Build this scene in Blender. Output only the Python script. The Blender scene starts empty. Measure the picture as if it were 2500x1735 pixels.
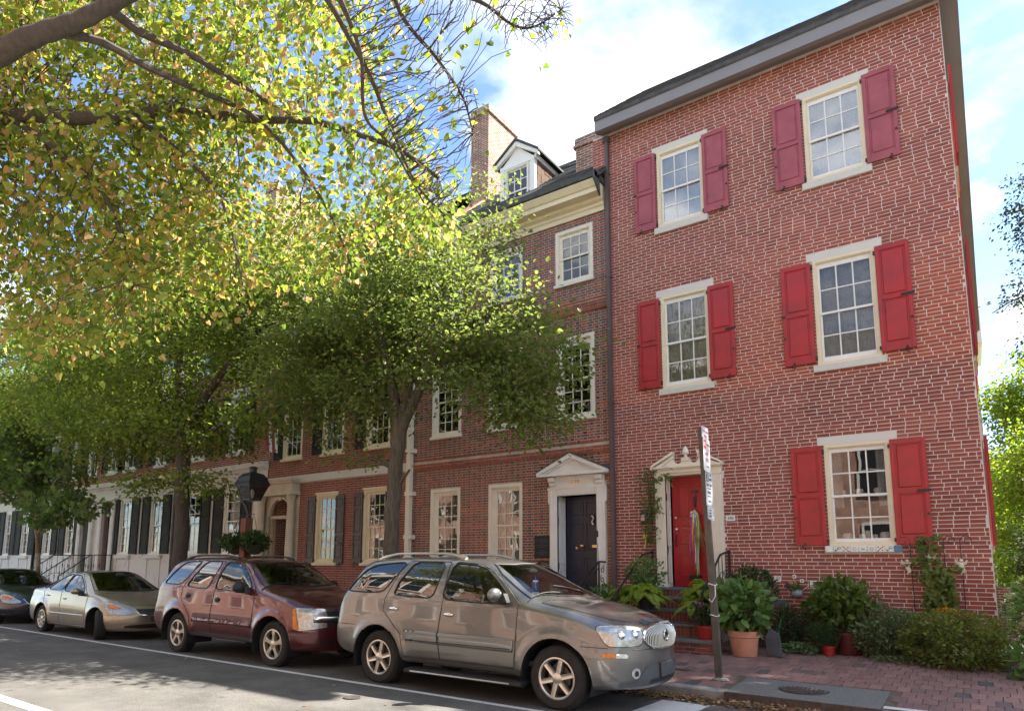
import bpy, bmesh, math, random
import numpy as np
from mathutils import Vector, Matrix, noise as mnoise
from mathutils.bvhtree import BVHTree
rad = math.radians
SC = bpy.context.scene
COL = SC.collection
random.seed(7)
RNG = np.random.default_rng(7)

# ------------------------------------------------------------------ camera
CAM_C = np.array([-0.20335, -13.22853, 1.63378])
CAM_R = np.array([[0.8056500, 0.5923250, 0.0088988], [-0.0753866, 0.1174134, -0.9902176], [-0.5875755, 0.7970980, 0.1392475]])
CAM_F, CAM_PX, CAM_PY = 1629.527, 1176.565, 1154.503          # for a 2500 x 1735 frame
cam_d = bpy.data.cameras.new('camera')
cam = bpy.data.objects.new('camera', cam_d); COL.objects.link(cam); SC.camera = cam
cam_d.sensor_fit = 'HORIZONTAL'; cam_d.sensor_width = 36.0
cam_d.lens = CAM_F / 2500 * 36
cam_d.shift_x = (1250 - CAM_PX) / 2500
cam_d.shift_y = (CAM_PY - 867.5) / 2500
cam_d.clip_end = 3000; cam_d.clip_start = 0.05
m4 = Matrix.Identity(4)
for i in range(3):
    m4[i][0] = CAM_R[0][i]; m4[i][1] = -CAM_R[1][i]; m4[i][2] = -CAM_R[2][i]; m4[i][3] = CAM_C[i]
cam.matrix_world = m4

# ------------------------------------------------------------------ sky, sun, exposure
SUN_EL, SUN_AZ = rad(49), rad(44)        # azimuth measured from +Y (behind the houses) towards +X
world = bpy.data.worlds.new('World'); SC.world = world; world.use_nodes = True
wn = world.node_tree; wn.nodes.clear()
def N(nt, t, **kw):
    n = nt.nodes.new(t)
    for k, v in kw.items(): setattr(n, k, v)
    return n
wo = N(wn, 'ShaderNodeOutputWorld'); bg = N(wn, 'ShaderNodeBackground')
sky = N(wn, 'ShaderNodeTexSky', sky_type='NISHITA', sun_disc=False)
sky.sun_elevation = SUN_EL; sky.sun_rotation = SUN_AZ; sky.altitude = 0; sky.air_density = 1.0; sky.dust_density = 0.5; sky.ozone_density = 1.6
tc = N(wn, 'ShaderNodeTexCoord')
sep = N(wn, 'ShaderNodeSeparateXYZ'); wn.links.new(tc.outputs['Generated'], sep.inputs[0])
zm = N(wn, 'ShaderNodeMath', operation='MAXIMUM'); wn.links.new(sep.outputs['Z'], zm.inputs[0]); zm.inputs[1].default_value = 0.0
za = N(wn, 'ShaderNodeMath', operation='ADD'); wn.links.new(zm.outputs[0], za.inputs[0]); za.inputs[1].default_value = 0.12
cmb = N(wn, 'ShaderNodeCombineXYZ')
for ax in 'XY':
    dv = N(wn, 'ShaderNodeMath', operation='DIVIDE'); wn.links.new(sep.outputs[ax], dv.inputs[0]); wn.links.new(za.outputs[0], dv.inputs[1]); wn.links.new(dv.outputs[0], cmb.inputs[ax])
mp = N(wn, 'ShaderNodeMapping'); wn.links.new(cmb.outputs[0], mp.inputs[0]); mp.inputs['Location'].default_value = (3.15, 1.9, 0); mp.inputs['Scale'].default_value = (1, 1, 1)
cn = N(wn, 'ShaderNodeTexNoise'); wn.links.new(mp.outputs[0], cn.inputs['Vector'])
cn.inputs['Scale'].default_value = 1.35; cn.inputs['Detail'].default_value = 9; cn.inputs['Roughness'].default_value = 0.56; cn.inputs['Distortion'].default_value = 0.25
cr = N(wn, 'ShaderNodeValToRGB'); wn.links.new(cn.outputs['Fac'], cr.inputs[0])
cr.color_ramp.elements[0].position = 0.46; cr.color_ramp.elements[0].color = (0, 0, 0, 1)
cr.color_ramp.elements[1].position = 0.61; cr.color_ramp.elements[1].color = (1, 1, 1, 1)
cn2 = N(wn, 'ShaderNodeTexNoise'); wn.links.new(mp.outputs[0], cn2.inputs['Vector']); cn2.inputs['Scale'].default_value = 3.3; cn2.inputs['Detail'].default_value = 6
cc2 = N(wn, 'ShaderNodeValToRGB'); wn.links.new(cn2.outputs['Fac'], cc2.inputs[0])
cc2.color_ramp.elements[0].position = 0.40; cc2.color_ramp.elements[0].color = (2.0, 2.2, 2.5, 1)
cc2.color_ramp.elements[1].position = 0.62; cc2.color_ramp.elements[1].color = (6.5, 6.5, 6.4, 1)
mx = N(wn, 'ShaderNodeMixRGB'); wn.links.new(cr.outputs[0], mx.inputs[0]); skm = N(wn, 'ShaderNodeMixRGB', blend_type='MULTIPLY'); skm.inputs[0].default_value = 1; wn.links.new(sky.outputs[0], skm.inputs[1]); skm.inputs[2].default_value = (0.66, 0.70, 0.74, 1); wn.links.new(skm.outputs[0], mx.inputs[1]); wn.links.new(cc2.outputs[0], mx.inputs[2])
wn.links.new(mx.outputs[0], bg.inputs['Color']); bg.inputs['Strength'].default_value = 0.11
wn.links.new(bg.outputs[0], wo.inputs[0])

sun_d = bpy.data.lights.new('sun', 'SUN'); sun_d.energy = 5.0; sun_d.angle = rad(0.55); sun_d.color = (1.0, 0.93, 0.82)
sun = bpy.data.objects.new('sun', sun_d); COL.objects.link(sun)
sd = Vector((math.sin(SUN_AZ) * math.cos(SUN_EL), math.cos(SUN_AZ) * math.cos(SUN_EL), math.sin(SUN_EL)))
sun.location = sd * 60; sun.rotation_euler = sd.to_track_quat('Z', 'Y').to_euler()

vs = SC.view_settings
SC.display_settings.display_device = 'sRGB'; vs.view_transform = 'Standard'; vs.look = 'None'; vs.gamma = 1; vs.use_curve_mapping = False
vs.exposure = 2.1
SC.render.engine = 'CYCLES'
try:
    SC.cycles.use_denoising = True; SC.cycles.denoiser = 'OPENIMAGEDENOISE'
except Exception: pass
SC.cycles.max_bounces = 8; SC.cycles.diffuse_bounces = 4; SC.cycles.glossy_bounces = 4; SC.cycles.transparent_max_bounces = 12
SC.cycles.sample_clamp_indirect = 6; SC.cycles.caustics_reflective = False; SC.cycles.caustics_refractive = False

# ------------------------------------------------------------------ small helpers
def cam_ray(u, v): return CAM_R.T @ np.array([(u - CAM_PX) / CAM_F, (v - CAM_PY) / CAM_F, 1.0])
def at(u, v, d):            # a point seen at (u, v) of the 2500-wide frame, d metres in front of the camera
    return CAM_C + cam_ray(u, v) * d
def atY(u, v, Y):
    r = cam_ray(u, v); return CAM_C + r * ((Y - CAM_C[1]) / r[1])
def proj(P):
    d = (np.asarray(P) - CAM_C) @ CAM_R.T
    return np.stack([CAM_PX + CAM_F * d[..., 0] / d[..., 2], CAM_PY + CAM_F * d[..., 1] / d[..., 2], d[..., 2]], -1)

LOCAL = [False]             # True while building in a thing's own coordinates
def link(o, parent=None):
    COL.objects.link(o)
    if parent is not None:
        o.parent = parent
        if not LOCAL[0]:
            w = parent.matrix_basis.copy()
            o.matrix_parent_inverse = w.inverted()
    return o
def tag(o, label=None, cat=None, group=None, kind=None):
    if label: o['label'] = label
    if cat: o['category'] = cat
    if group: o['group'] = group
    if kind: o['kind'] = kind
    return o
def empty(name, loc=(0, 0, 0), rz=0.0, label=None, cat=None, group=None):
    o = bpy.data.objects.new(name, None); o.empty_display_size = 0.2; o.location = loc; o.rotation_euler = (0, 0, rz)
    COL.objects.link(o); return tag(o, label, cat, group)
def fast_mesh(name, V, F, mats=None, smooth=False, midx=None):
    """V (n,3) array, F (m,k) array of equal-sized faces or a list of arrays"""
    Fs = F if isinstance(F, list) else [F]
    Fs = [np.asarray(f, dtype=np.int32) for f in Fs if len(f)]
    me = bpy.data.meshes.new(name)
    V = np.asarray(V, dtype=np.float32)
    me.vertices.add(len(V)); me.vertices.foreach_set('co', V.ravel())
    nl = sum(f.size for f in Fs); nf = sum(len(f) for f in Fs)
    me.loops.add(nl); me.polygons.add(nf)
    me.loops.foreach_set('vertex_index', np.concatenate([f.ravel() for f in Fs]))
    tot = np.concatenate([np.full(len(f), f.shape[1], np.int32) for f in Fs])
    st = np.concatenate([[0], np.cumsum(tot)[:-1]]).astype(np.int32)
    me.polygons.foreach_set('loop_start', st)
    try: me.polygons.foreach_set('loop_total', tot)
    except Exception: pass
    if midx is not None: me.polygons.foreach_set('material_index', np.asarray(midx, np.int32))
    me.polygons.foreach_set('use_smooth', np.full(nf, smooth))
    me.update(calc_edges=True); me.validate()
    for m in (mats or []): me.materials.append(m)
    return me
def obj(name, me, parent=None, loc=None):
    o = bpy.data.objects.new(name, me); link(o, parent)
    if loc is not None: o.location = loc
    return o

class MB:
    """collects simple shapes; build() links them as ONE mesh object"""
    def __init__(s): s.v = []; s.f = []; s.m = []
    def add(s, verts, faces, mi=0):
        n = len(s.v); s.v += [tuple(p) for p in verts]; s.f += [tuple(n + i for i in q) for q in faces]; s.m += [mi] * len(faces); return s
    def box(s, x0, x1, y0, y1, z0, z1, mi=0):
        return s.add([(x0, y0, z0), (x1, y0, z0), (x1, y1, z0), (x0, y1, z0), (x0, y0, z1), (x1, y0, z1), (x1, y1, z1), (x0, y1, z1)],
                     [(0, 3, 2, 1), (4, 5, 6, 7), (0, 1, 5, 4), (1, 2, 6, 5), (2, 3, 7, 6), (3, 0, 4, 7)], mi)
    def bevbox(s, x0, x1, y0, y1, z0, z1, b, mi=0):
        """box whose four front (-Y) edges are chamfered"""
        return s.add([(x0, y0 + b, z0), (x1, y0 + b, z0), (x1, y1, z0), (x0, y1, z0), (x0, y0 + b, z1), (x1, y0 + b, z1), (x1, y1, z1), (x0, y1, z1),
                      (x0 + b, y0, z0 + b), (x1 - b, y0, z0 + b), (x1 - b, y0, z1 - b), (x0 + b, y0, z1 - b)],
                     [(0, 3, 2, 1), (4, 5, 6, 7), (1, 2, 6, 5), (2, 3, 7, 6), (3, 0, 4, 7), (8, 9, 10, 11), (0, 1, 9, 8), (1, 5, 10, 9), (5, 4, 11, 10), (4, 0, 8, 11)], mi)
    def prism(s, poly, y0, y1, mi=0, axis='Y'):
        """extrude a polygon given in (x,z) along Y (axis 'Y'), in (y,z) along X (axis 'X') or (x,y) along Z"""
        n = len(poly)
        f = {'Y': lambda p, t: (p[0], t, p[1]), 'X': lambda p, t: (t, p[0], p[1]), 'Z': lambda p, t: (p[0], p[1], t)}[axis]
        vs_ = [f(p, y0) for p in poly] + [f(p, y1) for p in poly]
        return s.add(vs_, [tuple(range(n)), tuple(range(2 * n - 1, n - 1, -1))] + [(i, (i + 1) % n + 0, (i + 1) % n + n, i + n)[::-1] for i in range(n)], mi)
    def tube(s, pts, r, n=6, mi=0, cap=True):
        pts = [Vector(p) for p in pts]; k = len(pts)
        rs = r if hasattr(r, '__len__') else [r] * k
        base = len(s.v); prev = None
        for i, p in enumerate(pts):
            t = (pts[min(i + 1, k - 1)] - pts[max(i - 1, 0)])
            t = t.normalized() if t.length > 1e-9 else Vector((0, 0, 1))
            if prev is None:
                a = Vector((0, 0, 1)) if abs(t.z) < 0.9 else Vector((1, 0, 0)); u = t.cross(a).normalized()
            else:
                u = (prev - t * prev.dot(t)); u = u.normalized() if u.length > 1e-6 else t.orthogonal().normalized()
            prev = u; w = t.cross(u)
            for j in range(n):
                a = 2 * math.pi * j / n; q = p + (u * math.cos(a) + w * math.sin(a)) * rs[i]; s.v.append(tuple(q))
        for i in range(k - 1):
            for j in range(n):
                a = base + i * n + j; b = base + i * n + (j + 1) % n
                s.f.append((a, b, b + n, a + n)); s.m.append(mi)
        if cap:
            s.f.append(tuple(base + j for j in range(n))[::-1]); s.m.append(mi)
            s.f.append(tuple(base + (k - 1) * n + j for j in range(n))); s.m.append(mi)
        return s
    def lathe(s, prof, c=(0, 0, 0), n=20, mi=0, axis='Z'):
        """prof: list of (r, h) revolved about the axis through c"""
        base = len(s.v)
        for r, h in prof:
            for j in range(n):
                a = 2 * math.pi * j / n; x, y = r * math.cos(a), r * math.sin(a)
                s.v.append({'Z': (c[0] + x, c[1] + y, c[2] + h), 'Y': (c[0] + x, c[1] + h, c[2] + y), 'X': (c[0] + h, c[1] + x, c[2] + y)}[axis])
        for i in range(len(prof) - 1):
            for j in range(n):
                a = base + i * n + j; b = base + i * n + (j + 1) % n
                s.f.append((a, b, b + n, a + n)); s.m.append(mi)
        return s
    def ellips(s, c, r, n=12, k=8, mi=0):
        prof = [(math.sin(math.pi * i / k), -math.cos(math.pi * i / k)) for i in range(k + 1)]
        base = len(s.v)
        for pr_, h in prof:
            for j in range(n):
                a = 2 * math.pi * j / n
                s.v.append((c[0] + r[0] * pr_ * math.cos(a), c[1] + r[1] * pr_ * math.sin(a), c[2] + r[2] * h))
        for i in range(k):
            for j in range(n):
                a = base + i * n + j; b = base + i * n + (j + 1) % n
                s.f.append((a, b, b + n, a + n)); s.m.append(mi)
        return s
    def build(s, name, mats, parent=None, smooth=False, bevel=0, loc=None):
        me = bpy.data.meshes.new(name); me.from_pydata(s.v, [], s.f)
        for m in (mats if isinstance(mats, (list, tuple)) else [mats]): me.materials.append(m)
        me.polygons.foreach_set('material_index', s.m)
        bm = bmesh.new(); bm.from_mesh(me); bmesh.ops.recalc_face_normals(bm, faces=bm.faces); bm.to_mesh(me); bm.free()
        if smooth:
            me.polygons.foreach_set('use_smooth', [True] * len(me.polygons))
            try: me.set_sharp_from_angle(angle=rad(38))
            except Exception: pass
        me.update()
        o = obj(name, me, parent, loc)
        if bevel:
            md = o.modifiers.new('bevel', 'BEVEL'); md.width = bevel; md.segments = 2; md.limit_method = 'ANGLE'; md.angle_limit = rad(40)
        return o

def text_mesh(s, size, align='CENTER', extrude=0.0015, bold=0.0, font_sx=1.0):
    cu = bpy.data.curves.new('text', 'FONT'); cu.body = s; cu.size = size; cu.align_x = align; cu.align_y = 'CENTER'; cu.extrude = extrude; cu.offset = bold
    o = bpy.data.objects.new('text', cu); COL.objects.link(o)
    dg = bpy.context.evaluated_depsgraph_get()
    me = bpy.data.meshes.new_from_object(o.evaluated_get(dg)); bpy.data.objects.remove(o); bpy.data.curves.remove(cu)
    for v in me.vertices: v.co.x *= font_sx
    return me
def lettering(name, s, size, loc, parent, mat_, rot=(rad(90), 0, 0), sx=1.0, bold=0.0, extrude=0.0015):
    me = text_mesh(s, size, bold=bold, font_sx=sx, extrude=extrude); me.materials.clear(); me.materials.append(mat_)
    o = obj(name, me, parent, loc); o.rotation_euler = rot; return o

# ------------------------------------------------------------------ materials
MAT = {}
def mat_new(name):
    m = bpy.data.materials.new(name); m.use_nodes = True; nt = m.node_tree; nt.nodes.clear()
    out = N(nt, 'ShaderNodeOutputMaterial'); MAT[name] = m; return m, nt, out
def M(name, col, rough=0.6, var=0.18, scale=6.0, bump=0.0, bscale=60.0, metal=0.0, spec=0.4, coat=0.0, coat_r=0.05, col2=None, blend=(0.4, 0.65), stretch=None, rvar=0.0):
    m, nt, out = mat_new(name); L = nt.links.new
    p = N(nt, 'ShaderNodeBsdfPrincipled'); L(p.outputs[0], out.inputs[0])
    g = N(nt, 'ShaderNodeNewGeometry'); mp = N(nt, 'ShaderNodeMapping'); L(g.outputs['Position'], mp.inputs[0])
    if stretch: mp.inputs['Scale'].default_value = stretch
    n1 = N(nt, 'ShaderNodeTexNoise'); L(mp.outputs[0], n1.inputs['Vector']); n1.inputs['Scale'].default_value = scale; n1.inputs['Detail'].default_value = 6; n1.inputs['Roughness'].default_value = 0.6
    c = Vector(col[:3])
    r = N(nt, 'ShaderNodeValToRGB'); L(n1.outputs['Fac'], r.inputs[0])
    r.color_ramp.elements[0].position, r.color_ramp.elements[1].position = blend if col2 else (0.3, 0.7)
    a = c * (1 - var) if not col2 else c; b = c * (1 + var) if not col2 else Vector(col2)
    r.color_ramp.elements[0].color = (*a, 1); r.color_ramp.elements[1].color = (*b, 1)
    L(r.outputs[0], p.inputs['Base Color'])
    p.inputs['Roughness'].default_value = rough; p.inputs['Metallic'].default_value = metal; p.inputs['Specular IOR Level'].default_value = spec
    p.inputs['Coat Weight'].default_value = coat; p.inputs['Coat Roughness'].default_value = coat_r
    if rvar:
        mr = N(nt, 'ShaderNodeMapRange'); L(n1.outputs['Fac'], mr.inputs[0]); mr.inputs[1].default_value = 0.3; mr.inputs[2].default_value = 0.7
        mr.inputs[3].default_value = rough - rvar; mr.inputs[4].default_value = rough + rvar; L(mr.outputs[0], p.inputs['Roughness'])
    if bump:
        n2 = N(nt, 'ShaderNodeTexNoise'); L(mp.outputs[0], n2.inputs['Vector']); n2.inputs['Scale'].default_value = bscale; n2.inputs['Detail'].default_value = 4
        bp = N(nt, 'ShaderNodeBump'); L(n2.outputs['Fac'], bp.inputs['Height']); bp.inputs['Strength'].default_value = bump; bp.inputs['Distance'].default_value = 0.01
        L(bp.outputs[0], p.inputs['Normal'])
    return m
def mat_brick(name, cols, zone=None, spec=0.25, rough=0.85, big=0.25, speck=None):
    """cols: list of brick colours picked at random per brick; zone: list of (z, tint)"""
    m, nt, out = mat_new(name); L = nt.links.new
    p = N(nt, 'ShaderNodeBsdfPrincipled'); L(p.outputs[0], out.inputs[0])
    g = N(nt, 'ShaderNodeNewGeometry'); oi = N(nt, 'ShaderNodeObjectInfo')
    ad = N(nt, 'ShaderNodeMath', operation='ADD'); L(g.outputs['Random Per Island'], ad.inputs[0]); L(oi.outputs['Random'], ad.inputs[1])
    fr = N(nt, 'ShaderNodeMath', operation='FRACT'); L(ad.outputs[0], fr.inputs[0])
    r = N(nt, 'ShaderNodeValToRGB'); L(fr.outputs[0], r.inputs[0]); r.color_ramp.interpolation = 'LINEAR'
    els = r.color_ramp.elements
    while len(els) < len(cols): els.new(0.5)
    for i, c in enumerate(cols): els[i].position = i / max(1, len(cols) - 1); els[i].color = (*c, 1)
    cur = r.outputs[0]
    n0 = N(nt, 'ShaderNodeTexNoise'); L(g.outputs['Position'], n0.inputs['Vector']); n0.inputs['Scale'].default_value = 0.55; n0.inputs['Detail'].default_value = 5; n0.inputs['Roughness'].default_value = 0.65
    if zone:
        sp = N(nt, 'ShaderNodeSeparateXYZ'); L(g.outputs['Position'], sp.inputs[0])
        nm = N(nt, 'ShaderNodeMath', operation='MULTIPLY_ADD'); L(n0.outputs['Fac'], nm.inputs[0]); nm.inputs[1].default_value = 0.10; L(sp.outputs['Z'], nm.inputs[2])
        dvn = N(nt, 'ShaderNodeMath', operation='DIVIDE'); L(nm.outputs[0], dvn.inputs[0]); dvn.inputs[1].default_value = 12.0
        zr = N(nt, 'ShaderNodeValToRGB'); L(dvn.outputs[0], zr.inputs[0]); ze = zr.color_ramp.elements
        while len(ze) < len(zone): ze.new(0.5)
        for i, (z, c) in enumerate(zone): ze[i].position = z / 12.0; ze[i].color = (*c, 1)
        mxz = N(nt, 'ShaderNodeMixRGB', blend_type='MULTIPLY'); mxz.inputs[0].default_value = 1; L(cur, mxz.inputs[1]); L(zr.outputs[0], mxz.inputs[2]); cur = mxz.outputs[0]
    br = N(nt, 'ShaderNodeValToRGB'); L(n0.outputs['Fac'], br.inputs[0]); br.color_ramp.elements[0].position = 0.32; br.color_ramp.elements[1].position = 0.68
    br.color_ramp.elements[0].color = (1 - big, 1 - big * 0.9, 1 - big * 0.8, 1); br.color_ramp.elements[1].color = (1 + big * .4, 1 + big * 0.3, 1 + big * 0.3, 1)
    mx_ = N(nt, 'ShaderNodeMixRGB', blend_type='MULTIPLY'); mx_.inputs[0].default_value = 1; L(cur, mx_.inputs[1]); L(br.outputs[0], mx_.inputs[2]); cur = mx_.outputs[0]
    n2 = N(nt, 'ShaderNodeTexNoise'); L(g.outputs['Position'], n2.inputs['Vector']); n2.inputs['Scale'].default_value = 45; n2.inputs['Detail'].default_value = 5
    fr2 = N(nt, 'ShaderNodeValToRGB'); L(n2.outputs['Fac'], fr2.inputs[0]); fr2.color_ramp.elements[0].position = 0.3; fr2.color_ramp.elements[1].position = 0.7
    fr2.color_ramp.elements[0].color = (0.78, 0.78, 0.78, 1); fr2.color_ramp.elements[1].color = (1.15, 1.15, 1.15, 1)
    mx2 = N(nt, 'ShaderNodeMixRGB', blend_type='MULTIPLY'); mx2.inputs[0].default_value = 1; L(cur, mx2.inputs[1]); L(fr2.outputs[0], mx2.inputs[2]); cur = mx2.outputs[0]
    if speck:
        n3 = N(nt, 'ShaderNodeTexNoise'); L(g.outputs['Position'], n3.inputs['Vector']); n3.inputs['Scale'].default_value = 2.6; n3.inputs['Detail'].default_value = 8; n3.inputs['Roughness'].default_value = 0.75
        s3 = N(nt, 'ShaderNodeValToRGB'); L(n3.outputs['Fac'], s3.inputs[0]); s3.color_ramp.elements[0].position = speck[1]; s3.color_ramp.elements[1].position = speck[1] + 0.07
        mx3 = N(nt, 'ShaderNodeMixRGB'); L(s3.outputs[0], mx3.inputs[0]); L(cur, mx3.inputs[1]); mx3.inputs[2].default_value = (*speck[0], 1); cur = mx3.outputs[0]
    L(cur, p.inputs['Base Color']); p.inputs['Roughness'].default_value = rough; p.inputs['Specular IOR Level'].default_value = spec
    bp = N(nt, 'ShaderNodeBump'); L(n2.outputs['Fac'], bp.inputs['Height']); bp.inputs['Strength'].default_value = 0.5; bp.inputs['Distance'].default_value = 0.006; L(bp.outputs[0], p.inputs['Normal'])
    return m
def mat_glass(name, tint=(0.85, 0.9, 0.9), fres=1.5, wave=0.0, wscale=3.0, base=0.0, rough=0.0):
    m, nt, out = mat_new(name); L = nt.links.new
    t = N(nt, 'ShaderNodeBsdfTransparent'); t.inputs[0].default_value = (*tint, 1)
    gl = N(nt, 'ShaderNodeBsdfGlossy'); gl.inputs['Roughness'].default_value = rough; gl.inputs['Color'].default_value = (1, 1, 1, 1)
    f = N(nt, 'ShaderNodeFresnel'); f.inputs['IOR'].default_value = fres
    a = N(nt, 'ShaderNodeMath', operation='ADD'); L(f.outputs[0], a.inputs[0]); a.inputs[1].default_value = base; a.use_clamp = True
    mx_ = N(nt, 'ShaderNodeMixShader'); L(a.outputs[0], mx_.inputs[0]); L(t.outputs[0], mx_.inputs[1]); L(gl.outputs[0], mx_.inputs[2]); L(mx_.outputs[0], out.inputs[0])
    if wave:
        g = N(nt, 'ShaderNodeNewGeometry'); oi = N(nt, 'ShaderNodeObjectInfo')
        n = N(nt, 'ShaderNodeTexNoise', noise_dimensions='4D'); L(g.outputs['Position'], n.inputs['Vector']); L(oi.outputs['Random'], n.inputs['W'])
        n.inputs['Scale'].default_value = wscale; n.inputs['Detail'].default_value = 1
        bp = N(nt, 'ShaderNodeBump'); L(n.outputs['Fac'], bp.inputs['Height']); bp.inputs['Strength'].default_value = wave; bp.inputs['Distance'].default_value = 0.05
        L(bp.outputs[0], gl.inputs['Normal'])
    return m
def mat_leaf(name, cols, trans=0.5, rough=0.5, big=0.0, bigscale=0.5, spec=0.3, alt=None):
    m, nt, out = mat_new(name); L = nt.links.new
    g = N(nt, 'ShaderNodeNewGeometry')
    r = N(nt, 'ShaderNodeValToRGB'); L(g.outputs['Random Per Island'], r.inputs[0]); els = r.color_ramp.elements
    while len(els) < len(cols): els.new(0.5)
    for i, (pz, c) in enumerate(cols): els[i].position = pz; els[i].color = (*c, 1)
    cur = r.outputs[0]
    if alt:                                     # a second foliage colour in patches
        n = N(nt, 'ShaderNodeTexNoise'); L(g.outputs['Position'], n.inputs['Vector']); n.inputs['Scale'].default_value = bigscale; n.inputs['Detail'].default_value = 4
        rr = N(nt, 'ShaderNodeValToRGB'); L(n.outputs['Fac'], rr.inputs[0]); rr.color_ramp.elements[0].position = 0.42; rr.color_ramp.elements[1].position = 0.66
        mm = N(nt, 'ShaderNodeMath', operation='MULTIPLY'); L(rr.outputs[0], mm.inputs[0]); mm.inputs[1].default_value = alt[1]
        mxl = N(nt, 'ShaderNodeMixRGB'); L(mm.outputs[0], mxl.inputs[0]); L(cur, mxl.inputs[1]); mxl.inputs[2].default_value = (*alt[0], 1); cur = mxl.outputs[0]
    p = N(nt, 'ShaderNodeBsdfPrincipled'); L(cur, p.inputs['Base Color']); p.inputs['Roughness'].default_value = rough; p.inputs['Specular IOR Level'].default_value = spec
    t = N(nt, 'ShaderNodeBsdfTranslucent')
    sat = N(nt, 'ShaderNodeHueSaturation'); L(cur, sat.inputs['Color']); sat.inputs['Saturation'].default_value = 1.1; sat.inputs['Value'].default_value = 2.1
    L(sat.outputs[0], t.inputs['Color'])
    mx_ = N(nt, 'ShaderNodeMixShader'); mx_.inputs[0].default_value = trans; L(p.outputs[0], mx_.inputs[1]); L(t.outputs[0], mx_.inputs[2]); L(mx_.outputs[0], out.inputs[0])
    return m
def mat_paint(name, col, metal=0.55, rough=0.32, flake=0.06):
    m, nt, out = mat_new(name); L = nt.links.new
    p = N(nt, 'ShaderNodeBsdfPrincipled'); L(p.outputs[0], out.inputs[0])
    g = N(nt, 'ShaderNodeNewGeometry')
    n = N(nt, 'ShaderNodeTexNoise'); L(g.outputs['Position'], n.inputs['Vector']); n.inputs['Scale'].default_value = 2.0; n.inputs['Detail'].default_value = 6
    r = N(nt, 'ShaderNodeValToRGB'); L(n.outputs['Fac'], r.inputs[0]); c = Vector(col)
    r.color_ramp.elements[0].position = 0.3; r.color_ramp.elements[1].position = 0.75
    r.color_ramp.elements[0].color = (*c, 1); r.color_ramp.elements[1].color = (*(c * 1.12 + Vector((0.012, 0.011, 0.009))), 1)
    L(r.outputs[0], p.inputs['Base Color'])
    p.inputs['Metallic'].default_value = metal; p.inputs['Roughness'].default_value = rough
    p.inputs['Coat Weight'].default_value = 1.0; p.inputs['Coat Roughness'].default_value = 0.035; p.inputs['Coat IOR'].default_value = 1.55
    return m
# ------------------------------------------------------------------ material set
M('asphalt', (0.115, 0.112, 0.107), 0.9, 0.30, 1.3, bump=0.7, bscale=170, spec=0.25)
def _asphalt():
    nt = MAT['asphalt'].node_tree; L = nt.links.new
    p = [n for n in nt.nodes if n.type == 'BSDF_PRINCIPLED'][0]; src = p.inputs['Base Color'].links[0].from_socket
    g = [n for n in nt.nodes if n.type == 'NEW_GEOMETRY'][0]
    v = N(nt, 'ShaderNodeTexNoise'); L(g.outputs['Position'], v.inputs['Vector']); v.inputs['Scale'].default_value = 130; v.inputs['Detail'].default_value = 2
    r = N(nt, 'ShaderNodeValToRGB'); L(v.outputs['Fac'], r.inputs[0]); r.color_ramp.elements[0].position = 0.36; r.color_ramp.elements[1].position = 0.66
    r.color_ramp.elements[0].color = (0.55, 0.55, 0.55, 1); r.color_ramp.elements[1].color = (1.5, 1.48, 1.45, 1)
    mx = N(nt, 'ShaderNodeMixRGB', blend_type='MULTIPLY'); mx.inputs[0].default_value = 1; L(src, mx.inputs[1]); L(r.outputs[0], mx.inputs[2]); L(mx.outputs[0], p.inputs['Base Color'])
_asphalt()
M('road_paint', (0.62, 0.62, 0.60), 0.8, 0.2, 9, col2=(0.30, 0.30, 0.29), blend=(0.58, 0.75), bump=0.4, bscale=150)
M('concrete', (0.27, 0.26, 0.24), 0.9, 0.3, 5, bump=0.6, bscale=120)
M('exposed_concrete', (0.17, 0.165, 0.155), 0.9, 0.4, 60, bump=0.9, bscale=120)
M('earth', (0.10, 0.075, 0.05), 1.0, 0.4, 9, bump=0.8, bscale=40)
M('grass_ground', (0.09, 0.11, 0.045), 1.0, 0.4, 3, bump=0.8, bscale=30)
M('sand_joint', (0.13, 0.105, 0.08), 1.0, 0.4, 6, bump=0.5, bscale=90, col2=(0.07, 0.085, 0.04), blend=(0.5, 0.7))
M('rusty_iron', (0.10, 0.075, 0.06), 0.8, 0.3, 14, bump=0.5, bscale=80, metal=0.3)
M('cast_iron', (0.075, 0.068, 0.065), 0.7, 0.3, 20, bump=0.4, bscale=90, metal=0.4)
M('mortar_pale', (0.66, 0.585, 0.545), 0.95, 0.22, 3, bump=0.7, bscale=70)
M('mortar_grey', (0.50, 0.43, 0.37), 0.95, 0.25, 3, bump=0.7, bscale=70)
M('mortar_tan', (0.46, 0.38, 0.33), 0.95, 0.25, 3, bump=0.7, bscale=70)
M('cream', (0.76, 0.665, 0.475), 0.5, 0.05, 3, bump=0.08, bscale=40)
M('cream_pale', (0.78, 0.72, 0.60), 0.5, 0.05, 3, bump=0.08, bscale=40)
M('white_paint', (0.80, 0.785, 0.75), 0.45, 0.05, 4)
M('stone_white', (0.66, 0.63, 0.575), 0.8, 0.12, 5, bump=0.4, bscale=60, col2=(0.46, 0.43, 0.39), blend=(0.62, 0.8))
M('sill_worn', (0.64, 0.61, 0.55), 0.8, 0.2, 14, bump=0.6, bscale=60, col2=(0.34, 0.31, 0.27), blend=(0.60, 0.72), stretch=(0.5, 1, 3))
M('marble', (0.70, 0.68, 0.65), 0.6, 0.10, 2.2, bump=0.15, bscale=40, col2=(0.52, 0.50, 0.47), blend=(0.55, 0.75))
M('shutter_red', (0.38, 0.020, 0.024), 0.45, 0.22, 3.0, rvar=0.12, bump=0.2, bscale=50, spec=0.5)
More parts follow.
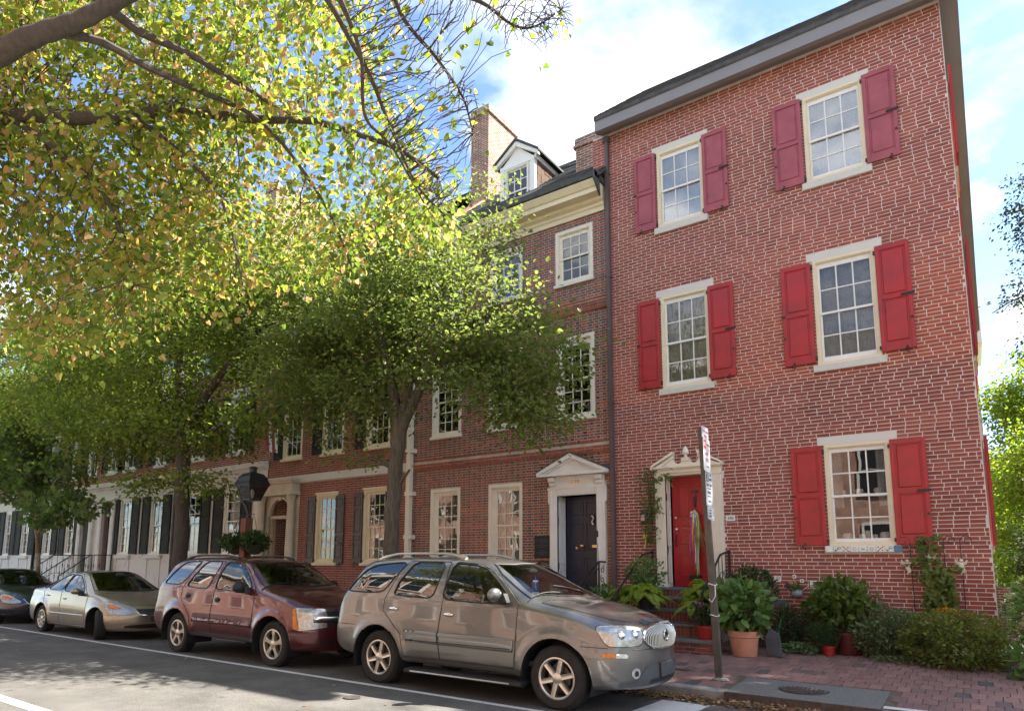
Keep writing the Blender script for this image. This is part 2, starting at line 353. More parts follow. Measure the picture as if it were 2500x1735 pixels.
M('shutter_red_faded', (0.34, 0.075, 0.095), 0.55, 0.2, 3.0, bump=0.15, bscale=50, spec=0.5)
M('shutter_black', (0.030, 0.028, 0.026), 0.65, 0.2, 3, spec=0.2)
M('shutter_brown', (0.085, 0.062, 0.055), 0.45, 0.2, 3, spec=0.5)
M('door_red', (0.36, 0.012, 0.02), 0.32, 0.10, 2, spec=0.5, bump=0.06, bscale=30)
M('door_navy', (0.012, 0.016, 0.042), 0.35, 0.15, 2, spec=0.5)
M('door_plum', (0.07, 0.012, 0.016), 0.5, 0.15, 2)
M('iron', (0.014, 0.014, 0.015), 0.45, 0.2, 12, spec=0.5)
M('brass', (0.62, 0.42, 0.16), 0.25, 0.1, 9, metal=1)
M('steel', (0.62, 0.62, 0.60), 0.3, 0.1, 9, metal=1)
M('grey_metal', (0.235, 0.225, 0.235), 0.5, 0.06, 2)
M('downspout_brown', (0.115, 0.082, 0.083), 0.45, 0.10, 3)
M('roof_shingle', (0.085, 0.083, 0.085), 0.95, 0.35, 8, bump=0.9, bscale=90)
M('roof_slate', (0.075, 0.08, 0.08), 0.85, 0.35, 5, bump=0.5, bscale=50)
M('cedar', (0.16, 0.085, 0.05), 0.9, 0.4, 9, col2=(0.045, 0.03, 0.025), blend=(0.35, 0.7), bump=0.6, bscale=60, stretch=(4, 4, 0.6))
M('flashing_pink', (0.50, 0.235, 0.19), 0.8, 0.15, 3)
M('lead', (0.075, 0.08, 0.08), 0.7, 0.35, 6, bump=0.6, bscale=30)
M('room_dark', (0.035, 0.032, 0.03), 0.95, 0.2, 3)
M('blue_stone', (0.135, 0.145, 0.14), 0.75, 0.22, 5, bump=0.4, bscale=60)
M('terracotta', (0.52, 0.235, 0.15), 0.85, 0.12, 9, bump=0.3, bscale=70)
M('red_pot', (0.33, 0.022, 0.02), 0.4, 0.15, 6)
M('wine_pot', (0.085, 0.018, 0.017), 0.3, 0.2, 6)
M('black_plastic', (0.02, 0.02, 0.021), 0.55, 0.1, 5)
M('slate_dark', (0.07, 0.075, 0.085), 0.8, 0.25, 6, bump=0.4, bscale=40)
M('sign_white', (0.62, 0.62, 0.66), 0.45, 0.06, 9)
M('sign_red', (0.42, 0.05, 0.06), 0.5, 0.1, 9)
M('sign_green', (0.02, 0.10, 0.07), 0.5, 0.1, 9)
M('sign_black', (0.02, 0.02, 0.022), 0.5, 0.1, 9)
M('post_bronze', (0.105, 0.088, 0.072), 0.6, 0.3, 7, bump=0.35, bscale=60, metal=0.2)
M('bark', (0.135, 0.112, 0.09), 0.95, 0.3, 9, bump=1.0, bscale=34, stretch=(3, 3, 0.45), col2=(0.07, 0.058, 0.045), blend=(0.35, 0.65))
M('bark_dark', (0.07, 0.058, 0.048), 0.95, 0.3, 9, bump=1.0, bscale=30, stretch=(3, 3, 0.5))
M('bark_pale', (0.30, 0.27, 0.20), 0.9, 0.3, 6, bump=0.5, bscale=20, col2=(0.14, 0.115, 0.07), blend=(0.45, 0.58))
M('twig', (0.085, 0.062, 0.048), 0.9, 0.25, 9)
M('tile_white', (0.76, 0.75, 0.70), 0.3, 0.05, 9, spec=0.5)
M('tile_ink', (0.02, 0.03, 0.03), 0.4, 0.1, 9)
M('tile_orange', (0.52, 0.19, 0.06), 0.35, 0.1, 9)
M('tile_blue', (0.06, 0.17, 0.29), 0.3, 0.25, 20)
M('tile_green', (0.05, 0.12, 0.09), 0.4, 0.2, 9)
M('tile_pink', (0.55, 0.42, 0.47), 0.4, 0.2, 9)
M('plaster_cherub', (0.70, 0.62, 0.48), 0.7, 0.1, 9)
M('number_blue', (0.02, 0.035, 0.16), 0.4, 0.1, 9)
M('plaque', (0.02, 0.02, 0.021), 0.6, 0.2, 30, bump=0.3, bscale=200)
M('porcelain', (0.75, 0.73, 0.73), 0.25, 0.12, 25, spec=0.5)
M('venetian', (0.70, 0.69, 0.66), 0.6, 0.05, 9)
M('wood_brown', (0.15, 0.05, 0.035), 0.75, 0.3, 6, bump=0.3, bscale=40, stretch=(3, 3, 0.5))
mat_glass('glass_old', (0.90, 0.93, 0.93), 1.55, wave=0.08, wscale=2.6, base=0.07)
mat_glass('glass_storm', (0.88, 0.91, 0.92), 1.6, wave=0.035, wscale=1.6, base=0.22)
mat_glass('glass_storm_low', (0.90, 0.92, 0.92), 1.5, wave=0.035, wscale=1.6, base=0.05)
mat_glass('glass_lamp', (0.75, 0.73, 0.70), 1.5, rough=0.15, base=0.08)
R1 = [(0.28, 0.082, 0.060), (0.39, 0.112, 0.074), (0.34, 0.10, 0.075), (0.42, 0.128, 0.086), (0.30, 0.09, 0.074)]
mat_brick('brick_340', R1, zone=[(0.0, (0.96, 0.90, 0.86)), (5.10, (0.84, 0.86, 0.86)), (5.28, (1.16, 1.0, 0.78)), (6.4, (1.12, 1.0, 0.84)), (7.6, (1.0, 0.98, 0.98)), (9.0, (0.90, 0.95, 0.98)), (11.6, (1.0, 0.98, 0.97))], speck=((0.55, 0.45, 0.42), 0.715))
mat_brick('brick_338', [(0.28, 0.085, 0.055), (0.42, 0.125, 0.068), (0.34, 0.11, 0.072), (0.23, 0.085, 0.068), (0.45, 0.155, 0.095)], speck=((0.45, 0.33, 0.30), 0.735), big=0.3)
mat_brick('brick_glazed', [(0.028, 0.032, 0.04), (0.045, 0.052, 0.058), (0.08, 0.088, 0.09), (0.05, 0.055, 0.06), (0.16, 0.065, 0.05)], spec=0.6, rough=0.4)
mat_brick('brick_336', [(0.25, 0.075, 0.058), (0.35, 0.105, 0.075), (0.29, 0.09, 0.068), (0.20, 0.07, 0.06)])
mat_brick('brick_far', [(0.25, 0.075, 0.055), (0.33, 0.10, 0.07), (0.29, 0.088, 0.062)])
mat_brick('brick_chimney', [(0.33, 0.125, 0.085), (0.42, 0.17, 0.11), (0.26, 0.11, 0.08), (0.36, 0.16, 0.115)])
mat_brick('brick_step', [(0.20, 0.06, 0.045), (0.26, 0.08, 0.058), (0.15, 0.05, 0.042)], big=0.4)
mat_brick('paver', [(0.30, 0.165, 0.135), (0.36, 0.205, 0.17), (0.26, 0.145, 0.125), (0.33, 0.19, 0.16), (0.25, 0.15, 0.13), (0.30, 0.17, 0.14), (0.10, 0.10, 0.10)], big=0.35, rough=0.8)
def mat_lace(name, col=(0.80, 0.78, 0.74), dens=0.62, scale=26):
    m, nt, out = mat_new(name); L = nt.links.new
    g = N(nt, 'ShaderNodeNewGeometry'); v = N(nt, 'ShaderNodeTexVoronoi'); L(g.outputs['Position'], v.inputs['Vector']); v.inputs['Scale'].default_value = scale
    n = N(nt, 'ShaderNodeTexNoise'); L(g.outputs['Position'], n.inputs['Vector']); n.inputs['Scale'].default_value = 7; n.inputs['Detail'].default_value = 3
    a = N(nt, 'ShaderNodeMath', operation='MULTIPLY_ADD'); L(v.outputs['Distance'], a.inputs[0]); a.inputs[1].default_value = 1.1; L(n.outputs['Fac'], a.inputs[2])
    r = N(nt, 'ShaderNodeMapRange'); L(a.outputs[0], r.inputs[0]); r.inputs[1].default_value = 0.55; r.inputs[2].default_value = 1.15; r.inputs[3].default_value = dens - 0.13; r.inputs[4].default_value = dens + 0.13
    d = N(nt, 'ShaderNodeBsdfDiffuse'); d.inputs[0].default_value = (*col, 1); tl = N(nt, 'ShaderNodeBsdfTranslucent'); tl.inputs[0].default_value = (*col, 1)
    dd = N(nt, 'ShaderNodeMixShader'); dd.inputs[0].default_value = 0.3; L(d.outputs[0], dd.inputs[1]); L(tl.outputs[0], dd.inputs[2])
    t = N(nt, 'ShaderNodeBsdfTransparent'); mx_ = N(nt, 'ShaderNodeMixShader'); L(r.outputs[0], mx_.inputs[0]); L(t.outputs[0], mx_.inputs[1]); L(dd.outputs[0], mx_.inputs[2]); L(mx_.outputs[0], out.inputs[0])
mat_lace('lace', (0.62, 0.61, 0.60), 0.45, 60); mat_lace('curtain_sheer', (0.62, 0.60, 0.53), 0.80, 9)
M('blind_white', (0.72, 0.71, 0.68), 0.7, 0.04, 4)

# ------------------------------------------------------------------ ground, road, pavements
def SW(Y): return 0.12 + 0.045 * (Y + 4.42)
def sheet(name, xs, ys, zf, m, label_kind='structure'):
    xs = list(xs); ys = list(ys); nx, ny = len(xs), len(ys)
    V = [(x, y, zf(x, y)) for y in ys for x in xs]
    F = [(j * nx + i, j * nx + i + 1, (j + 1) * nx + i + 1, (j + 1) * nx + i) for j in range(ny - 1) for i in range(nx - 1)]
    o = obj(name, fast_mesh(name, np.array(V), np.array(F), [m])); tag(o, kind=label_kind); return o
sheet('ground', np.linspace(-700, 700, 9), np.linspace(-700, 700, 9), lambda x, y: -0.12, MAT['grass_ground'])
def road_z(x, y): return 0.035 - 0.0028 * (y + 8.4) ** 2 if -12.6 < y < -4.4 else -0.02
sheet('road', np.linspace(-130, 60, 40), np.linspace(-12.6, -4.40, 18), lambda x, y: 0.035 - 0.0028 * (y + 8.4) ** 2, MAT['asphalt'])
def strip(name, x0, x1, y0, y1, dz=0.004, kind='structure', m='road_paint'):
    n = max(2, int((x1 - x0) / 2)); k = max(2, int((y1 - y0) / 0.4))
    return sheet(name, np.linspace(x0, x1, n), np.linspace(y0, y1, k), lambda x, y: 0.035 - 0.0028 * (y + 8.4) ** 2 + dz, MAT[m], kind)
strip('parking_line_marking', -90, -3.75, -6.56, -6.46)
strip('lane_line_marking', -60, -5.5, -10.02, -9.88)
strip('crosswalk_bar_marking', -3.52, -2.93, -11.5, -4.84)
strip('crosswalk_bar_marking', -2.30, -1.70, -11.5, -6.1)
# pavement: bed, kerb, slab, pavers
bed = sheet('pavement', np.linspace(-90, 25, 24), np.linspace(-4.25, 0.4, 6), lambda x, y: SW(y) - 0.012, MAT['sand_joint'])
mb = MB(); mb.prism([(-4.42, -0.12), (-4.42, 0.105), (-4.405, 0.12), (-4.25, 0.127), (-4.25, -0.12)], -90, -2.87, axis='X'); kerb = mb.build('kerb', MAT['concrete']); tag(kerb, kind='structure')
mb = MB(); mb.prism([(-4.40, -0.12), (-4.40, 0.105), (-4.385, 0.12), (-4.25, 0.127), (-4.25, -0.12)], -1.17, 25, axis='X'); o = mb.build('kerb', MAT['concrete']); tag(o, kind='structure')
mb = MB(); mb.prism([(-4.46, -0.1), (-4.46, 0.122), (-3.41, SW(-3.41) + 0.003), (-3.41, -0.1)], -2.86, -1.18, axis='X'); slab = mb.build('inlet_slab', MAT['exposed_concrete']); tag(slab, kind='structure')
mb = MB(); mb.box(-2.87, -1.17, -4.485, -4.463, -0.1, 0.126); mb.build('kerb_plate', MAT['rusty_iron'], slab)
mb = MB(); mb.box(-1.165, -0.2, -4.405, -4.255, 0.1285, 0.131); o = mb.build('painted_kerb_stripe', MAT['road_paint'], None); tag(o, kind='structure')

def brick_variants(w, h, d, n, jit, axes):
    """small boxes with uneven corners; axes 'wall' (front -Y, x by z) or 'floor' (top +Z, x by y)"""
    out = []
    for _ in range(n):
        j = lambda: random.uniform(-jit, jit)
        if axes == 'wall':
            P = [(-w / 2 + j(), 0, -h / 2 + j()), (w / 2 + j(), 0, -h / 2 + j()), (w / 2 + j(), 0, h / 2 + j()), (-w / 2 + j(), 0, h / 2 + j())]
            y0 = random.uniform(-0.0015, 0.0015); V = [(p[0], y0, p[2]) for p in P] + [(p[0], d, p[2]) for p in P]
        else:
            P = [(-w / 2 + j(), -h / 2 + j()), (w / 2 + j(), -h / 2 + j()), (w / 2 + j(), h / 2 + j()), (-w / 2 + j(), h / 2 + j())]
            V = [(p[0], p[1], random.uniform(-0.003, 0.003)) for p in P] + [(p[0], p[1], -d) for p in P]
        out.append(V)
    return out
BF = [(0, 1, 2, 3), (1, 0, 4, 5), (2, 1, 5, 6), (3, 2, 6, 7), (0, 3, 7, 4)]
def boxes_mesh(name, B, m, yf=0.0, depth=0.03, jit=0.0012):
    """B: (n,4) x0,x1,z0,z1 bricks of one wall joined into one mesh"""
    B = np.asarray(B, float); n = len(B)
    J = RNG.uniform(-jit, jit, (n, 4, 2)); y = yf + RNG.uniform(-0.0012, 0.0010, n)
    X = np.stack([B[:, 0], B[:, 1], B[:, 1], B[:, 0]], 1) + J[..., 0]; Z = np.stack([B[:, 2], B[:, 2], B[:, 3], B[:, 3]], 1) + J[..., 1]
    V = np.zeros((n, 8, 3)); V[:, :4, 0] = X; V[:, 4:, 0] = X; V[:, :4, 2] = Z; V[:, 4:, 2] = Z
    V[:, :4, 1] = y[:, None]; V[:, 4:, 1] = yf + depth
    F = (np.arange(n) * 8)[:, None, None] + np.array(BF)[None]
    return fast_mesh(name, V.reshape(-1, 3), F.reshape(-1, 4), [m])
def lay_bricks(x0, x1, z0, z1, openings, bond, course=0.0677, bl=0.2115, joint=0.011):
    out = []
    nz = int((z1 - z0) / course)
    for k in range(nz):
        za = z0 + k * course; zb = za + course - joint; zc = (za + zb) / 2
        x = x0; i = 0; segs = []
        if bond == 'flemish':
            i = k % 2; hl = bl * 0.5
            x = x0 - (0 if k % 2 else hl * 0.5)
            while x < x1:
                w = bl if i % 2 == 0 else hl; segs.append((x, min(x + w, x1) - joint, i % 2)); x += w; i += 1
        else:
            x = x0 - (0.5 * bl if k % 2 else 0) + random.uniform(-0.006, 0.006)
            while x < x1:
                w = bl + random.uniform(-0.006, 0.006)
                if random.random() < 0.03: w *= 0.5
                segs.append((x, min(x + w, x1) - joint, 0)); x += w
        ops = [(a, b) for (a, b, c, d) in openings if c - 0.012 < zc < d + 0.012]
        for a, b, t in segs:
            a = max(a, x0); parts = [(a, b)]
            for (oa, ob) in ops:
                nx = []
                for p, q in parts:
                    if q <= oa - 0.004 or p >= ob + 0.004: nx.append((p, q)); continue
                    if p < oa - 0.004: nx.append((p, oa - 0.006))
                    if q > ob + 0.004: nx.append((ob + 0.006, q))
                parts = nx
            for p, q in parts:
                if q - p > 0.022: out.append((p, q, za, zb, t))
    return np.array(out)
def wall_sheet(name, x0, x1, z0, z1, openings, m, parent, y=0.0028, th=0.22):
    xs = sorted({x0, x1} | {min(max(v, x0), x1) for o in openings for v in o[:2]}); zs = sorted({z0, z1} | {min(max(v, z0), z1) for o in openings for v in o[2:]})
    mb = MB()
    for i in range(len(xs) - 1):
        for k in range(len(zs) - 1):
            cx, cz = (xs[i] + xs[i + 1]) / 2, (zs[k] + zs[k + 1]) / 2
            if any(a < cx < b and c < cz < d for a, b, c, d in openings): continue
            mb.add([(xs[i], y, zs[k]), (xs[i + 1], y, zs[k]), (xs[i + 1], y, zs[k + 1]), (xs[i], y, zs[k + 1])], [(0, 1, 2, 3)])
    for a, b, c, d in openings:
        mb.add([(a, y, c), (b, y, c), (b, y, d), (a, y, d), (a, y + th, c), (b, y + th, c), (b, y + th, d), (a, y + th, d)], [(0, 1, 5, 4), (1, 2, 6, 5), (2, 3, 7, 6), (3, 0, 4, 7)])
    return mb.build(name, m, parent)
def brick_wall(house, x0, x1, z0, z1, openings, bond, bm, mortar, n_single=0, hm=None, course=0.0677, bl=0.2115, hide=(), zsingle=1.0, joint=0.0125):
    wall = wall_sheet('wall', x0, x1, z0, z1, openings, mortar, house)
    B = lay_bricks(x0, x1, z0, z1, list(openings) + list(hide), bond, course, bl, joint)
    C = np.stack([(B[:, 0] + B[:, 1]) / 2, np.zeros(len(B)), (B[:, 2] + B[:, 3]) / 2], 1)
    q = proj(C); vis = (q[:, 0] > 0) & (q[:, 0] < 2500) & (q[:, 1] > 0) & (q[:, 1] < 1735) & (C[:, 2] > zsingle) & (B[:, 1] - B[:, 0] > 0.15)
    order = np.argsort(np.where(vis, q[:, 2], 1e9))[:n_single]; single = np.zeros(len(B), bool); single[order] = True
    if n_single:
        vars_ = [fast_mesh('brick', np.array(V), np.array(BF), [bm]) for V in brick_variants(1.0, 1.0, 0.03, 8, 0.0, 'wall')]
        for me in vars_:
            for v in me.vertices:
                if v.co.y < 0.01: v.co.x += random.uniform(-0.009, 0.009); v.co.z += random.uniform(-0.03, 0.03)
        for i in order:
            o = bpy.data.objects.new('brick', vars_[random.randrange(8)]); link(o, wall)
            o.location = ((B[i, 0] + B[i, 1]) / 2, random.uniform(-0.0012, 0.0012), (B[i, 2] + B[i, 3]) / 2); o.scale = (B[i, 1] - B[i, 0], 1, B[i, 3] - B[i, 2])
    rest = ~single
    if hm is not None:
        hd = rest & (B[:, 4] > 0.5) & (RNG.random(len(B)) < 0.93)
        o = obj('glazed_header_bricks', boxes_mesh('glazed_header_bricks', B[hd, :4], hm), wall); tag(o, kind='stuff'); rest = rest & ~hd
    o = obj('bricks', boxes_mesh('bricks', B[rest, :4], bm), wall); tag(o, kind='stuff')
    return wall

# pavers on the pavement: rows along X, staggered
def pavers():
    W, Ln, J = 0.150, 0.30, 0.007; items = []
    ny = int((4.25 - 0.0) / Ln)
    for r in range(ny + 1):
        y0 = -4.24 + r * Ln; y1 = y0 + Ln - J
        x = -30 + (W * 0.5 if r % 2 else 0)
        while x < 6:
            xa, xb = x, x + W - J; x += W
            if random.random() < 0.08: continue_ = True
            if xb > -2.87 and xa < -1.17 and y0 < -3.41:
                if y1 > -3.30: items.append((xa, xb, -3.40, y1))
                continue
            items.append((xa, xb, y0, y1))
    B = np.array(items); C = np.stack([(B[:, 0] + B[:, 1]) / 2, (B[:, 2] + B[:, 3]) / 2, 0.2 + 0 * B[:, 0]], 1); q = proj(C)
    vis = (q[:, 0] > 1560) & (q[:, 0] < 2500) & (q[:, 1] < 1735) & (C[:, 1] < -1.6) & (B[:, 1] - B[:, 0] > 0.1)
    order = np.argsort(np.where(vis, q[:, 2], 1e9))[:300]; single = np.zeros(len(B), bool); single[order] = True
    vars_ = [fast_mesh('paver', np.array(V), np.array(BF), [MAT['paver']]) for V in brick_variants(W - J, Ln - J, 0.03, 10, 0.003, 'floor')]
    for i in order:
        o = bpy.data.objects.new('paver', vars_[random.randrange(10)]); link(o, bed)
        cy = (B[i, 2] + B[i, 3]) / 2; o.location = ((B[i, 0] + B[i, 1]) / 2, cy, SW(cy) + random.uniform(-0.0025, 0.0035)); o.rotation_euler = (math.atan(0.045), 0, random.uniform(-0.02, 0.02))
        o.scale = ((B[i, 1] - B[i, 0]) / (W - J), (B[i, 3] - B[i, 2]) / (Ln - J), 1)
    B = B[~single]; n = len(B); jt = RNG.uniform(-0.003, 0.003, (n, 4, 2)); zj = RNG.uniform(-0.003, 0.004, (n, 4))
    X = np.stack([B[:, 0], B[:, 1], B[:, 1], B[:, 0]], 1) + jt[..., 0]; Y = np.stack([B[:, 2], B[:, 2], B[:, 3], B[:, 3]], 1) + jt[..., 1]
    V = np.zeros((n, 8, 3)); V[:, :4, 0] = X; V[:, 4:, 0] = X; V[:, :4, 1] = Y; V[:, 4:, 1] = Y; V[:, :4, 2] = SW(Y) + zj; V[:, 4:, 2] = SW(Y) - 0.02
    F = (np.arange(n) * 8)[:, None, None] + np.array(BF)[None]
    o = obj('pavers', fast_mesh('pavers', V.reshape(-1, 3), F.reshape(-1, 4), [MAT['paver']]), bed); tag(o, kind='stuff')
pavers()

# ------------------------------------------------------------------ windows, shutters
def window(house, fx, fz, gx, gz, meet, cols, rows, trim, sash_m, glass, sill=None, lintel=None, sill_m=None, lintel_m=None, y=0.0, curtain=None, cap=0.0, name='window', single_panes=True):
    """fx,fz frame outer extents, gx,gz glass extents, meet = meeting rail height, rows per sash"""
    x0, x1 = fx; z0, z1 = fz; a, b = gx; c, d = gz
    w = 0.045; mb = MB()
    def ring(o, i, y0, y1):                       # o,i = (x0,x1,z0,z1)
        mb.box(o[0], i[0], y0, y1, o[2], o[3]); mb.box(i[1], o[1], y0, y1, o[2], o[3]); mb.box(i[0], i[1], y0, y1, i[3], o[3]); mb.box(i[0], i[1], y0, y1, o[2], i[2])
    f1 = min((a - x0) * 0.5, 0.075)
    ring((x0, x1, z0, z1), (x0 + f1, x1 - f1, z0 + f1, z1 - f1), y - 0.012, y + 0.13)
    ring((x0 + f1, x1 - f1, z0 + f1, z1 - f1), (x0 + f1 + 0.018, x1 - f1 - 0.018, z0 + f1 + 0.018, z1 - f1 - 0.018), y + 0.010, y + 0.13)
    fr = mb.build(name, trim, house)
    sw = a - (x0 + f1 + 0.018)
    mb = MB(); O = (x0 + f1 + 0.018, x1 - f1 - 0.018, z0 + f1 + 0.018, z1 - f1 - 0.018)
    mb.box(O[0], a, y + 0.045, y + 0.085, meet, O[3]); mb.box(b, O[1], y + 0.045, y + 0.085, meet, O[3]); mb.box(a, b, y + 0.045, y + 0.085, d, O[3]); mb.box(O[0], O[1], y + 0.042, y + 0.085, meet - 0.022, meet + 0.020)
    mb.box(O[0], a, y + 0.066, y + 0.11, O[2], meet - 0.022); mb.box(b, O[1], y + 0.066, y + 0.11, O[2], meet - 0.022); mb.box(a, b, y + 0.066, y + 0.11, O[2], c)
    mt = 0.011; panes = []
    for (lo, hi, yy, nr) in ((meet + 0.020, d, 0.058, rows[0]), (c, meet - 0.022, 0.082, rows[1])):
        xs = np.linspace(a, b, cols + 1); zs = np.linspace(lo, hi, nr + 1)
        for x in xs[1:-1]: mb.box(x - mt, x + mt, y + yy - 0.013, y + yy + 0.013, lo, hi)
        for z in zs[1:-1]: mb.box(a, b, y + yy - 0.011, y + yy + 0.011, z - mt, z + mt)
        for i in range(cols):
            for k in range(nr): panes.append((xs[i], xs[i + 1], zs[k], zs[k + 1], y + yy))
    mb.build('sash', sash_m, fr)
    if single_panes:
        for (p, q, r, s, yy) in panes:
            m1 = MB(); t = random.uniform(-0.0006, 0.0006)
            obj('pane', fast_mesh('pane', np.array([(p, yy, r), (q, yy + t, r), (q, yy + t, s), (p, yy, s)]), np.array([(0, 1, 2, 3)]), [glass]), fr)
    else:
        pv = np.array([[(p, yy, r), (q, yy, r), (q, yy, s), (p, yy, s)] for (p, q, r, s, yy) in panes]).reshape(-1, 3)
        obj('panes', fast_mesh('panes', pv, np.arange(len(pv)).reshape(-1, 4), [glass]), fr)
    if sill: mb = MB(); mb.bevbox(sill[0], sill[1], y - sill[4], y + 0.12, sill[2], sill[3], 0.008); mb.build('sill', sill_m or trim, fr)
    if lintel: mb = MB(); mb.bevbox(lintel[0], lintel[1], y - 0.012, y + 0.10, lintel[2], lintel[3], 0.004); mb.build('lintel', lintel_m or trim, fr)
    if cap: mb = MB(); mb.box(x0 - 0.03, x1 + 0.03, y - 0.05, y + 0.05, z1, z1 + cap); mb.build('head_moulding', trim, fr)
    if curtain:
        cm, zc0, zc1, kind = curtain
        n = 46; xs = np.linspace(a - 0.04, b + 0.04, n)
        yy = y + 0.17 + 0.018 * np.sin(np.arange(n) * 1.15 + random.random() * 6) + 0.008 * np.sin(np.arange(n) * 2.7)
        V = np.zeros((2 * n, 3)); V[:n, 0] = xs; V[n:, 0] = xs; V[:n, 1] = yy; V[n:, 1] = yy * 0.4 + 0.6 * (y + 0.17); V[:n, 2] = zc0; V[n:, 2] = zc1
        i = np.arange(n - 1); F = np.stack([i, i + 1, i + 1 + n, i + n], 1)
        if kind == 'sides':
            keep = np.abs(np.linspace(-1, 1, n - 1)) > 0.62; F = F[keep]
        obj('curtain', fast_mesh('curtain', V, F, [MAT[cm]], smooth=True), fr)
    return fr
def shutter(house, x0, x1, z0, z1, m, panels=(0.5,), hinge_side=0, y=-0.062, hardware=True, name='shutter'):
    """solid panelled shutter; panels = heights of the rails between panels (fractions)"""
    st = 0.062 * min(1, (x1 - x0) / 0.5); mb = MB(); t0, t1 = y, y + 0.036
    mb.bevbox(x0, x0 + st, t0, t1, z0, z1, 0.004); mb.bevbox(x1 - st, x1, t0, t1, z0, z1, 0.004)
    rails = [z0, *[z0 + (z1 - z0) * p for p in panels], z1]
    edges = []
    for k, r in enumerate(rails):
        h0 = r if k == 0 else (r - 0.035 if k < len(rails) - 1 else r - 0.08); h1 = r + (0.14 if k == 0 else 0.035 if k < len(rails) - 1 else 0)
        mb.box(x0 + st, x1 - st, t0 + 0.001, t1, h0, h1); edges.append((h0, h1))
    for k in range(len(rails) - 1):
        lo, hi = edges[k][1], edges[k + 1][0]
        mb.box(x0 + st, x1 - st, t0 + 0.022, t1 - 0.003, lo, hi)
        mb.bevbox(x0 + st + 0.030, x1 - st - 0.030, t0 + 0.006, t0 + 0.023, lo + 0.030, hi - 0.030, 0.012)
    s = mb.build(name, m, house)
    if hardware:
        iron = MAT['iron']; zm = z0 + (z1 - z0) * panels[0]
        mb = MB(); xa = x1 - 0.17 if hinge_side > 0 else x0 - 0.02
        mb.box(xa, xa + (0.20 if hinge_side > 0 else 0.07), t0 - 0.012, t0, zm - 0.018, zm + 0.018)
        if hinge_side > 0:
            for q in range(4): mb.box(xa + 0.02 + q * 0.045, xa + 0.05 + q * 0.045, t0 - 0.022, t0 - 0.012, zm - 0.022, zm + 0.022)
        mb.build('shutter_bolt', iron, s)
        mb = MB(); mb.lathe([(0.0, 0), (0.022, 0), (0.022, 0.012), (0.0, 0.012)], ((x1 - 0.03 if hinge_side > 0 else x0 + 0.03), t0 - 0.014, z0 + 0.28 * (z1 - z0)), 10, axis='Y'); mb.build('ring_pull', iron, s)
        cx = x0 + (x1 - x0) * (0.72 if hinge_side > 0 else 0.28)
        pts = [(cx + 0.028 * math.sin(a * 2) * (1 if a < 3.14 else 1), t0 - 0.01, z0 + 0.045 - 0.028 * a) for a in np.linspace(0, 4.4, 14)]
        mb = MB(); mb.tube(pts, 0.009, 5); mb.build('shutter_dog', iron, s)
        mb = MB()
        for zz in (z1 - 0.10, z0 + 0.08):
            xx = x1 if hinge_side < 0 else x0
            mb.box(xx - 0.03, xx + 0.03, y + 0.01, y + 0.05, zz - 0.03, zz + 0.03)
        mb.build('hinge', iron, s)
    return s
# ------------------------------------------------------------------ houses
def mat_brick_tex(name, c1, c2, mortar, course=0.0677):
    m, nt, out = mat_new(name); L = nt.links.new
    p = N(nt, 'ShaderNodeBsdfPrincipled'); L(p.outputs[0], out.inputs[0]); g = N(nt, 'ShaderNodeNewGeometry'); sp = N(nt, 'ShaderNodeSeparateXYZ'); L(g.outputs['Position'], sp.inputs[0])
    a = N(nt, 'ShaderNodeMath', operation='ADD'); L(sp.outputs['X'], a.inputs[0]); L(sp.outputs['Y'], a.inputs[1])
    c = N(nt, 'ShaderNodeCombineXYZ'); L(a.outputs[0], c.inputs['X']); L(sp.outputs['Z'], c.inputs['Y'])
    b = N(nt, 'ShaderNodeTexBrick'); L(c.outputs[0], b.inputs['Vector']); b.inputs['Color1'].default_value = (*c1, 1); b.inputs['Color2'].default_value = (*c2, 1); b.inputs['Mortar'].default_value = (*mortar, 1)
    b.inputs['Scale'].default_value = 1.0; b.inputs['Mortar Size'].default_value = 0.011; b.inputs['Brick Width'].default_value = 0.2115; b.inputs['Row Height'].default_value = course
    n = N(nt, 'ShaderNodeTexNoise'); L(g.outputs['Position'], n.inputs['Vector']); n.inputs['Scale'].default_value = 3; n.inputs['Detail'].default_value = 6
    r = N(nt, 'ShaderNodeValToRGB'); L(n.outputs['Fac'], r.inputs[0]); r.color_ramp.elements[0].position = 0.3; r.color_ramp.elements[1].position = 0.7; r.color_ramp.elements[0].color = (.7, .7, .7, 1); r.color_ramp.elements[1].color = (1.2, 1.2, 1.2, 1)
    x = N(nt, 'ShaderNodeMixRGB', blend_type='MULTIPLY'); x.inputs[0].default_value = 1; L(b.outputs['Color'], x.inputs[1]); L(r.outputs[0], x.inputs[2]); L(x.outputs[0], p.inputs['Base Color']); p.inputs['Roughness'].default_value = 0.9
    bp = N(nt, 'ShaderNodeBump'); L(b.outputs['Fac'], bp.inputs['Height']); bp.invert = True; bp.inputs['Strength'].default_value = 0.6; bp.inputs['Distance'].default_value = 0.008; L(bp.outputs[0], p.inputs['Normal'])
mat_brick_tex('chimney_brick', (0.33, 0.13, 0.085), (0.20, 0.085, 0.062), (0.50, 0.43, 0.36))
mat_brick_tex('side_brick', (0.33, 0.09, 0.06), (0.27, 0.075, 0.055), (0.55, 0.48, 0.44))
mat_brick_tex('sunny_brick', (0.45, 0.20, 0.13), (0.42, 0.18, 0.115), (0.55, 0.48, 0.42))

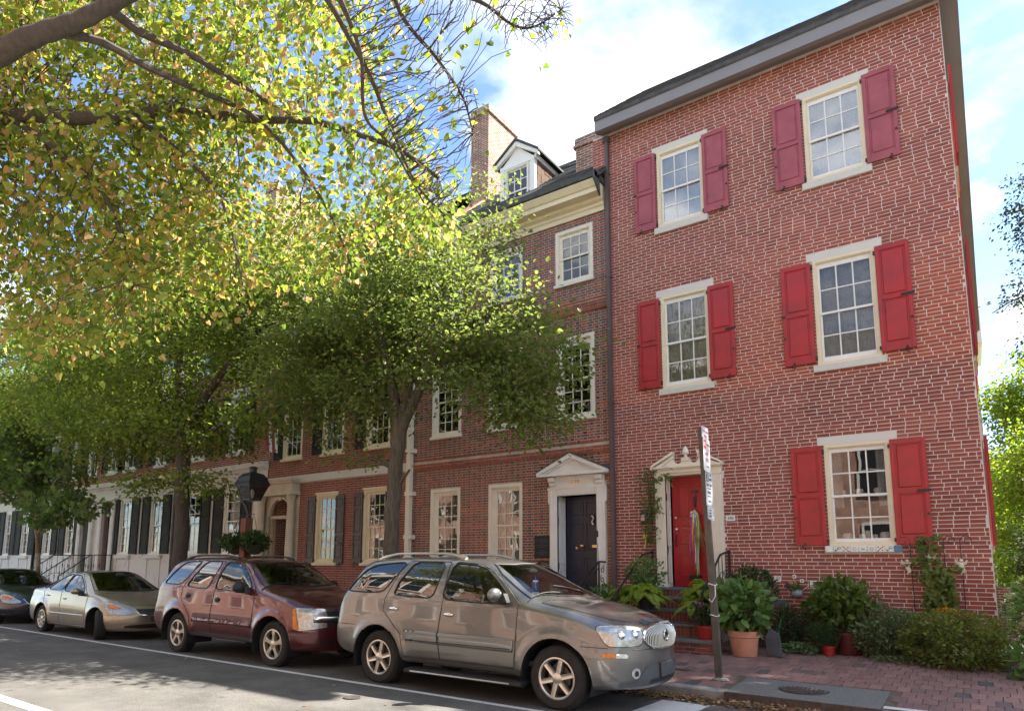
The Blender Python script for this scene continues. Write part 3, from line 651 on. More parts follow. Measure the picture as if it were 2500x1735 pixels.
def shell(house, x0, x1, z0, z1, depth, m, y0=0.24):
    mb = MB()
    mb.box(x0 + 0.002, x0 + 0.22, y0, depth, z0, z1); mb.box(x1 - 0.22, x1 - 0.002, y0, depth, z0, z1); mb.box(x0 + 0.22, x1 - 0.22, depth - 0.2, depth, z0, z1)
    mb.build('side_walls', m, house)
    mb = MB()
    for z in (z0 + 0.9, z0 + (z1 - z0) * 0.42, z0 + (z1 - z0) * 0.70, z1 - 0.1): mb.box(x0 + 0.225, x1 - 0.225, y0 + 0.03, depth - 0.21, z - 0.1, z)
    mb.box(x0 + 0.225, x1 - 0.225, 2.2, 2.25, z0 + 0.9, z1 - 0.2)
    mb.build('interior', MAT['room_dark'], house)
def gable_roof(house, x0, x1, ye, ze, yr, zr, yb, zb, m, th=0.09, rows=16, name='roof'):
    """front slope laid in lapped courses, plain back slope"""
    mb = MB(); dy, dz = (yr - ye) / rows, (zr - ze) / rows
    nrm = Vector((0, -(zr - ze), yr - ye)).normalized()
    for k in range(rows):
        a = (ye + k * dy, ze + k * dz); b = (ye + (k + 1.15) * dy, ze + (k + 1.15) * dz) if k < rows - 1 else (yr, zr)
        o1 = 0.026; o2 = 0.006
        n = int((x1 - x0) / 0.9); xs = np.linspace(x0, x1, n + 1)
        for i in range(n):
            j = random.uniform(-0.006, 0.006)
            xa, xb = xs[i] + 0.004, xs[i + 1] - 0.004
            mb.add([(xa, a[0] + nrm.y * (o1 + j), a[1] + nrm.z * (o1 + j)), (xb, a[0] + nrm.y * (o1 + j), a[1] + nrm.z * (o1 + j)), (xb, b[0] + nrm.y * o2, b[1] + nrm.z * o2), (xa, b[0] + nrm.y * o2, b[1] + nrm.z * o2),
                    (xa, a[0], a[1]), (xb, a[0], a[1])], [(0, 1, 2, 3), (4, 5, 1, 0)])
    t = th
    mb.add([(x0, ye, ze), (x1, ye, ze), (x1, yr, zr), (x0, yr, zr), (x0, yb, zb), (x1, yb, zb), (x0, ye, ze - t), (x1, ye, ze - t), (x1, yr, zr - t), (x0, yr, zr - t), (x0, yb, zb - t), (x1, yb, zb - t)],
           [(0, 1, 2, 3), (3, 2, 5, 4), (6, 9, 8, 7), (9, 10, 11, 8), (0, 3, 9, 6), (1, 7, 8, 2), (3, 4, 10, 9), (2, 8, 11, 5), (0, 6, 7, 1), (4, 5, 11, 10)])
    return mb.build(name, m, house)
def panel_door(house, x0, x1, z0, z1, y, m, cells, name='door'):
    """door leaf with raised panels; cells = list of (x0,x1,z0,z1) fractions"""
    mb = MB(); mb.box(x0, x1, y, y + 0.05, z0, z1)
    for (a, b, c, d) in cells:
        xa, xb, za, zb = x0 + (x1 - x0) * a, x0 + (x1 - x0) * b, z0 + (z1 - z0) * c, z0 + (z1 - z0) * d
        t = 0.018
        mb.box(xa - t, xa, y - 0.012, y, za - t, zb + t); mb.box(xb, xb + t, y - 0.012, y, za - t, zb + t); mb.box(xa, xb, y - 0.012, y, zb, zb + t); mb.box(xa, xb, y - 0.012, y, za - t, za)
        mb.bevbox(xa + 0.035, xb - 0.035, y - 0.010, y, za + 0.035, zb - 0.035, 0.009)
    return mb.build(name, m, house)
def pilaster(house, x0, x1, z0, z1, y0, m, flutes=4, name='pilaster'):
    mb = MB(); mb.box(x0, x1, y0 + 0.012, 0.06, z0, z1); mb.box(x0 - 0.02, x1 + 0.02, y0 - 0.015, 0.02, z0, z0 + 0.16); mb.box(x0 - 0.015, x1 + 0.015, y0 - 0.012, 0.02, z1 - 0.07, z1)
    n = flutes + 1; w = (x1 - x0) / (2 * flutes + 1)
    for i in range(flutes + 1): mb.box(x0 + 2 * i * w, x0 + (2 * i + 1) * w, y0, y0 + 0.013, z0 + 0.2, z1 - 0.1)
    return mb.build(name, m, house)
def side_panels(house, xa, y0, y1, z0, z1, face, m, cells):
    """panelled reveal beside a recessed door; face +1 looks to +X"""
    mb = MB(); mb.box(min(xa, xa - face * 0.03), max(xa, xa - face * 0.03), y0, y1, z0, z1)
    for c, d in cells:
        za, zb = z0 + (z1 - z0) * c, z0 + (z1 - z0) * d; g = face * 0.012; t = 0.014; a, b = y0 + 0.05, y1 - 0.05
        for (p, q, r, s_) in ((a, a + t, za, zb), (b - t, b, za, zb), (a, b, za, za + t), (a, b, zb - t, zb)):
            mb.box(min(xa, xa + g), max(xa, xa + g), p, q, r, s_)
    return mb.build('door_reveal', m, house)

# ---- number 340: tall red brick house at the right
H340 = empty('brick_house', (-3.2, 0, SW(0)), label='tall red brick row house with bright red shutters and red door', cat='house')
cols340 = {'L': ((-5.24, -4.24), (-5.13, -4.325)), 'R': ((-2.28, -1.268), (-2.175, -1.36))}
rows340 = {3: ((8.95, 10.71), (9.09, 10.55), 9.805), 2: ((5.345, 7.375), (5.51, 7.215), 6.34), 1: ((2.06, 3.865), (2.19, 3.725), 2.94)}
op340 = []; wins = []
for r in (3, 2, 1):
    for c in 'LR':
        if r == 1 and c == 'L': continue
        fx, gx = cols340[c]; fz, gz, mt = rows340[r]; op340.append((fx[0], fx[1], fz[0], fz[1])); wins.append((r, c, fx, gx, fz, gz, mt))
lint = {3: (10.71, 10.855), 2: (7.375, 7.505), 1: (3.865, 4.005)}; sil = {3: (8.81, 8.95), 2: (5.225, 5.345), 1: (1.945, 2.06)}
door_op = (-5.26, -4.32, 1.22, 3.60)
hide340 = []
for (r, c, fx, gx, fz, gz, mt) in wins:
    hide340 += [(fx[0] - 0.10, fx[1] + 0.12, *lint[r]), (fx[0] - 0.08, fx[1] + 0.07, *sil[r])]
hide340 += [(-5.47, -4.10, 0.3, 3.66), (-5.50, -4.09, 0.3, 1.2)]
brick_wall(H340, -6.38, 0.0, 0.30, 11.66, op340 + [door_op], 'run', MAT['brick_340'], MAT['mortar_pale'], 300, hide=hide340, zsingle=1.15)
brick_wall(H340, -6.78, -6.385, 10.0, 11.66, [], 'run', MAT['brick_340'], MAT['mortar_pale'], 0)
shell(H340, -6.38, 0.0, 0.25, 11.66, 9.6, MAT['side_brick'])
for (r, c, fx, gx, fz, gz, mt) in wins:
    l0, l1 = (fx[0] - 0.10, fx[1] + 0.12)
    cur = {3: ('lace', gz[0] - .03, gz[1] + .03, 'full'), 2: ('lace', gz[0] - .03, gz[1] + .03, 'full'), 1: ('lace', gz[0] + .55, gz[1] + .03, 'sides')}[r]
    w = window(H340, fx, fz, gx, gz, mt, 3, (2, 2), MAT['cream'], MAT['white_paint'], MAT['glass_storm'] if r == 3 else MAT['glass_storm_low'], sill=(fx[0] - 0.08, fx[1] + 0.07, sil[r][0], sil[r][1], 0.055), lintel=(l0, l1, *lint[r]),
               sill_m=MAT['sill_worn'], lintel_m=MAT['stone_white'], curtain=cur)
    sm = MAT['shutter_red'] if r < 3 else MAT['shutter_red_faded']
    za, zb = {3: (8.96, 10.72), 2: (5.41, 7.345), 1: (2.07, 3.85)}[r]; xl = {'L': ((-5.75, -5.27), (-4.235, -3.73)), 'R': ((-2.83, -2.315), (-1.262, -0.75))}[c]
    shutter(H340, *xl[0], za, zb, sm, (0.50,), -1); shutter(H340, *xl[1], za, zb, sm, (0.50,), 1)
    if r == 1:
        SILL1 = w
        # decorated tiles on the ground floor sill
        x = -2.345
        for k in range(9):
            xa = -2.345 + k * 0.1295; mb = MB(); mb.bevbox(xa + 0.004, xa + 0.122, -0.066, -0.056, 1.948, 2.056, 0.003, 1 if k in (8,) else 0)
            cx, cz = xa + 0.063, 2.002
            if k in (1, 7):
                mb.tube([(cx - 0.03, -0.067, cz - 0.045), (cx - 0.005, -0.067, cz - 0.01), (cx + 0.02, -0.067, cz + 0.02)], 0.004, 4, 2)
                mb.tube([(cx + 0.02 + 0.026 * math.cos(t), -0.067, cz + 0.018 + 0.022 * math.sin(t)) for t in np.linspace(0, 6.28, 9)], 0.003, 4, 2); mb.ellips((cx - 0.035, -0.067, cz - 0.02), (0.014, 0.002, 0.010), 6, 4, 2)
            elif k in (2, 6):
                s = -1 if k == 2 else 1
                mb.prism([(cx - 0.05 * s - 0.012, cz - 0.048), (cx - 0.05 * s + 0.012, cz - 0.048), (cx + 0.05 * s + 0.012, cz + 0.048), (cx + 0.05 * s - 0.012, cz + 0.048)], -0.0675, -0.066, 3)
                for q in (-1, 1): mb.ellips((cx + q * 0.03 * s, -0.067, cz - q * 0.026), (0.012, 0.002, 0.012), 6, 4, 4)
            elif k in (3, 5):
                for q in range(5): mb.ellips((cx + 0.024 * math.cos(q * 1.257), -0.067, cz + 0.024 * math.sin(q * 1.257)), (0.010, 0.002, 0.013), 6, 4, 5)
            elif k == 4: mb.tube([(cx - 0.03, -0.067, cz + 0.014), (cx, -0.067, cz - 0.004), (cx + 0.03, -0.067, cz - 0.002)], [0.003, 0.007, 0.003], 5, 4)
            mb.build('sill_tile', [MAT['tile_white'], MAT['tile_blue'], MAT['tile_ink'], MAT['tile_orange'], MAT['tile_green'], MAT['tile_pink']], w)
# eave, gutter, roof
mb = MB(); mb.prism([(-0.42, 11.52), (-0.42, 11.83), (-0.36, 11.86), (0.02, 11.86), (0.02, 11.665), (-0.30, 11.52)], -6.53, 0.32, axis='X'); mb.build('gutter_board', MAT['grey_metal'], H340)
gable_roof(H340, -6.53, 0.36, -0.45, 11.86, 2.65, 14.48, 10.6, 8.9, MAT['roof_shingle'], rows=15)
mb = MB(); mb.prism([(-0.40, 11.72), (2.65, 14.32), (10.5, 8.80), (10.5, 8.62), (2.65, 14.08), (-0.40, 11.5)], 0.335, 0.372, axis='X'); mb.build('rake_board', MAT['grey_metal'], H340)
mb = MB(); mb.prism([(-0.40, 11.50), (2.65, 14.08), (10.5, 8.62), (10.5, 8.58), (2.65, 14.04), (-0.40, 11.46)], 0.004, 0.334, axis='X'); mb.build('soffit', MAT['grey_metal'], H340)
mb = MB(); mb.prism([(0.24, 11.66), (2.65, 14.0), (9.6, 9.2), (9.6, 9.15), (0.24, 9.15)], -0.004, 0.0, axis='X'); mb.build('gable_wall', MAT['side_brick'], H340)
# downspout between 338 and 340
ds = MB(); ds.box(-6.44, -6.355, -0.115, -0.03, 0.32, 11.40); ds.box(-6.425, -6.37, -0.122, -0.115, 0.32, 11.40)
ds.prism([(-0.14, 11.52), (-0.14, 11.40), (-0.02, 11.40), (-0.02, 11.52)], -6.47, -6.33, axis='X'); dsp = ds.build('downspout', MAT['downspout_brown'], H340)
for z in (1.6, 2.35, 5.2, 8.1, 10.6):
    mb = MB(); mb.box(-6.455, -6.34, -0.128, -0.0, z, z + 0.03); mb.build('bracket', MAT['downspout_brown'], dsp)
# side wall windows and shutters seen edge on
for (z0, z1) in ((9.0, 10.75), (5.4, 7.4), (2.07, 3.9)):
    for y0 in (1.1, 4.4):
        mb = MB(); mb.box(0.004, 0.03, y0, y0 + 1.0, z0, z1); mb.box(0.004, 0.06, y0 - 0.06, y0 + 1.06, z0 - 0.1, z0); mb.build('side_window', MAT['cream'], H340)
        for a in (y0 - 0.52, y0 + 1.0):
            mb = MB(); mb.box(0.045, 0.085, a, a + 0.5, z0, z1); mb.box(0.085, 0.092, a + 0.07, a + 0.43, z0 + 0.12, z0 + 0.8); mb.box(0.085, 0.092, a + 0.07, a + 0.43, z0 + 0.95, z1 - 0.1); mb.build('side_shutter', MAT['shutter_red'], H340)
# rear wing
mb = MB(); mb.box(-3.0, 0.40, 20.0, 26.5, 0.2, 12.3); mb.box(0.20, 0.64, 20.0, 24.0, 10.9, 12.3); mb.build('rear_wing', MAT['cream_pale'], H340)
# door case
CR = MAT['cream_pale']
for (a, b) in ((-5.46, -5.25), (-4.33, -4.11)): pilaster(H340, a, b, 1.20, 3.57, -0.06, CR)
mb = MB(); mb.box(-5.47, -4.10, -0.075, 0.05, 3.57, 3.64); mb.box(-5.25, -4.33, -0.03, 0.27, 3.52, 3.57)
mb.box(-5.50, -4.09, -0.12, 0.03, 3.64, 3.665); mb.box(-5.525, -4.065, -0.15, 0.03, 3.665, 3.70); mb.build('entablature', CR, H340)
ped = [(-5.50, 3.70)]
cx = -4.795
def pediment_half(sg):
    xo = cx + sg * 0.715; xt = cx + sg * 0.245
    mb = MB()
    # raking cornice bar
    mb.prism([(xo, 3.70), (xo, 3.735), (xt, 4.00), (xt, 3.935)], -0.15, 0.0); mb.prism([(xo - sg * 0.06, 3.70), (xt, 3.925), (xt, 3.87), (xo - sg * 0.19, 3.70)], -0.10, 0.0)
    arc = [(cx + sg * (0.165 - 0.085 * math.cos(t)), 3.835 - 0.085 * math.sin(t)) for t in np.linspace(0, math.pi, 9)]
    poly = [(xo - sg * 0.1, 3.701)] + [(cx + sg * 0.0, 3.701), (cx + sg * 0.0, 3.835)] + arc + [(xt, 3.86)]
    mb.prism(poly, -0.055, 0.0)
    mb.build('pediment', CR, H340)
pediment_half(1); pediment_half(-1)
mb = MB(); mb.box(cx - 0.075, cx + 0.075, -0.10, 0.0, 3.80, 3.86); mb.lathe([(0.0, 0), (0.055, 0), (0.055, 0.012), (0.028, 0.03), (0.03, 0.05), (0.065, 0.085), (0.07, 0.11), (0.066, 0.115), (0.06, 0.15), (0.04, 0.20), (0.015, 0.235), (0, 0.245)], (cx, -0.06, 3.86), 14); mb.build('finial', CR, H340, smooth=True)
side_panels(H340, -5.25, -0.03, 0.25, 1.28, 3.52, 1, CR, ((0.03, 0.3), (0.36, 0.78), (0.84, 0.97))); side_panels(H340, -4.33, -0.03, 0.25, 1.28, 3.52, -1, CR, ((0.03, 0.3), (0.36, 0.78), (0.84, 0.97)))
d340 = panel_door(H340, -5.215, -4.36, 1.285, 3.52, 0.25, MAT['door_red'], [(0.14, 0.45, 0.62, 0.92), (0.55, 0.86, 0.62, 0.92), (0.14, 0.86, 0.36, 0.56), (0.14, 0.86, 0.07, 0.30)])
mb = MB(); mb.lathe([(0, 0), (0.028, 0), (0.024, -0.02), (0, -0.022)], (-5.15, 0.25, 2.68), 12, axis='Y'); mb.lathe([(0, 0), (0.028, 0), (0.028, -0.02), (0, -0.03)], (-5.14, 0.25, 2.44), 12, axis='Y'); mb.build('lock', MAT['steel'], d340)
mb = MB(); mb.tube([(-5.145, 0.235, 2.32), (-5.145, 0.20, 2.28), (-5.15, 0.20, 2.15), (-5.145, 0.235, 2.10)], 0.010, 6); mb.build('handle', MAT['iron'], d340)
mb = MB(); mb.box(-4.80, -4.66, 0.228, 0.24, 3.17, 3.23); mb.box(-4.77, -4.71, 0.222, 0.24, 2.98, 3.10); mb.tube([(-4.74, 0.22, 3.06), (-4.74, 0.205, 2.95), (-4.74, 0.225, 2.88)], 0.018, 6); mb.build('door_knocker', MAT['cast_iron'], d340)
mb = MB(); mb.box(-4.90, -4.66, 0.215, 0.24, 1.42, 1.51); mb.build('letter_slot', MAT['black_plastic'], d340)
# number plate
npl = empty('number_plate', (-3.975, -0.012, 2.615), label='small white enamel plate with blue house number 340 beside red door', cat='house number')
mb = MB(); mb.bevbox(-4.063, -3.888, -0.014, -0.003, 2.558, 2.672, 0.003); pl = mb.build('plate', MAT['tile_white'], npl)
lettering('numerals', '340', 0.085, (-3.975, -0.0155, 2.612), npl, MAT['number_blue'], sx=0.95)
# front steps of 340
st = empty('front_steps', (-4.8, -1.2, SW(-1.2)), label='brick steps with bluestone treads rising to the red door', cat='steps')
tz = [0.465, 0.69, 0.905, 1.115, 1.275]; ty = [-1.93, -1.58, -1.23, -0.88, -0.53]; zprev = 0.20
for k in range(5):
    x0, x1 = (-5.62, -3.76) if k == 0 else (-5.50, -4.06)
    mb = MB(); mb.box(x0 + 0.03, x1 - 0.03, ty[k] + 0.035, (ty[k + 1] + 0.05) if k < 4 else 0.0, 0.12, tz[k] - 0.052); rs = mb.build('riser', MAT['mortar_grey'], st)
    mb = MB(); mb.bevbox(x0, x1, ty[k], (ty[k + 1] + 0.05) if k < 4 else 0.24, tz[k] - 0.05, tz[k], 0.006); mb.build('tread', MAT['blue_stone'], st)
    x = x0 + 0.03; B = []
    while x < x1 - 0.03:
        w = 0.20 if k == 0 else 0.072
        zt = tz[k] - 0.055; zb_ = zprev + 0.004
        if k == 0:
            for r in range(3): B.append((x + (0.1 if r % 2 else 0), min(x + (0.1 if r % 2 else 0) + w - 0.008, x1 - 0.03), zb_ + r * (zt - zb_) / 3, zb_ + (r + 1) * (zt - zb_) / 3 - 0.008))
        else: B.append((x, min(x + w - 0.008, x1 - 0.03), zb_, zt))
        x += w
    o = obj('riser_bricks', boxes_mesh('riser_bricks', [b for b in B if b[1] - b[0] > 0.02], MAT['brick_step'], yf=ty[k] + 0.027, depth=0.03), rs)
    zprev = tz[k]
def iron_rail(name, pts, label, h=0.82, n_bal=9, cat='railing', scroll=True, group=None):
    """hand rail following pts (the foot line), balusters, end posts"""
    r = empty(name, pts[0], label=label, cat=cat, group=group); P = [Vector(p) for p in pts]; up = Vector((0, 0, h)); I = MAT['iron']
    mb = MB(); mb.tube([p + up for p in P], 0.021, 6); mb.build('hand_rail', I, r)
    mb = MB(); mb.tube([p + up * 0.12 for p in P], 0.010, 5); mb.build('bottom_rail', I, r)
    for p in (P[0], P[-1]):
        mb = MB(); mb.box(p.x - 0.018, p.x + 0.018, p.y - 0.018, p.y + 0.018, p.z, p.z + h); mb.build('post', I, r)
    seg = [(P[i], P[i + 1]) for i in range(len(P) - 1)]; tot = sum((b - a).length for a, b in seg)
    for k in range(1, n_bal):
        d = tot * k / n_bal
        for a, b in seg:
            l = (b - a).length
            if d <= l: q = a.lerp(b, d / l); break
            d -= l
        mb = MB(); mb.tube([q + up * 0.12, q + up], 0.008, 4)
        if scroll: mb.tube([q + up * (0.5 + 0.10 * math.sin(t)) + Vector((0.05 * math.cos(t), 0, 0)) for t in np.linspace(0, 6.28, 9)], 0.006, 4)
        mb.build('baluster', I, r)
    return r
iron_rail('stair_railing', [(-5.55, -2.0, 0.28), (-5.55, -0.6, 1.10), (-5.55, -0.05, 1.18)], 'black iron stair railing left of red door, half hidden in plants', 0.80, 9)
iron_rail('stair_railing', [(-4.02, -1.7, 0.42), (-4.02, -0.6, 1.10), (-4.02, -0.05, 1.18)], 'black iron stair railing right of red door, behind the sign post', 0.80, 8)

# ---- number 338: patterned brick house with cream cornice and dormer
H338 = empty('brick_house', (-9.3, 0, SW(0)), label='patterned brick row house with dark glazed headers, cream cornice and navy door', cat='house')
c338 = [(-11.61, -10.63), (-9.74, -8.76), (-7.81, -6.825)]; op = []; wl = []
for i, (a, b) in enumerate(c338):
    g = (a + 0.235, b - 0.10) if i < 2 else (a + 0.16, b - 0.13)
    g2 = (a + 0.17, b - 0.15)
    if i < 2: wl.append(((a, b), (1.66, 3.625), (a + 0.235, b - 0.10), (1.81, 3.45), 2.63, (3, 3), 1))
    wl.append(((a, b), (5.02, 6.95), g2, (5.14, 6.74), 5.94, (3, 3), 2)); wl.append(((a, b), (8.27, 9.60), g2, (8.38, 9.42), 8.92, (2, 2), 3))
for w in wl: op.append((w[0][0], w[0][1], w[1][0], w[1][1]))
bands = [(-12.20, -6.385, 4.20, 4.40), (-12.20, -6.385, 7.50, 7.72)]
brick_wall(H338, -12.2, -6.385, 0.30, 9.85, op + [(-7.83, -6.78, 0.9, 3.30)], 'flemish', MAT['brick_338'], MAT['mortar_grey'], 290, hm=MAT['brick_glazed'], hide=bands + [(-8.03, -6.58, 0.3, 3.5)], bl=0.218, course=0.0635, zsingle=2.0)
for (a, b, c, d) in bands:
    bw = lay_bricks(a, b, c, d, [], 'run'); o = obj('belt_course', boxes_mesh('belt_course', bw[:, :4], MAT['brick_338'], yf=-0.022, depth=0.04), H338); tag(o, kind='stuff')
    mb = MB(); mb.box(a, b, -0.015, 0.01, c, d); mb.build('belt_backing', MAT['mortar_grey'], H338)
    mb = MB(); mb.box(a, b, -0.030, 0.0, c - 0.03, c - 0.002); mb.box(a, b, -0.030, 0.0, d + 0.002, d + 0.03); mb.build('belt_edge', MAT['brick_338'], H338)
shell(H338, -12.2, -6.39, 0.25, 9.9, 9.0, MAT['side_brick'])
CP = MAT['cream']
for (fx, fz, gx, gz, mt, rows, fl) in wl:
    window(H338, fx, fz, gx, gz, mt, 3, rows, MAT['cream_pale'] if fl < 3 else MAT['cream_pale'], MAT['cream_pale'], MAT['glass_old'], sill=(fx[0] - 0.03, fx[1] + 0.03, fz[0] - 0.08, fz[0], 0.07),
           curtain=('curtain_sheer', gz[0] - .03, gz[1] + .03, 'full') if fl == 1 else None, cap=0.0)
prof = [(0.0, 9.80), (-0.04, 9.80), (-0.04, 9.90), (-0.075, 9.93), (-0.075, 9.99), (-0.16, 10.03), (-0.18, 10.09), (-0.40, 10.10), (-0.40, 10.20), (-0.44, 10.22), (-0.52, 10.33), (-0.52, 10.36), (0.0, 10.36)]
mb = MB(); mb.prism(prof, -12.3, -6.50, axis='X'); mb.build('cornice', CP, H338)
mb = MB(); mb.prism([(-0.57, 10.37), (-0.60, 10.48), (-0.50, 10.50), (0.0, 10.50), (0.0, 10.37)], -12.3, -6.46, axis='X'); mb.prism([(-0.60, 10.30), (-0.60, 10.50), (-0.36, 10.46), (-0.30, 10.0)], -6.50, -6.46, axis='X'); mb.build('gutter', MAT['lead'], H338)
gable_roof(H338, -12.2, -6.40, -0.45, 10.5, 4.2, 14.4, 9.0, 10.5, MAT['roof_slate'], rows=20)
# dormer
dx0, dx1, dy = -9.93, -8.83, 0.72
dorm = empty('tmp') if False else None
mb = MB(); mb.box(dx0, dx0 + 0.19, dy, dy + 0.10, 10.9, 12.42); mb.box(dx1 - 0.19, dx1, dy, dy + 0.10, 10.9, 12.42); mb.box(dx0 + 0.19, dx1 - 0.19, dy, dy + 0.10, 12.30, 12.42); mb.prism([(dx0, 12.42), (dx1, 12.42), ((dx0 + dx1) / 2, 12.90)], dy, dy + 0.10)
mb.box(dx0 - 0.0, dx0 + 0.14, dy - 0.03, dy, 10.9, 12.44); mb.box(dx1 - 0.14, dx1, dy - 0.03, dy, 10.9, 12.44); mb.box(dx0, dx1, dy - 0.04, dy, 12.34, 12.44)
DM = mb.build('dormer', MAT['white_paint'], H338)
for sg in (-1, 1):
    mx_ = (dx0 + dx1) / 2; e = mx_ + sg * 0.70
    mb = MB(); mb.prism([(e, 12.40), (e, 12.50), (mx_, 13.02), (mx_, 12.88)], dy - 0.10, dy); mb.build('dormer_rake', MAT['white_paint'], DM)
    mb = MB(); mb.prism([(e + sg * 0.03, 12.49), (e + sg * 0.03, 12.55), (mx_, 13.10), (mx_, 13.03)], dy - 0.14, dy + 2.0); mb.build('dormer_roof', MAT['roof_slate'], DM)
window(H338, (dx0 + 0.19, dx1 - 0.19), (10.95, 12.30), (dx0 + 0.25, dx1 - 0.25), (11.02, 12.22), 11.62, 3, (2, 2), MAT['white_paint'], MAT['white_paint'], MAT['glass_old'], y=dy - 0.05, name='dormer_window', curtain=('blind_white', 10.95, 11.3, 'full'))
mb = MB(); mb.box(dx0 + 0.1, dx1 - 0.05, dy + 0.9, dy + 0.95, 10.9, 12.5); mb.box(dx0, dx0 + 0.05, dy + 0.1, dy + 1.8, 10.9, 12.42); mb.build('dormer_inside', MAT['room_dark'], DM)
for k in range(9):
    mb = MB(); z = 11.0 + k * 0.165; n = 6; yend = dy + 1.85 - 0.0
    for i in range(9):
        ya = dy + 0.10 + i * 0.19 + random.uniform(-0.01, 0.01); mb.prism([(ya, z + random.uniform(-0.012, 0.012)), (ya + 0.18, z + random.uniform(-0.012, 0.012)), (ya + 0.18, z + 0.2), (ya, z + 0.2)], dx1 - 0.03 + 0.0, dx1 + 0.012 + random.uniform(0, 0.012), axis='X')
    mb.build('shingle_course', MAT['cedar'], DM)
mb = MB(); mb.box(dx1 - 0.01, dx1 + 0.05, dy - 0.02, dy + 2.0, 12.36, 12.49); mb.build('dormer_eave', MAT['white_paint'], DM)
def chimney(x0, x1, y0, y1, z0, z1, label, pots=0):
    c = empty('chimney', ((x0 + x1) / 2, (y0 + y1) / 2, z0), label=label, cat='chimney')
    mb = MB(); mb.box(x0, x1, y0, y1, z0, z1 - 0.28); mb.build('stack', MAT['chimney_brick'], c)
    mb = MB(); mb.box(x0 - 0.05, x1 + 0.05, y0 - 0.05, y1 + 0.05, z1 - 0.28, z1 - 0.20); mb.box(x0 - 0.02, x1 + 0.02, y0 - 0.02, y1 + 0.02, z1 - 0.20, z1 - 0.05); mb.build('corbel', MAT['chimney_brick'], c)
    mb = MB(); mb.box(x0 - 0.01, x1 + 0.01, y0 - 0.01, y1 + 0.01, z1 - 0.05, z1); mb.build('cap', MAT['concrete'], c)
    for k in range(pots):
        yy = y0 + (y1 - y0) * (k + 0.5) / pots; xx = (x0 + x1) / 2
        mb = MB(); mb.lathe([(0.12, 0), (0.12, 0.28), (0.17, 0.29), (0.17, 0.42), (0.13, 0.44), (0.13, 0.40), (0, 0.40)], (xx, yy, z1), 14); mb.build('flue_pot', MAT['steel'], c, smooth=True)
    return c
chimney(-12.28, -11.60, 2.42, 4.0, 11.5, 16.2, 'tall brick chimney left of the white dormer')
chimney(-7.62, -6.72, 0.72, 1.8, 10.6, 12.42, 'squat brick chimney between cornice end and tall brick house')
chimney(-9.4, -8.7, 5.2, 6.6, 11.5, 14.3, 'distant low chimney behind the dormer roof')
chimney(-22.65, -22.0, 2.1, 4.2, 11.0, 17.05, 'brick chimney with steel flue pots above the trees', 4)
mb = MB(); mb.prism([(0.5, 11.3), (2.3, 12.9), (2.6, 13.4), (2.6, 11.0)], -12.28, -11.62, axis='X'); mb.build('flashing', MAT['flashing_pink'], H338)
# door of 338
for (a, b) in ((-7.99, -7.80), (-6.81, -6.60)):
    mb = MB(); mb.box(a, b, -0.045, 0.05, 0.9, 3.43); mb.box(a + 0.03, b - 0.05, -0.06, -0.045, 0.9, 3.40); mb.box(a + 0.03, a + 0.07, -0.07, -0.06, 0.9, 3.38); mb.build('architrave', MAT['white_paint'], H338)
mb = MB(); mb.box(-7.80, -6.81, -0.045, 0.05, 3.25, 3.43); mb.box(-7.76, -6.85, -0.06, -0.045, 3.28, 3.40); mb.box(-8.03, -7.98, -0.05, 0.02, 3.08, 3.43); mb.box(-6.61, -6.56, -0.05, 0.02, 3.08, 3.43); mb.box(-8.03, -6.56, -0.075, 0.03, 3.40, 3.44)
mb.box(-7.97, -6.62, -0.04, 0.03, 3.44, 3.68); mb.build('frieze', MAT['white_paint'], H338)
for a in (-7.97, -6.80):
    mb = MB(); mb.prism([(-0.05, 3.46), (-0.09, 3.48), (-0.10, 3.54), (-0.16, 3.57), (-0.17, 3.66), (0, 3.66), (0, 3.46)], a, a + 0.17, axis='X'); mb.build('bracket', MAT['white_paint'], H338)
lettering('numerals', '338', 0.12, (-7.33, -0.043, 3.555), H338, MAT['brass'], sx=1.15, bold=0.002)
mb = MB(); mb.box(-8.20, -6.49, -0.26, 0.02, 3.68, 3.74); mb.prism([(-8.05, 3.74), (-6.64, 3.74), (-7.345, 4.06)], -0.14, 0.0); mb.build('pediment', MAT['white_paint'], H338)
for sg in (-1, 1):
    e = -7.345 + sg * 0.865
    mb = MB(); mb.prism([(e, 3.70), (e, 3.775), (-7.345, 4.17), (-7.345, 4.07)], -0.27, 0.0); mb.prism([(e - sg * 0.09, 3.735), (-7.345, 4.065), (-7.345, 4.03), (e - sg * 0.17, 3.735)], -0.20, 0.0); mb.build('raking_cornice', MAT['white_paint'], H338)
    mb = MB(); mb.prism([(e + sg * 0.015, 3.777), (e + sg * 0.015, 3.79), (-7.345, 4.195), (-7.345, 4.173)], -0.285, 0.0); mb.build('pediment_roof', MAT['lead'], H338)
side_panels(H338, -7.80, -0.02, 0.36, 0.95, 3.25, 1, MAT['white_paint'], ((0.02, 0.12), (0.16, 0.28), (0.34, 0.72), (0.78, 0.95)))
side_panels(H338, -6.81, -0.02, 0.36, 0.95, 3.25, -1, MAT['white_paint'], ((0.02, 0.12), (0.16, 0.28), (0.34, 0.72), (0.78, 0.95)))
d338 = panel_door(H338, -7.77, -6.84, 0.95, 3.25, 0.36, MAT['door_navy'], [(0.10, 0.45, 0.80, 0.95), (0.55, 0.90, 0.80, 0.95), (0.10, 0.45, 0.46, 0.74), (0.55, 0.90, 0.46, 0.74), (0.10, 0.45, 0.24, 0.40), (0.55, 0.90, 0.24, 0.40), (0.10, 0.45, 0.05, 0.18), (0.55, 0.90, 0.05, 0.18)])
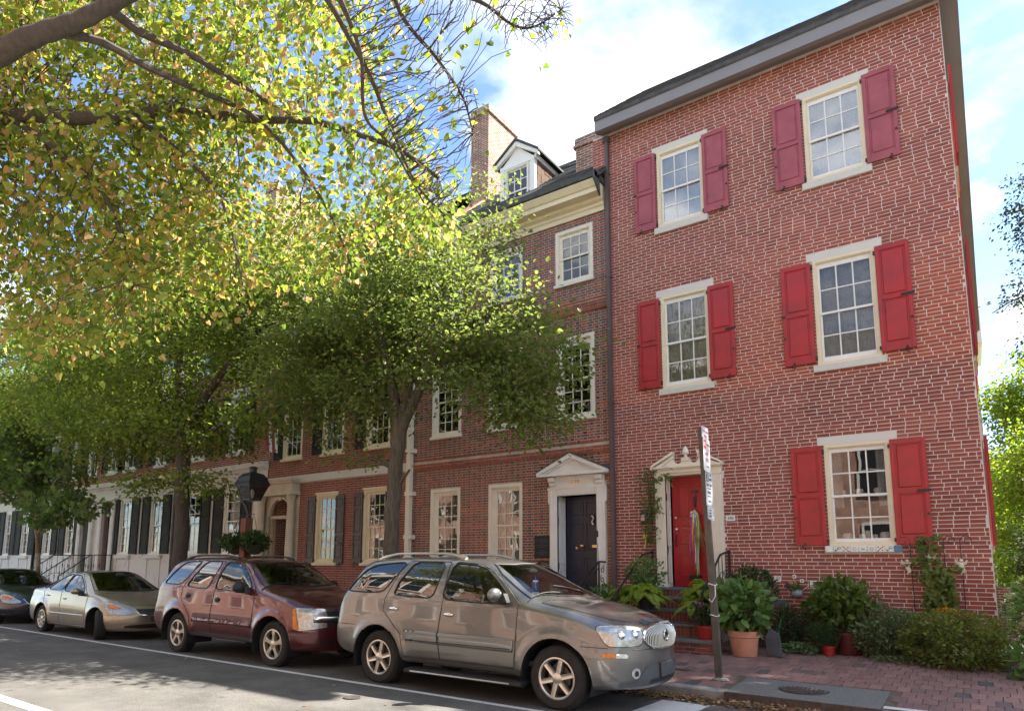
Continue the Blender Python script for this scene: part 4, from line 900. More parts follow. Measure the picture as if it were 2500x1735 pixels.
mb = MB(); mb.lathe([(0, 0), (0.035, 0), (0.035, -0.015), (0.02, -0.03), (0.035, -0.05), (0.03, -0.07), (0, -0.075)], (-7.36, 0.36, 2.13), 12, axis='Y'); mb.build('door_knob', MAT['brass'], d338, smooth=True)
mb = MB(); mb.lathe([(0, 0), (0.03, 0), (0.03, -0.01), (0, -0.012)], (-7.52, 0.36, 2.08), 12, axis='Y'); mb.box(-7.12, -6.99, 0.345, 0.36, 2.09, 2.15); mb.build('letter_plate', MAT['brass'], d338)
mb = MB(); mb.tube([(-7.10, 0.33, 2.80), (-7.06, 0.31, 2.75), (-7.10, 0.31, 2.66), (-7.07, 0.32, 2.60)], [0.03, 0.015, 0.018, 0.03], 8); mb.build('door_knocker', MAT['steel'], d338, smooth=True)
mb = MB(); mb.box(-6.80, -6.76, -0.075, -0.06, 2.30, 2.44); mb.build('bell_box', MAT['black_plastic'], H338)
plq = empty('wall_plaque', (-8.2, -0.02, 1.86), label='dark bronze history plaque on brick wall left of navy door', cat='plaque')
mb = MB(); mb.bevbox(-8.41, -8.0, -0.035, -0.004, 1.86, 2.36, 0.008); pq = mb.build('plate', MAT['plaque'], plq)
mb = MB()
for k, w in enumerate((0.30, 0.34, 0.05, 0.33, 0.24, 0, 0.16, 0.30, 0.14)):
    if not w: continue
    x = -8.205 - w / 2
    while x < -8.205 + w / 2 - 0.01:
        l = random.uniform(0.02, 0.06); l = min(l, -8.205 + w / 2 - x); z = 2.27 - k * 0.042
        mb.box(x, x + l, -0.0375, -0.034, z - 0.010, z + 0.010); x += l + 0.012
mb.build('worn_inscription', MAT['slate_dark'], plq)
st2 = empty('front_steps', (-7.3, -0.8, SW(-0.8)), label='stone steps to the navy door, hidden behind parked silver car', cat='steps')
for k in range(4):
    mb = MB(); mb.box(-8.1, -6.55, -1.3 + 0.32 * k, 0.36, 0.15, 0.42 + 0.175 * k); mb.build('step', MAT['blue_stone'], st2)
def scroll_rail(x, y0, y1, z0, z1, label):
    r = empty('stair_railing', (x, y0, z0), label=label, cat='railing'); I = MAT['iron']; h = 0.82
    mb = MB(); mb.tube([(x, y0, z0 + h), (x, y1, z1 + h), (x, 0.0, z1 + h)], 0.022, 6); mb.build('hand_rail', I, r)
    mb = MB(); mb.tube([(x, y0, z0 + h - 0.13), (x, y1, z1 + h - 0.13)], 0.010, 5); mb.build('lower_rail', I, r)
    for (yy, zz) in ((y0, z0), (y1, z1)):
        mb = MB(); mb.box(x - 0.016, x + 0.016, yy - 0.016, yy + 0.016, zz, zz + h); mb.build('post', I, r)
    mb = MB()
    for k in range(2):
        zc = z1 + 0.22 + k * 0.34
        for sg in (-1, 1):
            mb.tube([(x, y1 + 0.16 + sg * (0.02 + 0.055 * t / 6.0) * math.cos(t), zc + sg * (0.10) + (0.02 + 0.055 * t / 6.0) * math.sin(t)) for t in np.linspace(0, 7.5, 16)], 0.008, 4)
    mb.build('scroll', I, r); return r
scroll_rail(-6.62, -1.35, -0.35, 0.40, 0.95, 'black wrought iron scroll railing right of the navy door')
scroll_rail(-8.06, -1.35, -0.35, 0.40, 0.95, 'black wrought iron railing left of the navy door, behind silver car')

# ---- number 336: brick house with stone band and brown panelled shutters
H336 = empty('brick_house', (-15.4, 0, SW(0)), label='brick row house with white stone band and brown panelled shutters', cat='house')
w336 = [((-16.15, -15.19), (1.72, 3.76)), ((-14.11, -13.17), (1.72, 3.78))]; up = []
for (a, b) in ((-17.9, -16.95), (-16.0, -15.05), (-14.1, -13.15)): up += [((a, b), (4.98, 6.95)), ((a, b), (8.2, 9.6))]
op = [(f[0], f[1], z[0], z[1]) for f, z in w336 + up]
brick_wall(H336, -18.6, -12.21, 0.30, 10.5, op + [(-18.45, -17.30, 0.9, 3.75)], 'flemish', MAT['brick_336'], MAT['mortar_tan'], 150, hm=None, hide=[(-18.6, -12.21, 4.18, 4.40), (-18.8, -16.95, 0.3, 4.3)], bl=0.218, zsingle=1.5)
shell(H336, -18.6, -12.22, 0.25, 10.5, 9.0, MAT['side_brick'])
mb = MB(); x = -18.6
while x < -12.25:
    x2 = min(x + 1.35, -12.25); mb.bevbox(x + 0.002, x2 - 0.002, -0.05, 0.02, 4.18, 4.40, 0.008); x = x2
mb.build('stone_band', MAT['stone_white'], H336)
for i, (fx, fz) in enumerate(w336):
    gx = (fx[0] + 0.2, fx[1] - 0.17); gz = (fz[0] + 0.13, fz[1] - 0.15)
    window(H336, fx, fz, gx, gz, (gz[0] + gz[1]) / 2 - 0.02, 3, (3, 3), CP, CP, MAT['glass_old'], sill=(fx[0] - 0.05, fx[1] + 0.05, fz[0] - 0.08, fz[0], 0.07), curtain=('curtain_sheer', gz[0], gz[0] + 0.85, 'full'), cap=0.05)
    shutter(H336, fx[0] - 0.36, fx[0] - 0.01, 1.70, 3.68, MAT['shutter_brown'], (0.30, 0.42, 0.80), -1); shutter(H336, fx[1] - 0.05, fx[1] + 0.31, 1.70, 3.68, MAT['shutter_brown'], (0.30, 0.42, 0.80), 1)
for fx, fz in up:
    gx = (fx[0] + 0.14, fx[1] - 0.14); gz = (fz[0] + 0.12, fz[1] - 0.14)
    window(H336, fx, fz, gx, gz, (gz[0] + gz[1]) / 2, 3, (2, 2), CP, CP, MAT['glass_old'], sill=(fx[0] - 0.05, fx[1] + 0.05, fz[0] - 0.08, fz[0], 0.07), single_panes=False)
    shutter(H336, fx[0] - 0.42, fx[0] - 0.01, fz[0], fz[1], MAT['shutter_black'], (0.45,), -1, hardware=False)
mb = MB(); mb.prism(prof, -18.6, -12.32, axis='X'); o = mb.build('cornice', CP, H336); o.location.z += 0.70
gable_roof(H336, -18.6, -12.3, -0.5, 11.2, 4.0, 14.6, 9.0, 11.0, MAT['roof_slate'], rows=14)
# white downspout between 336 and 338
wd = MB(); wd.box(-12.37, -12.23, -0.16, -0.03, 0.35, 10.2); WD = wd.build('downspout', MAT['cream_pale'], H336)
for z in (1.78, 2.35, 3.5, 4.65):
    mb = MB(); mb.box(-12.40, -12.13, -0.175, -0.0, z, z + 0.11); mb.build('bracket', MAT['cream_pale'], WD)
# arched doorway with columns
DC = M('stone_buff', (0.60, 0.53, 0.42), 0.75, 0.12, 4, bump=0.3, bscale=50)
dcx = -17.88
mb = MB(); mb.box(-18.82, -16.93, -0.34, 0.02, 3.80, 3.90); mb.box(-18.78, -16.97, -0.30, 0.02, 3.90, 4.16); mb.box(-18.84, -16.90, -0.38, 0.02, 4.16, 4.22); mb.box(-18.90, -16.86, -0.44, 0.02, 4.22, 4.30); mb.build('entablature', DC, H336)
for xx in (-18.62, -17.14):
    mb = MB(); mb.lathe([(0.16, 0), (0.16, 0.08), (0.13, 0.12), (0.125, 1.2), (0.108, 2.62), (0.12, 2.64), (0.12, 2.70), (0.15, 2.74), (0.15, 2.83)], (xx, -0.18, 0.97), 18); mb.build('column', DC, H336, smooth=True)
mb = MB(); mb.box(-18.78, -18.46, -0.02, 0.05, 0.4, 3.80); mb.box(-17.30, -16.97, -0.02, 0.05, 0.4, 3.80); mb.build('pier', DC, H336)
for sg in (-1, 1):
    pts = [(dcx + sg * 0.52 * math.cos(t), 3.17 + 0.55 * math.sin(t)) for t in np.linspace(0, math.pi / 2, 9)]
    mb = MB(); mb.prism(pts + [(dcx, 3.80), (dcx + sg * 0.60, 3.80), (dcx + sg * 0.60, 3.17)], 0.0, 0.08); mb.build('arch_spandrel', DC, H336)
    out_ = [(dcx + sg * 0.60 * math.cos(t), 3.17 + 0.63 * math.sin(t)) for t in np.linspace(math.pi / 2, 0, 9)]
    mb = MB(); mb.prism(pts + out_, -0.035, 0.0); mb.build('archivolt', DC, H336)
mb = MB(); mb.prism([(dcx - 0.06, 3.66), (dcx + 0.06, 3.66), (dcx + 0.085, 3.80), (dcx - 0.085, 3.80)], -0.06, 0.0); mb.build('keystone', DC, H336)
side_panels(H336, -18.40, 0.08, 0.85, 1.0, 3.12, 1, DC, ((0.05, 0.45), (0.52, 0.92))); mb = MB(); mb.box(-18.44, -17.32, 0.05, 0.80, 3.10, 3.19); mb.build('transom', DC, H336)
mb = MB(); mb.prism([(dcx - 0.52, 3.19), (dcx + 0.52, 3.19), (dcx + 0.40, 3.55), (dcx, 3.72), (dcx - 0.40, 3.55)], 0.62, 0.66); mb.build('fanlight', DC, H336)
panel_door(H336, -18.36, -17.36, 1.0, 3.10, 0.84, MAT['door_plum'], [(0.12, 0.45, 0.55, 0.93), (0.55, 0.88, 0.55, 0.93), (0.12, 0.45, 0.08, 0.45), (0.55, 0.88, 0.08, 0.45)])
lp = empty('door_lantern', (-17.55, 0.4, 3.15), label='small hanging porch lantern glowing inside the arched doorway', cat='lantern')
mb = MB(); mb.lathe([(0.005, 0.35), (0.012, 0.34), (0.09, 0.22), (0.10, 0.20), (0.06, 0.19), (0.055, 0.02), (0.0, 0.0)], (-17.55, 0.4, 3.16), 8); mb.build('lantern_body', MAT['iron'], lp)
m_, nt_, ou_ = mat_new('lamp_glow'); e_ = N(nt_, 'ShaderNodeEmission'); e_.inputs[0].default_value = (1, 0.62, 0.22, 1); e_.inputs[1].default_value = 2.5; nt_.links.new(e_.outputs[0], ou_.inputs[0])
mb = MB(); mb.ellips((-17.55, 0.33, 3.22), (0.035, 0.02, 0.05), 8, 6); mb.build('bulb', m_, lp)
st3 = empty('front_steps', (-17.9, -0.6, SW(-0.6)), label='stone steps of the arched doorway behind maroon car', cat='steps')
for k in range(3):
    mb = MB(); mb.box(-18.85, -16.9, -1.1 + 0.33 * k, 0.9, 0.15, 0.45 + 0.18 * k); mb.build('step', MAT['marble'], st3)

# ---- marble fronted houses to the left
def marble_house(x0, x1, wins_, door, label, pipe, brick_m, dm):
    H = empty('marble_front_house', ((x0 + x1) / 2, 0, SW(0)), label=label, cat='house')
    # marble ground floor, built of separate blocks
    op = [(a, b, 2.0, 4.22) for a, b in wins_] + ([(door[0], door[1], 1.15, 4.2)] if door else [])
    wall_sheet('marble_front', x0, x1, 0.25, 4.75, op, MAT['marble'], H, y=-0.02, th=0.25)
    mb = MB(); mb.prism([(0.0, 4.72), (-0.10, 4.72), (-0.12, 4.78), (-0.26, 4.80), (-0.28, 4.97), (0.0, 5.0)], x0, x1, axis='X'); mb.build('string_course', MAT['marble'], H)
    mb = MB(); mb.box(x0 + 0.01, x1 - 0.01, -0.05, -0.021, 4.30, 4.44); mb.build('frieze_fillet', MAT['marble'], H)
    for (a, b) in wins_:
        mb = MB(); mb.bevbox(a - 0.10, b + 0.10, -0.14, 0.0, 1.84, 1.98, 0.02); mb.build('window_ledge', MAT['marble'], H)
        mb = MB(); mb.box(a - 0.04, a, -0.045, -0.021, 0.75, 1.83); mb.box(b, b + 0.04, -0.045, -0.021, 0.75, 1.83); mb.box(a, b, -0.045, -0.021, 0.75, 0.80); mb.build('apron_panel', MAT['marble'], H)
        gx = (a + 0.16, b - 0.16); w = window(H, (a, b), (2.0, 4.22), gx, (2.12, 4.08), 3.1, 2, (3, 3), MAT['white_paint'], MAT['white_paint'], MAT['glass_old'], y=-0.02, curtain=('blind_white', 2.1, 3.0 if random.random() < 0.5 else 4.1, 'full'), single_panes=False)
        for s_, e0, e1 in ((-1, a - 0.60, a - 0.01), (1, b + 0.01, b + 0.60)):
            if e0 > x0 + 0.02 and e1 < x1 - 0.02: shutter(H, e0, e1, 2.02, 4.24, MAT['shutter_black'], (0.28, 0.55), s_, hardware=False, y=-0.09)
    if door:
        panel_door(H, door[0] + 0.2, door[1] - 0.2, 1.15, 3.6, 0.18, MAT[dm], [(0.14, 0.86, 0.55, 0.93), (0.14, 0.86, 0.08, 0.45)])
        for a in (door[0] - 0.14, door[1] - 0.16):
            mb = MB(); mb.box(a, a + 0.30, -0.14, 0.0, 1.1, 4.22); mb.box(a + 0.07, a + 0.23, -0.155, -0.14, 1.25, 4.0); mb.build('door_pilaster', MAT['marble'], H)
        mb = MB(); mb.box(door[0] - 0.2, door[1] + 0.2, -0.18, 0.0, 4.221, 4.296); mb.box(door[0] + 0.16, door[1] - 0.15, 0.05, 0.17, 3.6, 3.7); mb.build('door_head', MAT['marble'], H)
        tr = MB(); tr.add([(door[0] + 0.2, 0.15, 3.7), (door[1] - 0.2, 0.15, 3.7), (door[1] - 0.2, 0.15, 4.2), (door[0] + 0.2, 0.15, 4.2)], [(0, 1, 2, 3)]); tr.build('transom_light', MAT['glass_old'], H)
    up = [((a + 0.02, b - 0.02), (5.45, 7.5)) for a, b in wins_] + [((a + 0.02, b - 0.02), (8.6, 10.3)) for a, b in wins_]
    if door: up += [((door[0] + 0.1, door[1] - 0.1), (5.45, 7.5))]
    brick_wall(H, x0, x1, 4.76, 11.0, [(f[0], f[1], z[0], z[1]) for f, z in up], 'run', brick_m, MAT['mortar_pale'], 0, hide=[(x0, x1, 4.5, 5.0)])
    for fx, fz in up:
        window(H, fx, fz, (fx[0] + 0.14, fx[1] - 0.14), (fz[0] + 0.12, fz[1] - 0.14), (fz[0] + fz[1]) / 2, 2, (2, 2), MAT['white_paint'], MAT['white_paint'], MAT['glass_old'], sill=(fx[0] - 0.06, fx[1] + 0.06, fz[0] - 0.12, fz[0], 0.07), lintel=(fx[0] - 0.1, fx[1] + 0.1, fz[1], fz[1] + 0.2), single_panes=False, lintel_m=MAT['marble'], sill_m=MAT['marble'])
        for s_, e0, e1 in ((-1, fx[0] - 0.5, fx[0] - 0.01), (1, fx[1] + 0.01, fx[1] + 0.5)):
            if e0 > x0 + 0.02 and e1 < x1 - 0.02: shutter(H, e0, e1, fz[0], fz[1], MAT['shutter_black'], (0.5,), s_, hardware=False)
    shell(H, x0, x1, 0.25, 11.0, 9.0, MAT['side_brick'])
    mb = MB(); mb.prism([(0.0, 11.0), (-0.1, 11.0), (-0.35, 11.2), (-0.35, 11.35), (0.0, 11.4)], x0, x1, axis='X'); mb.build('cornice', MAT['white_paint'], H)
    gable_roof(H, x0, x1, -0.35, 11.4, 4.2, 14.0, 9.0, 11.2, MAT['roof_slate'], rows=8)
    if pipe is not None:
        mb = MB(); mb.box(pipe - 0.05, pipe + 0.05, -0.15, -0.05, 0.3, 11.0); mb.build('downspout', MAT['shutter_black'] if pipe < -30 else MAT['slate_dark'], H)
    return H
marble_house(-24.1, -18.61, [(-23.35, -22.35), (-20.95, -19.95)], None, 'brick row house with white marble ground floor beside the arched doorway', -24.0, MAT['brick_far'], 'door_red')
marble_house(-30.35, -24.11, [(-25.86, -24.93), (-28.3, -27.3)], (-29.85, -28.75), 'marble fronted row house with red door behind the maroon car', None, MAT['brick_far'], 'door_red')
marble_house(-36.5, -30.36, [(-33.25, -32.35), (-35.65, -34.65)], (-31.75, -30.65), 'marble fronted row house with dark door behind the young maple', -36.4, MAT['brick_far'], 'slate_dark')
marble_house(-43.5, -36.51, [(-38.25, -37.25), (-40.45, -39.55), (-42.6, -41.7)], None, 'marble fronted row house at the far left edge of the street', None, MAT['brick_336'], 'door_red')
for (xa, xb, lb) in ((-29.9, -28.7, 'white marble steps of the red doorway behind beige car'), (-31.8, -30.6, 'white marble steps of the dark doorway next to the red one')):
    s_ = empty('front_steps', ((xa + xb) / 2, -0.7, SW(-0.7)), label=lb, cat='steps')
    for k in range(5):
        mb = MB(); mb.box(xa, xb, -1.75 + 0.3 * k, 0.18, 0.15, 0.38 + 0.19 * k); mb.build('step', MAT['marble'], s_)
iron_rail('stair_railing', [(-32.0, -2.0, 0.30), (-32.0, -0.9, 1.12), (-32.0, -0.1, 1.14)], 'black iron lattice railing left of the dark doorway', 0.85, 10)
iron_rail('stair_railing', [(-30.3, -2.0, 0.30), (-30.3, -0.9, 1.12), (-30.3, -0.1, 1.14)], 'black iron lattice railing between the dark and red doorways', 0.85, 10)
iron_rail('stair_railing', [(-28.6, -2.0, 0.30), (-28.6, -0.9, 1.12), (-28.6, -0.1, 1.14)], 'black iron lattice railing right of the red doorway', 0.85, 10)

# ---- the sunlit row across the street, seen only in reflections
def opposite_house(x0, x1, h, label):
    H = empty('brick_house', ((x0 + x1) / 2, -17.2, 0.15), label=label, cat='house', group='houses across the street')
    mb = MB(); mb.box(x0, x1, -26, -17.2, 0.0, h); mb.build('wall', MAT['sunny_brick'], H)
    mb = MB(); mb.box(x0, x1, -17.19, -16.75, h - 0.5, h); mb.build('cornice', MAT['white_paint'], H)
    mb = MB(); mb.prism([(-16.8, h), (-21.6, h + 2.6), (-26, h)], x0, x1, axis='X'); mb.build('roof', MAT['roof_slate'], H)
    n = 3; w = (x1 - x0) / n
    for i in range(n):
        for z0 in (1.6, 4.7, 7.6):
            if z0 + 1.9 > h - 0.6: continue
            c = x0 + w * (i + 0.5); mb = MB()
            mb.box(c - 0.58, c + 0.58, -17.195, -17.10, z0 - 0.12, z0 + 1.95); wf = mb.build('window', MAT['white_paint'], H)
            mb = MB(); mb.box(c - 0.46, c + 0.46, -17.09, -17.085, z0, z0 + 0.9); mb.box(c - 0.46, c + 0.46, -17.09, -17.085, z0 + 0.96, z0 + 1.83); mb.build('pane', MAT['black_plastic'], wf)
for k, (a, b, h) in enumerate(((-34, -27.5, 10.5), (-27.4, -21.2, 11.2), (-21.1, -14.6, 10.2), (-14.5, -8.6, 11.4), (-8.5, -2.2, 10.4), (-2.1, 4.2, 10.9), (4.3, 11.0, 10.2))):
    opposite_house(a, b, h, 'sunlit brick row house across the street, seen only mirrored in glass')
sheet('opposite_pavement', np.linspace(-90, 25, 12), np.linspace(-17.3, -12.6, 4), lambda x, y: 0.13, MAT['concrete'])
# ------------------------------------------------------------------ parked cars
mat_paint('paint_silver', (0.15, 0.147, 0.14), 0.6); mat_paint('paint_maroon', (0.085, 0.008, 0.013), 0.5, 0.3); mat_paint('paint_beige', (0.30, 0.262, 0.20)); mat_paint('paint_navy', (0.010, 0.013, 0.026), 0.3, 0.3)
M('tyre', (0.022, 0.021, 0.020), 0.85, 0.3, 14, bump=0.3, bscale=120); M('alloy', (0.60, 0.565, 0.50), 0.32, 0.08, 9, metal=0.85); M('chrome', (0.80, 0.80, 0.80), 0.08, 0.02, 9, metal=1.0)
M('rubber', (0.014, 0.014, 0.014), 0.6, 0.1, 9); M('plastic_grey', (0.075, 0.077, 0.08), 0.6, 0.12, 7, bump=0.2, bscale=200); M('brake', (0.10, 0.095, 0.09), 0.5, 0.3, 9, metal=0.7)
M('cabin', (0.05, 0.048, 0.045), 0.85, 0.2, 6); M('cabin_light', (0.17, 0.165, 0.15), 0.85, 0.15, 6); M('dash', (0.10, 0.12, 0.115), 0.7, 0.1, 6)
M('lamp_bowl', (0.62, 0.63, 0.62), 0.30, 0.3, 22, metal=0.6); M('lamp_amber', (0.62, 0.20, 0.03), 0.25, 0.2, 30); M('lamp_red', (0.36, 0.012, 0.015), 0.2, 0.2, 30, coat=1); M('plate_paper', (0.70, 0.55, 0.58), 0.5, 0.15, 30)
M('placard_blue', (0.015, 0.10, 0.42), 0.4, 0.05, 9); M('placard_white', (0.80, 0.80, 0.78), 0.4, 0.03, 9)
mat_glass('car_glass', (0.55, 0.60, 0.57), 1.55, base=0.05); mat_glass('car_glass_dark', (0.10, 0.115, 0.10), 1.6, base=0.09); mat_glass('lens_clear', (0.92, 0.92, 0.92), 1.4, base=0.0)

def pchip(xs, ys):
    xs = np.array(xs, float); ys = np.array(ys, float); h = np.diff(xs); d = np.diff(ys) / h; m = np.zeros(len(xs))
    m[0], m[-1] = d[0], d[-1]
    for i in range(1, len(xs) - 1):
        if d[i - 1] * d[i] > 0:
            w1, w2 = 2 * h[i] + h[i - 1], h[i] + 2 * h[i - 1]; m[i] = (w1 + w2) / (w1 / d[i - 1] + w2 / d[i])
    def f(x):
        x = np.clip(x, xs[0], xs[-1]); i = np.clip(np.searchsorted(xs, x) - 1, 0, len(h) - 1); t = (x - xs[i]) / h[i]
        return ys[i] * (1 + 2 * t) * (1 - t) ** 2 + h[i] * m[i] * t * (1 - t) ** 2 + ys[i + 1] * t * t * (3 - 2 * t) + h[i] * m[i + 1] * t * t * (t - 1)
    return f
def chaikin(poly, it=2, closed=True, k=0.25):
    P = [np.array(p, float) for p in poly]
    for _ in range(it):
        Q = []
        n = len(P)
        for i in range(n if closed else n - 1):
            a, b = P[i], P[(i + 1) % n]; Q += [a * (1 - k) + b * k, a * k + b * (1 - k)]
        if not closed: Q = [P[0]] + Q + [P[-1]]
        P = Q
    return np.array(P)
def inpoly(px, py, poly):
    r = np.zeros(px.shape, bool); n = len(poly)
    for i in range(n):
        x1, y1 = poly[i]; x2, y2 = poly[(i + 1) % n]
        c = ((y1 > py) != (y2 > py)); 
        if y1 != y2: r ^= c & (px < (x2 - x1) * (py - y1) / (y2 - y1) + x1)
    return r
def snap2(P, poly, tol):
    """move points of P (n,2) that lie within tol of the closed outline onto it"""
    best = np.full(len(P), 1e9); Q = P.copy(); n = len(poly)
    for i in range(n):
        a = np.array(poly[i]); b = np.array(poly[(i + 1) % n]); ab = b - a; L2 = ab @ ab
        if L2 < 1e-12: continue
        t = np.clip(((P - a) @ ab) / L2, 0, 1); C = a + t[:, None] * ab; d = np.linalg.norm(P - C, axis=1); k = d < best; best[k] = d[k]; Q[k] = C[k]
    return np.where((best < tol)[:, None], Q, P)
def catmull(P, cnt):
    """P (S,K,2) control points per station -> (S, sum(cnt)+1, 2), centripetal"""
    S, K, _ = P.shape; out = []
    E = np.concatenate([2 * P[:, :1] - P[:, 1:2], P, 2 * P[:, -1:] - P[:, -2:-1]], 1)
    E[:, 0, 0] = -P[:, 1, 0]; E[:, 0, 1] = P[:, 1, 1]; E[:, -1, 0] = -P[:, -2, 0]; E[:, -1, 1] = P[:, -2, 1]
    for k in range(K - 1):
        p0, p1, p2, p3 = E[:, k], E[:, k + 1], E[:, k + 2], E[:, k + 3]
        dd = lambda a, b: np.maximum(np.linalg.norm(a - b, axis=1), 1e-4) ** 0.5
        t1 = dd(p0, p1); t2 = t1 + dd(p1, p2); t3 = t2 + dd(p2, p3)
        for j in range(cnt[k]):
            t = t1 + (t2 - t1) * j / cnt[k]
            f = lambda a, b, ta, tb: a * ((tb - t) / (tb - ta))[:, None] + b * ((t - ta) / (tb - ta))[:, None]
            A1 = f(p0, p1, 0 * t1, t1); A2 = f(p1, p2, t1, t2); A3 = f(p2, p3, t2, t3); B1 = f(A1, A2, 0 * t1, t2); B2 = f(A2, A3, t1, t3); out.append(f(B1, B2, t1, t2))
    out.append(P[:, -1]); return np.stack(out, 1)

class Car:
    def __init__(s, name, label, spec, loc, paint, group='cars parked along the kerb'):
        s.sp = spec; s.paint = paint
        s.root = empty(name, loc, label=label, cat='car', group=group); LOCAL[0] = True
        s.surface()
    def surface(s):
        sp = s.sp; c = {k: pchip(*zip(*v)) for k, v in sp['curves'].items()}
        x0, x1 = sp['x']; xs = np.concatenate([np.linspace(x0, x0 + 0.12, 10)[:-1], np.arange(x0 + 0.12, x1 - 0.12, sp.get('dx', 0.018)), np.linspace(x1 - 0.12, x1, 12)])
        S = len(xs); Z = np.zeros(S)
        zb, yl, ym, zm, yb, zbl, yr, zr, zc = (c[k](xs) for k in ('zbot', 'ylow', 'ymid', 'zmid', 'ybelt', 'zbelt', 'yrail', 'zrail', 'zc'))
        P = np.stack([np.stack([Z, zb + 0.02], 1), np.stack([yl - 0.12, zb], 1), np.stack([yl, zb + 0.05], 1), np.stack([ym, zm], 1), np.stack([yb + (ym - yb) * 0.25, zbl - (zbl - zm) * 0.16], 1), np.stack([yb, zbl], 1), np.stack([yr, zr], 1), np.stack([yr * 0.72, zr + (zc - zr) * 0.60], 1), np.stack([Z, zc], 1)], 1)
        cnt = [4, 3, 22, 15, 4, 24, 5, 10]; R_ = catmull(P, cnt); K = R_.shape[1]
        s.side_lo = cnt[0] + 1; s.side_hi = sum(cnt[:6]) + 2; s.belt_i = sum(cnt[:5])
        # fender flares
        Y, Zz = R_[..., 0], R_[..., 1]; X = np.repeat(xs[:, None], K, 1)
        for ax in sp['axles']:
            d = np.hypot(X - ax, Zz - sp['wheel_z']); b = sp['flare'] * np.exp(-((d - sp['arch_r'] - 0.02) / 0.085) ** 2); b[:, :3] = 0; b[:, s.belt_i:] = 0; Y = Y + b
        # bow the two ends in plan and round their edges
        Wm = Y.max()
        def bowx(X, Y, Zz):
            fb, rb = sp['bowf'], sp['bowr']
            wf_ = np.clip((X - fb[0]) / (x1 - fb[0]), 0, 1); wf_ = wf_ * wf_ * (3 - 2 * wf_); wr_ = np.clip((rb[0] - X) / (rb[0] - x0), 0, 1); wr_ = wr_ * wr_ * (3 - 2 * wr_)
            a = np.abs(Y) / Wm
            lean = fb[2] * np.clip((0.42 - Zz) / 0.2, 0, 1) ** 2 * wf_
            return X - fb[1] * a ** 2.7 * wf_ - lean + rb[1] * a ** 2.7 * wr_
        s.bowx = bowx
        X = bowx(X, Y, Zz)
        near = np.stack([X, -Y, Zz], -1); far = np.stack([X, Y, Zz], -1)[:, ::-1][:, 1:-1]
        s.G = np.concatenate([near, far], 1); s.K = K; s.NR = s.G.shape[1]; s.xs = xs
        V = s.G.reshape(-1, 3); i, j = np.meshgrid(np.arange(S - 1), np.arange(s.NR), indexing='ij'); j2 = (j + 1) % s.NR; n = s.NR
        F = np.stack([i * n + j, (i + 1) * n + j, (i + 1) * n + j2, i * n + j2], -1).reshape(-1, 4)
        s.Fj = j.reshape(-1)
        # end caps (columns across the width)
        capV, capF = [], []; base = len(V)
        for (si, bow) in ((0, -sp['bow'][0]), (S - 1, sp['bow'][1])):
            NY = 28; W = np.abs(s.G[si, :K, 1]).max(); rows = []
            for k in range(K):
                a = s.G[si, k]; row = []
                for q in range(NY + 1):
                    y = a[1] + (-2 * a[1]) * q / NY; row.append(base + len(capV)); capV.append((float(bowx(np.array(xs[si]), np.array(y), np.array(a[2]))) + bow * max(0.0, 1 - abs(a[2] - 0.60) / 0.55) ** 0.6 * (1 - (y / max(abs(a[1]), 1e-4)) ** 8), y, a[2]))
                rows.append(row)
            for k in range(K - 1):
                for q in range(NY):
                    f = (rows[k][q], rows[k][q + 1], rows[k + 1][q + 1], rows[k + 1][q]); capF.append(f[::-1] if si == 0 else f)
        s.V = np.concatenate([V, np.array(capV)]); s.F = np.concatenate([F, np.array(capF)]); s.nside = len(F)
        s.cap = np.arange(len(s.F)) >= s.nside
        s.Fj = np.concatenate([s.Fj, np.full(len(capF), -1)])
        s.bvh = BVHTree.FromPolygons([tuple(v) for v in s.V], [tuple(int(a) for a in f) for f in s.F])
    def is_side(s, j): jj = np.where(j < s.K, j, s.NR - j); return (jj >= s.side_lo) & (jj <= s.side_hi)
    def cut(s, parts_side, parts_top, arch_r, cap_parts=()):
        """parts_side: [(name, poly_xz, material)], parts_top: [(name, poly_xy, material)]"""
        sp = s.sp; V = s.V; jj = np.full(len(V), -1); jj[:len(s.xs) * s.NR] = np.tile(np.arange(s.NR), len(s.xs)); sidev = (jj >= 0) & s.is_side(jj); topv = (jj >= 0) & ~s.is_side(jj) & (V[:, 2] > 0.6)
        arches = [np.array([(ax + arch_r * math.cos(t), sp['wheel_z'] + arch_r * math.sin(t)) for t in np.linspace(-0.6, math.pi + 0.6, 40)]) for ax in sp['axles']]
        tol = 0.0125
        for poly in [p[1] for p in parts_side] + arches: V[sidev] = np.column_stack([*(lambda q: (q[:, 0], V[sidev][:, 1], q[:, 1]))(snap2(V[sidev][:, [0, 2]], poly, tol))])
        for p in parts_top: V[topv] = np.column_stack([snap2(V[topv][:, :2], p[1], tol), V[topv][:, 2]])
        C = V[s.F].mean(1); side = (s.Fj >= 0) & s.is_side(s.Fj); top = (s.Fj >= 0) & ~side & (C[:, 2] > 0.6)
        owner = np.full(len(s.F), -1); gone = np.zeros(len(s.F), bool); parts = []
        for a in arches: gone |= ((~s.cap) & inpoly(C[:, 0], C[:, 2], a) & (np.abs(C[:, 1]) > 0.42))
        for nm, poly, m in parts_side:
            for sd in (-1, 1):
                k = side & (np.sign(C[:, 1]) == sd) & inpoly(C[:, 0], C[:, 2], poly) & (owner < 0) & ~gone; owner[k] = len(parts); parts.append((nm, m, sd, poly))
        for nm, poly, m in parts_top:
            k = top & inpoly(C[:, 0], C[:, 1], poly) & (owner < 0); owner[k] = len(parts); parts.append((nm, m, 0, poly))
        s.objs = {}
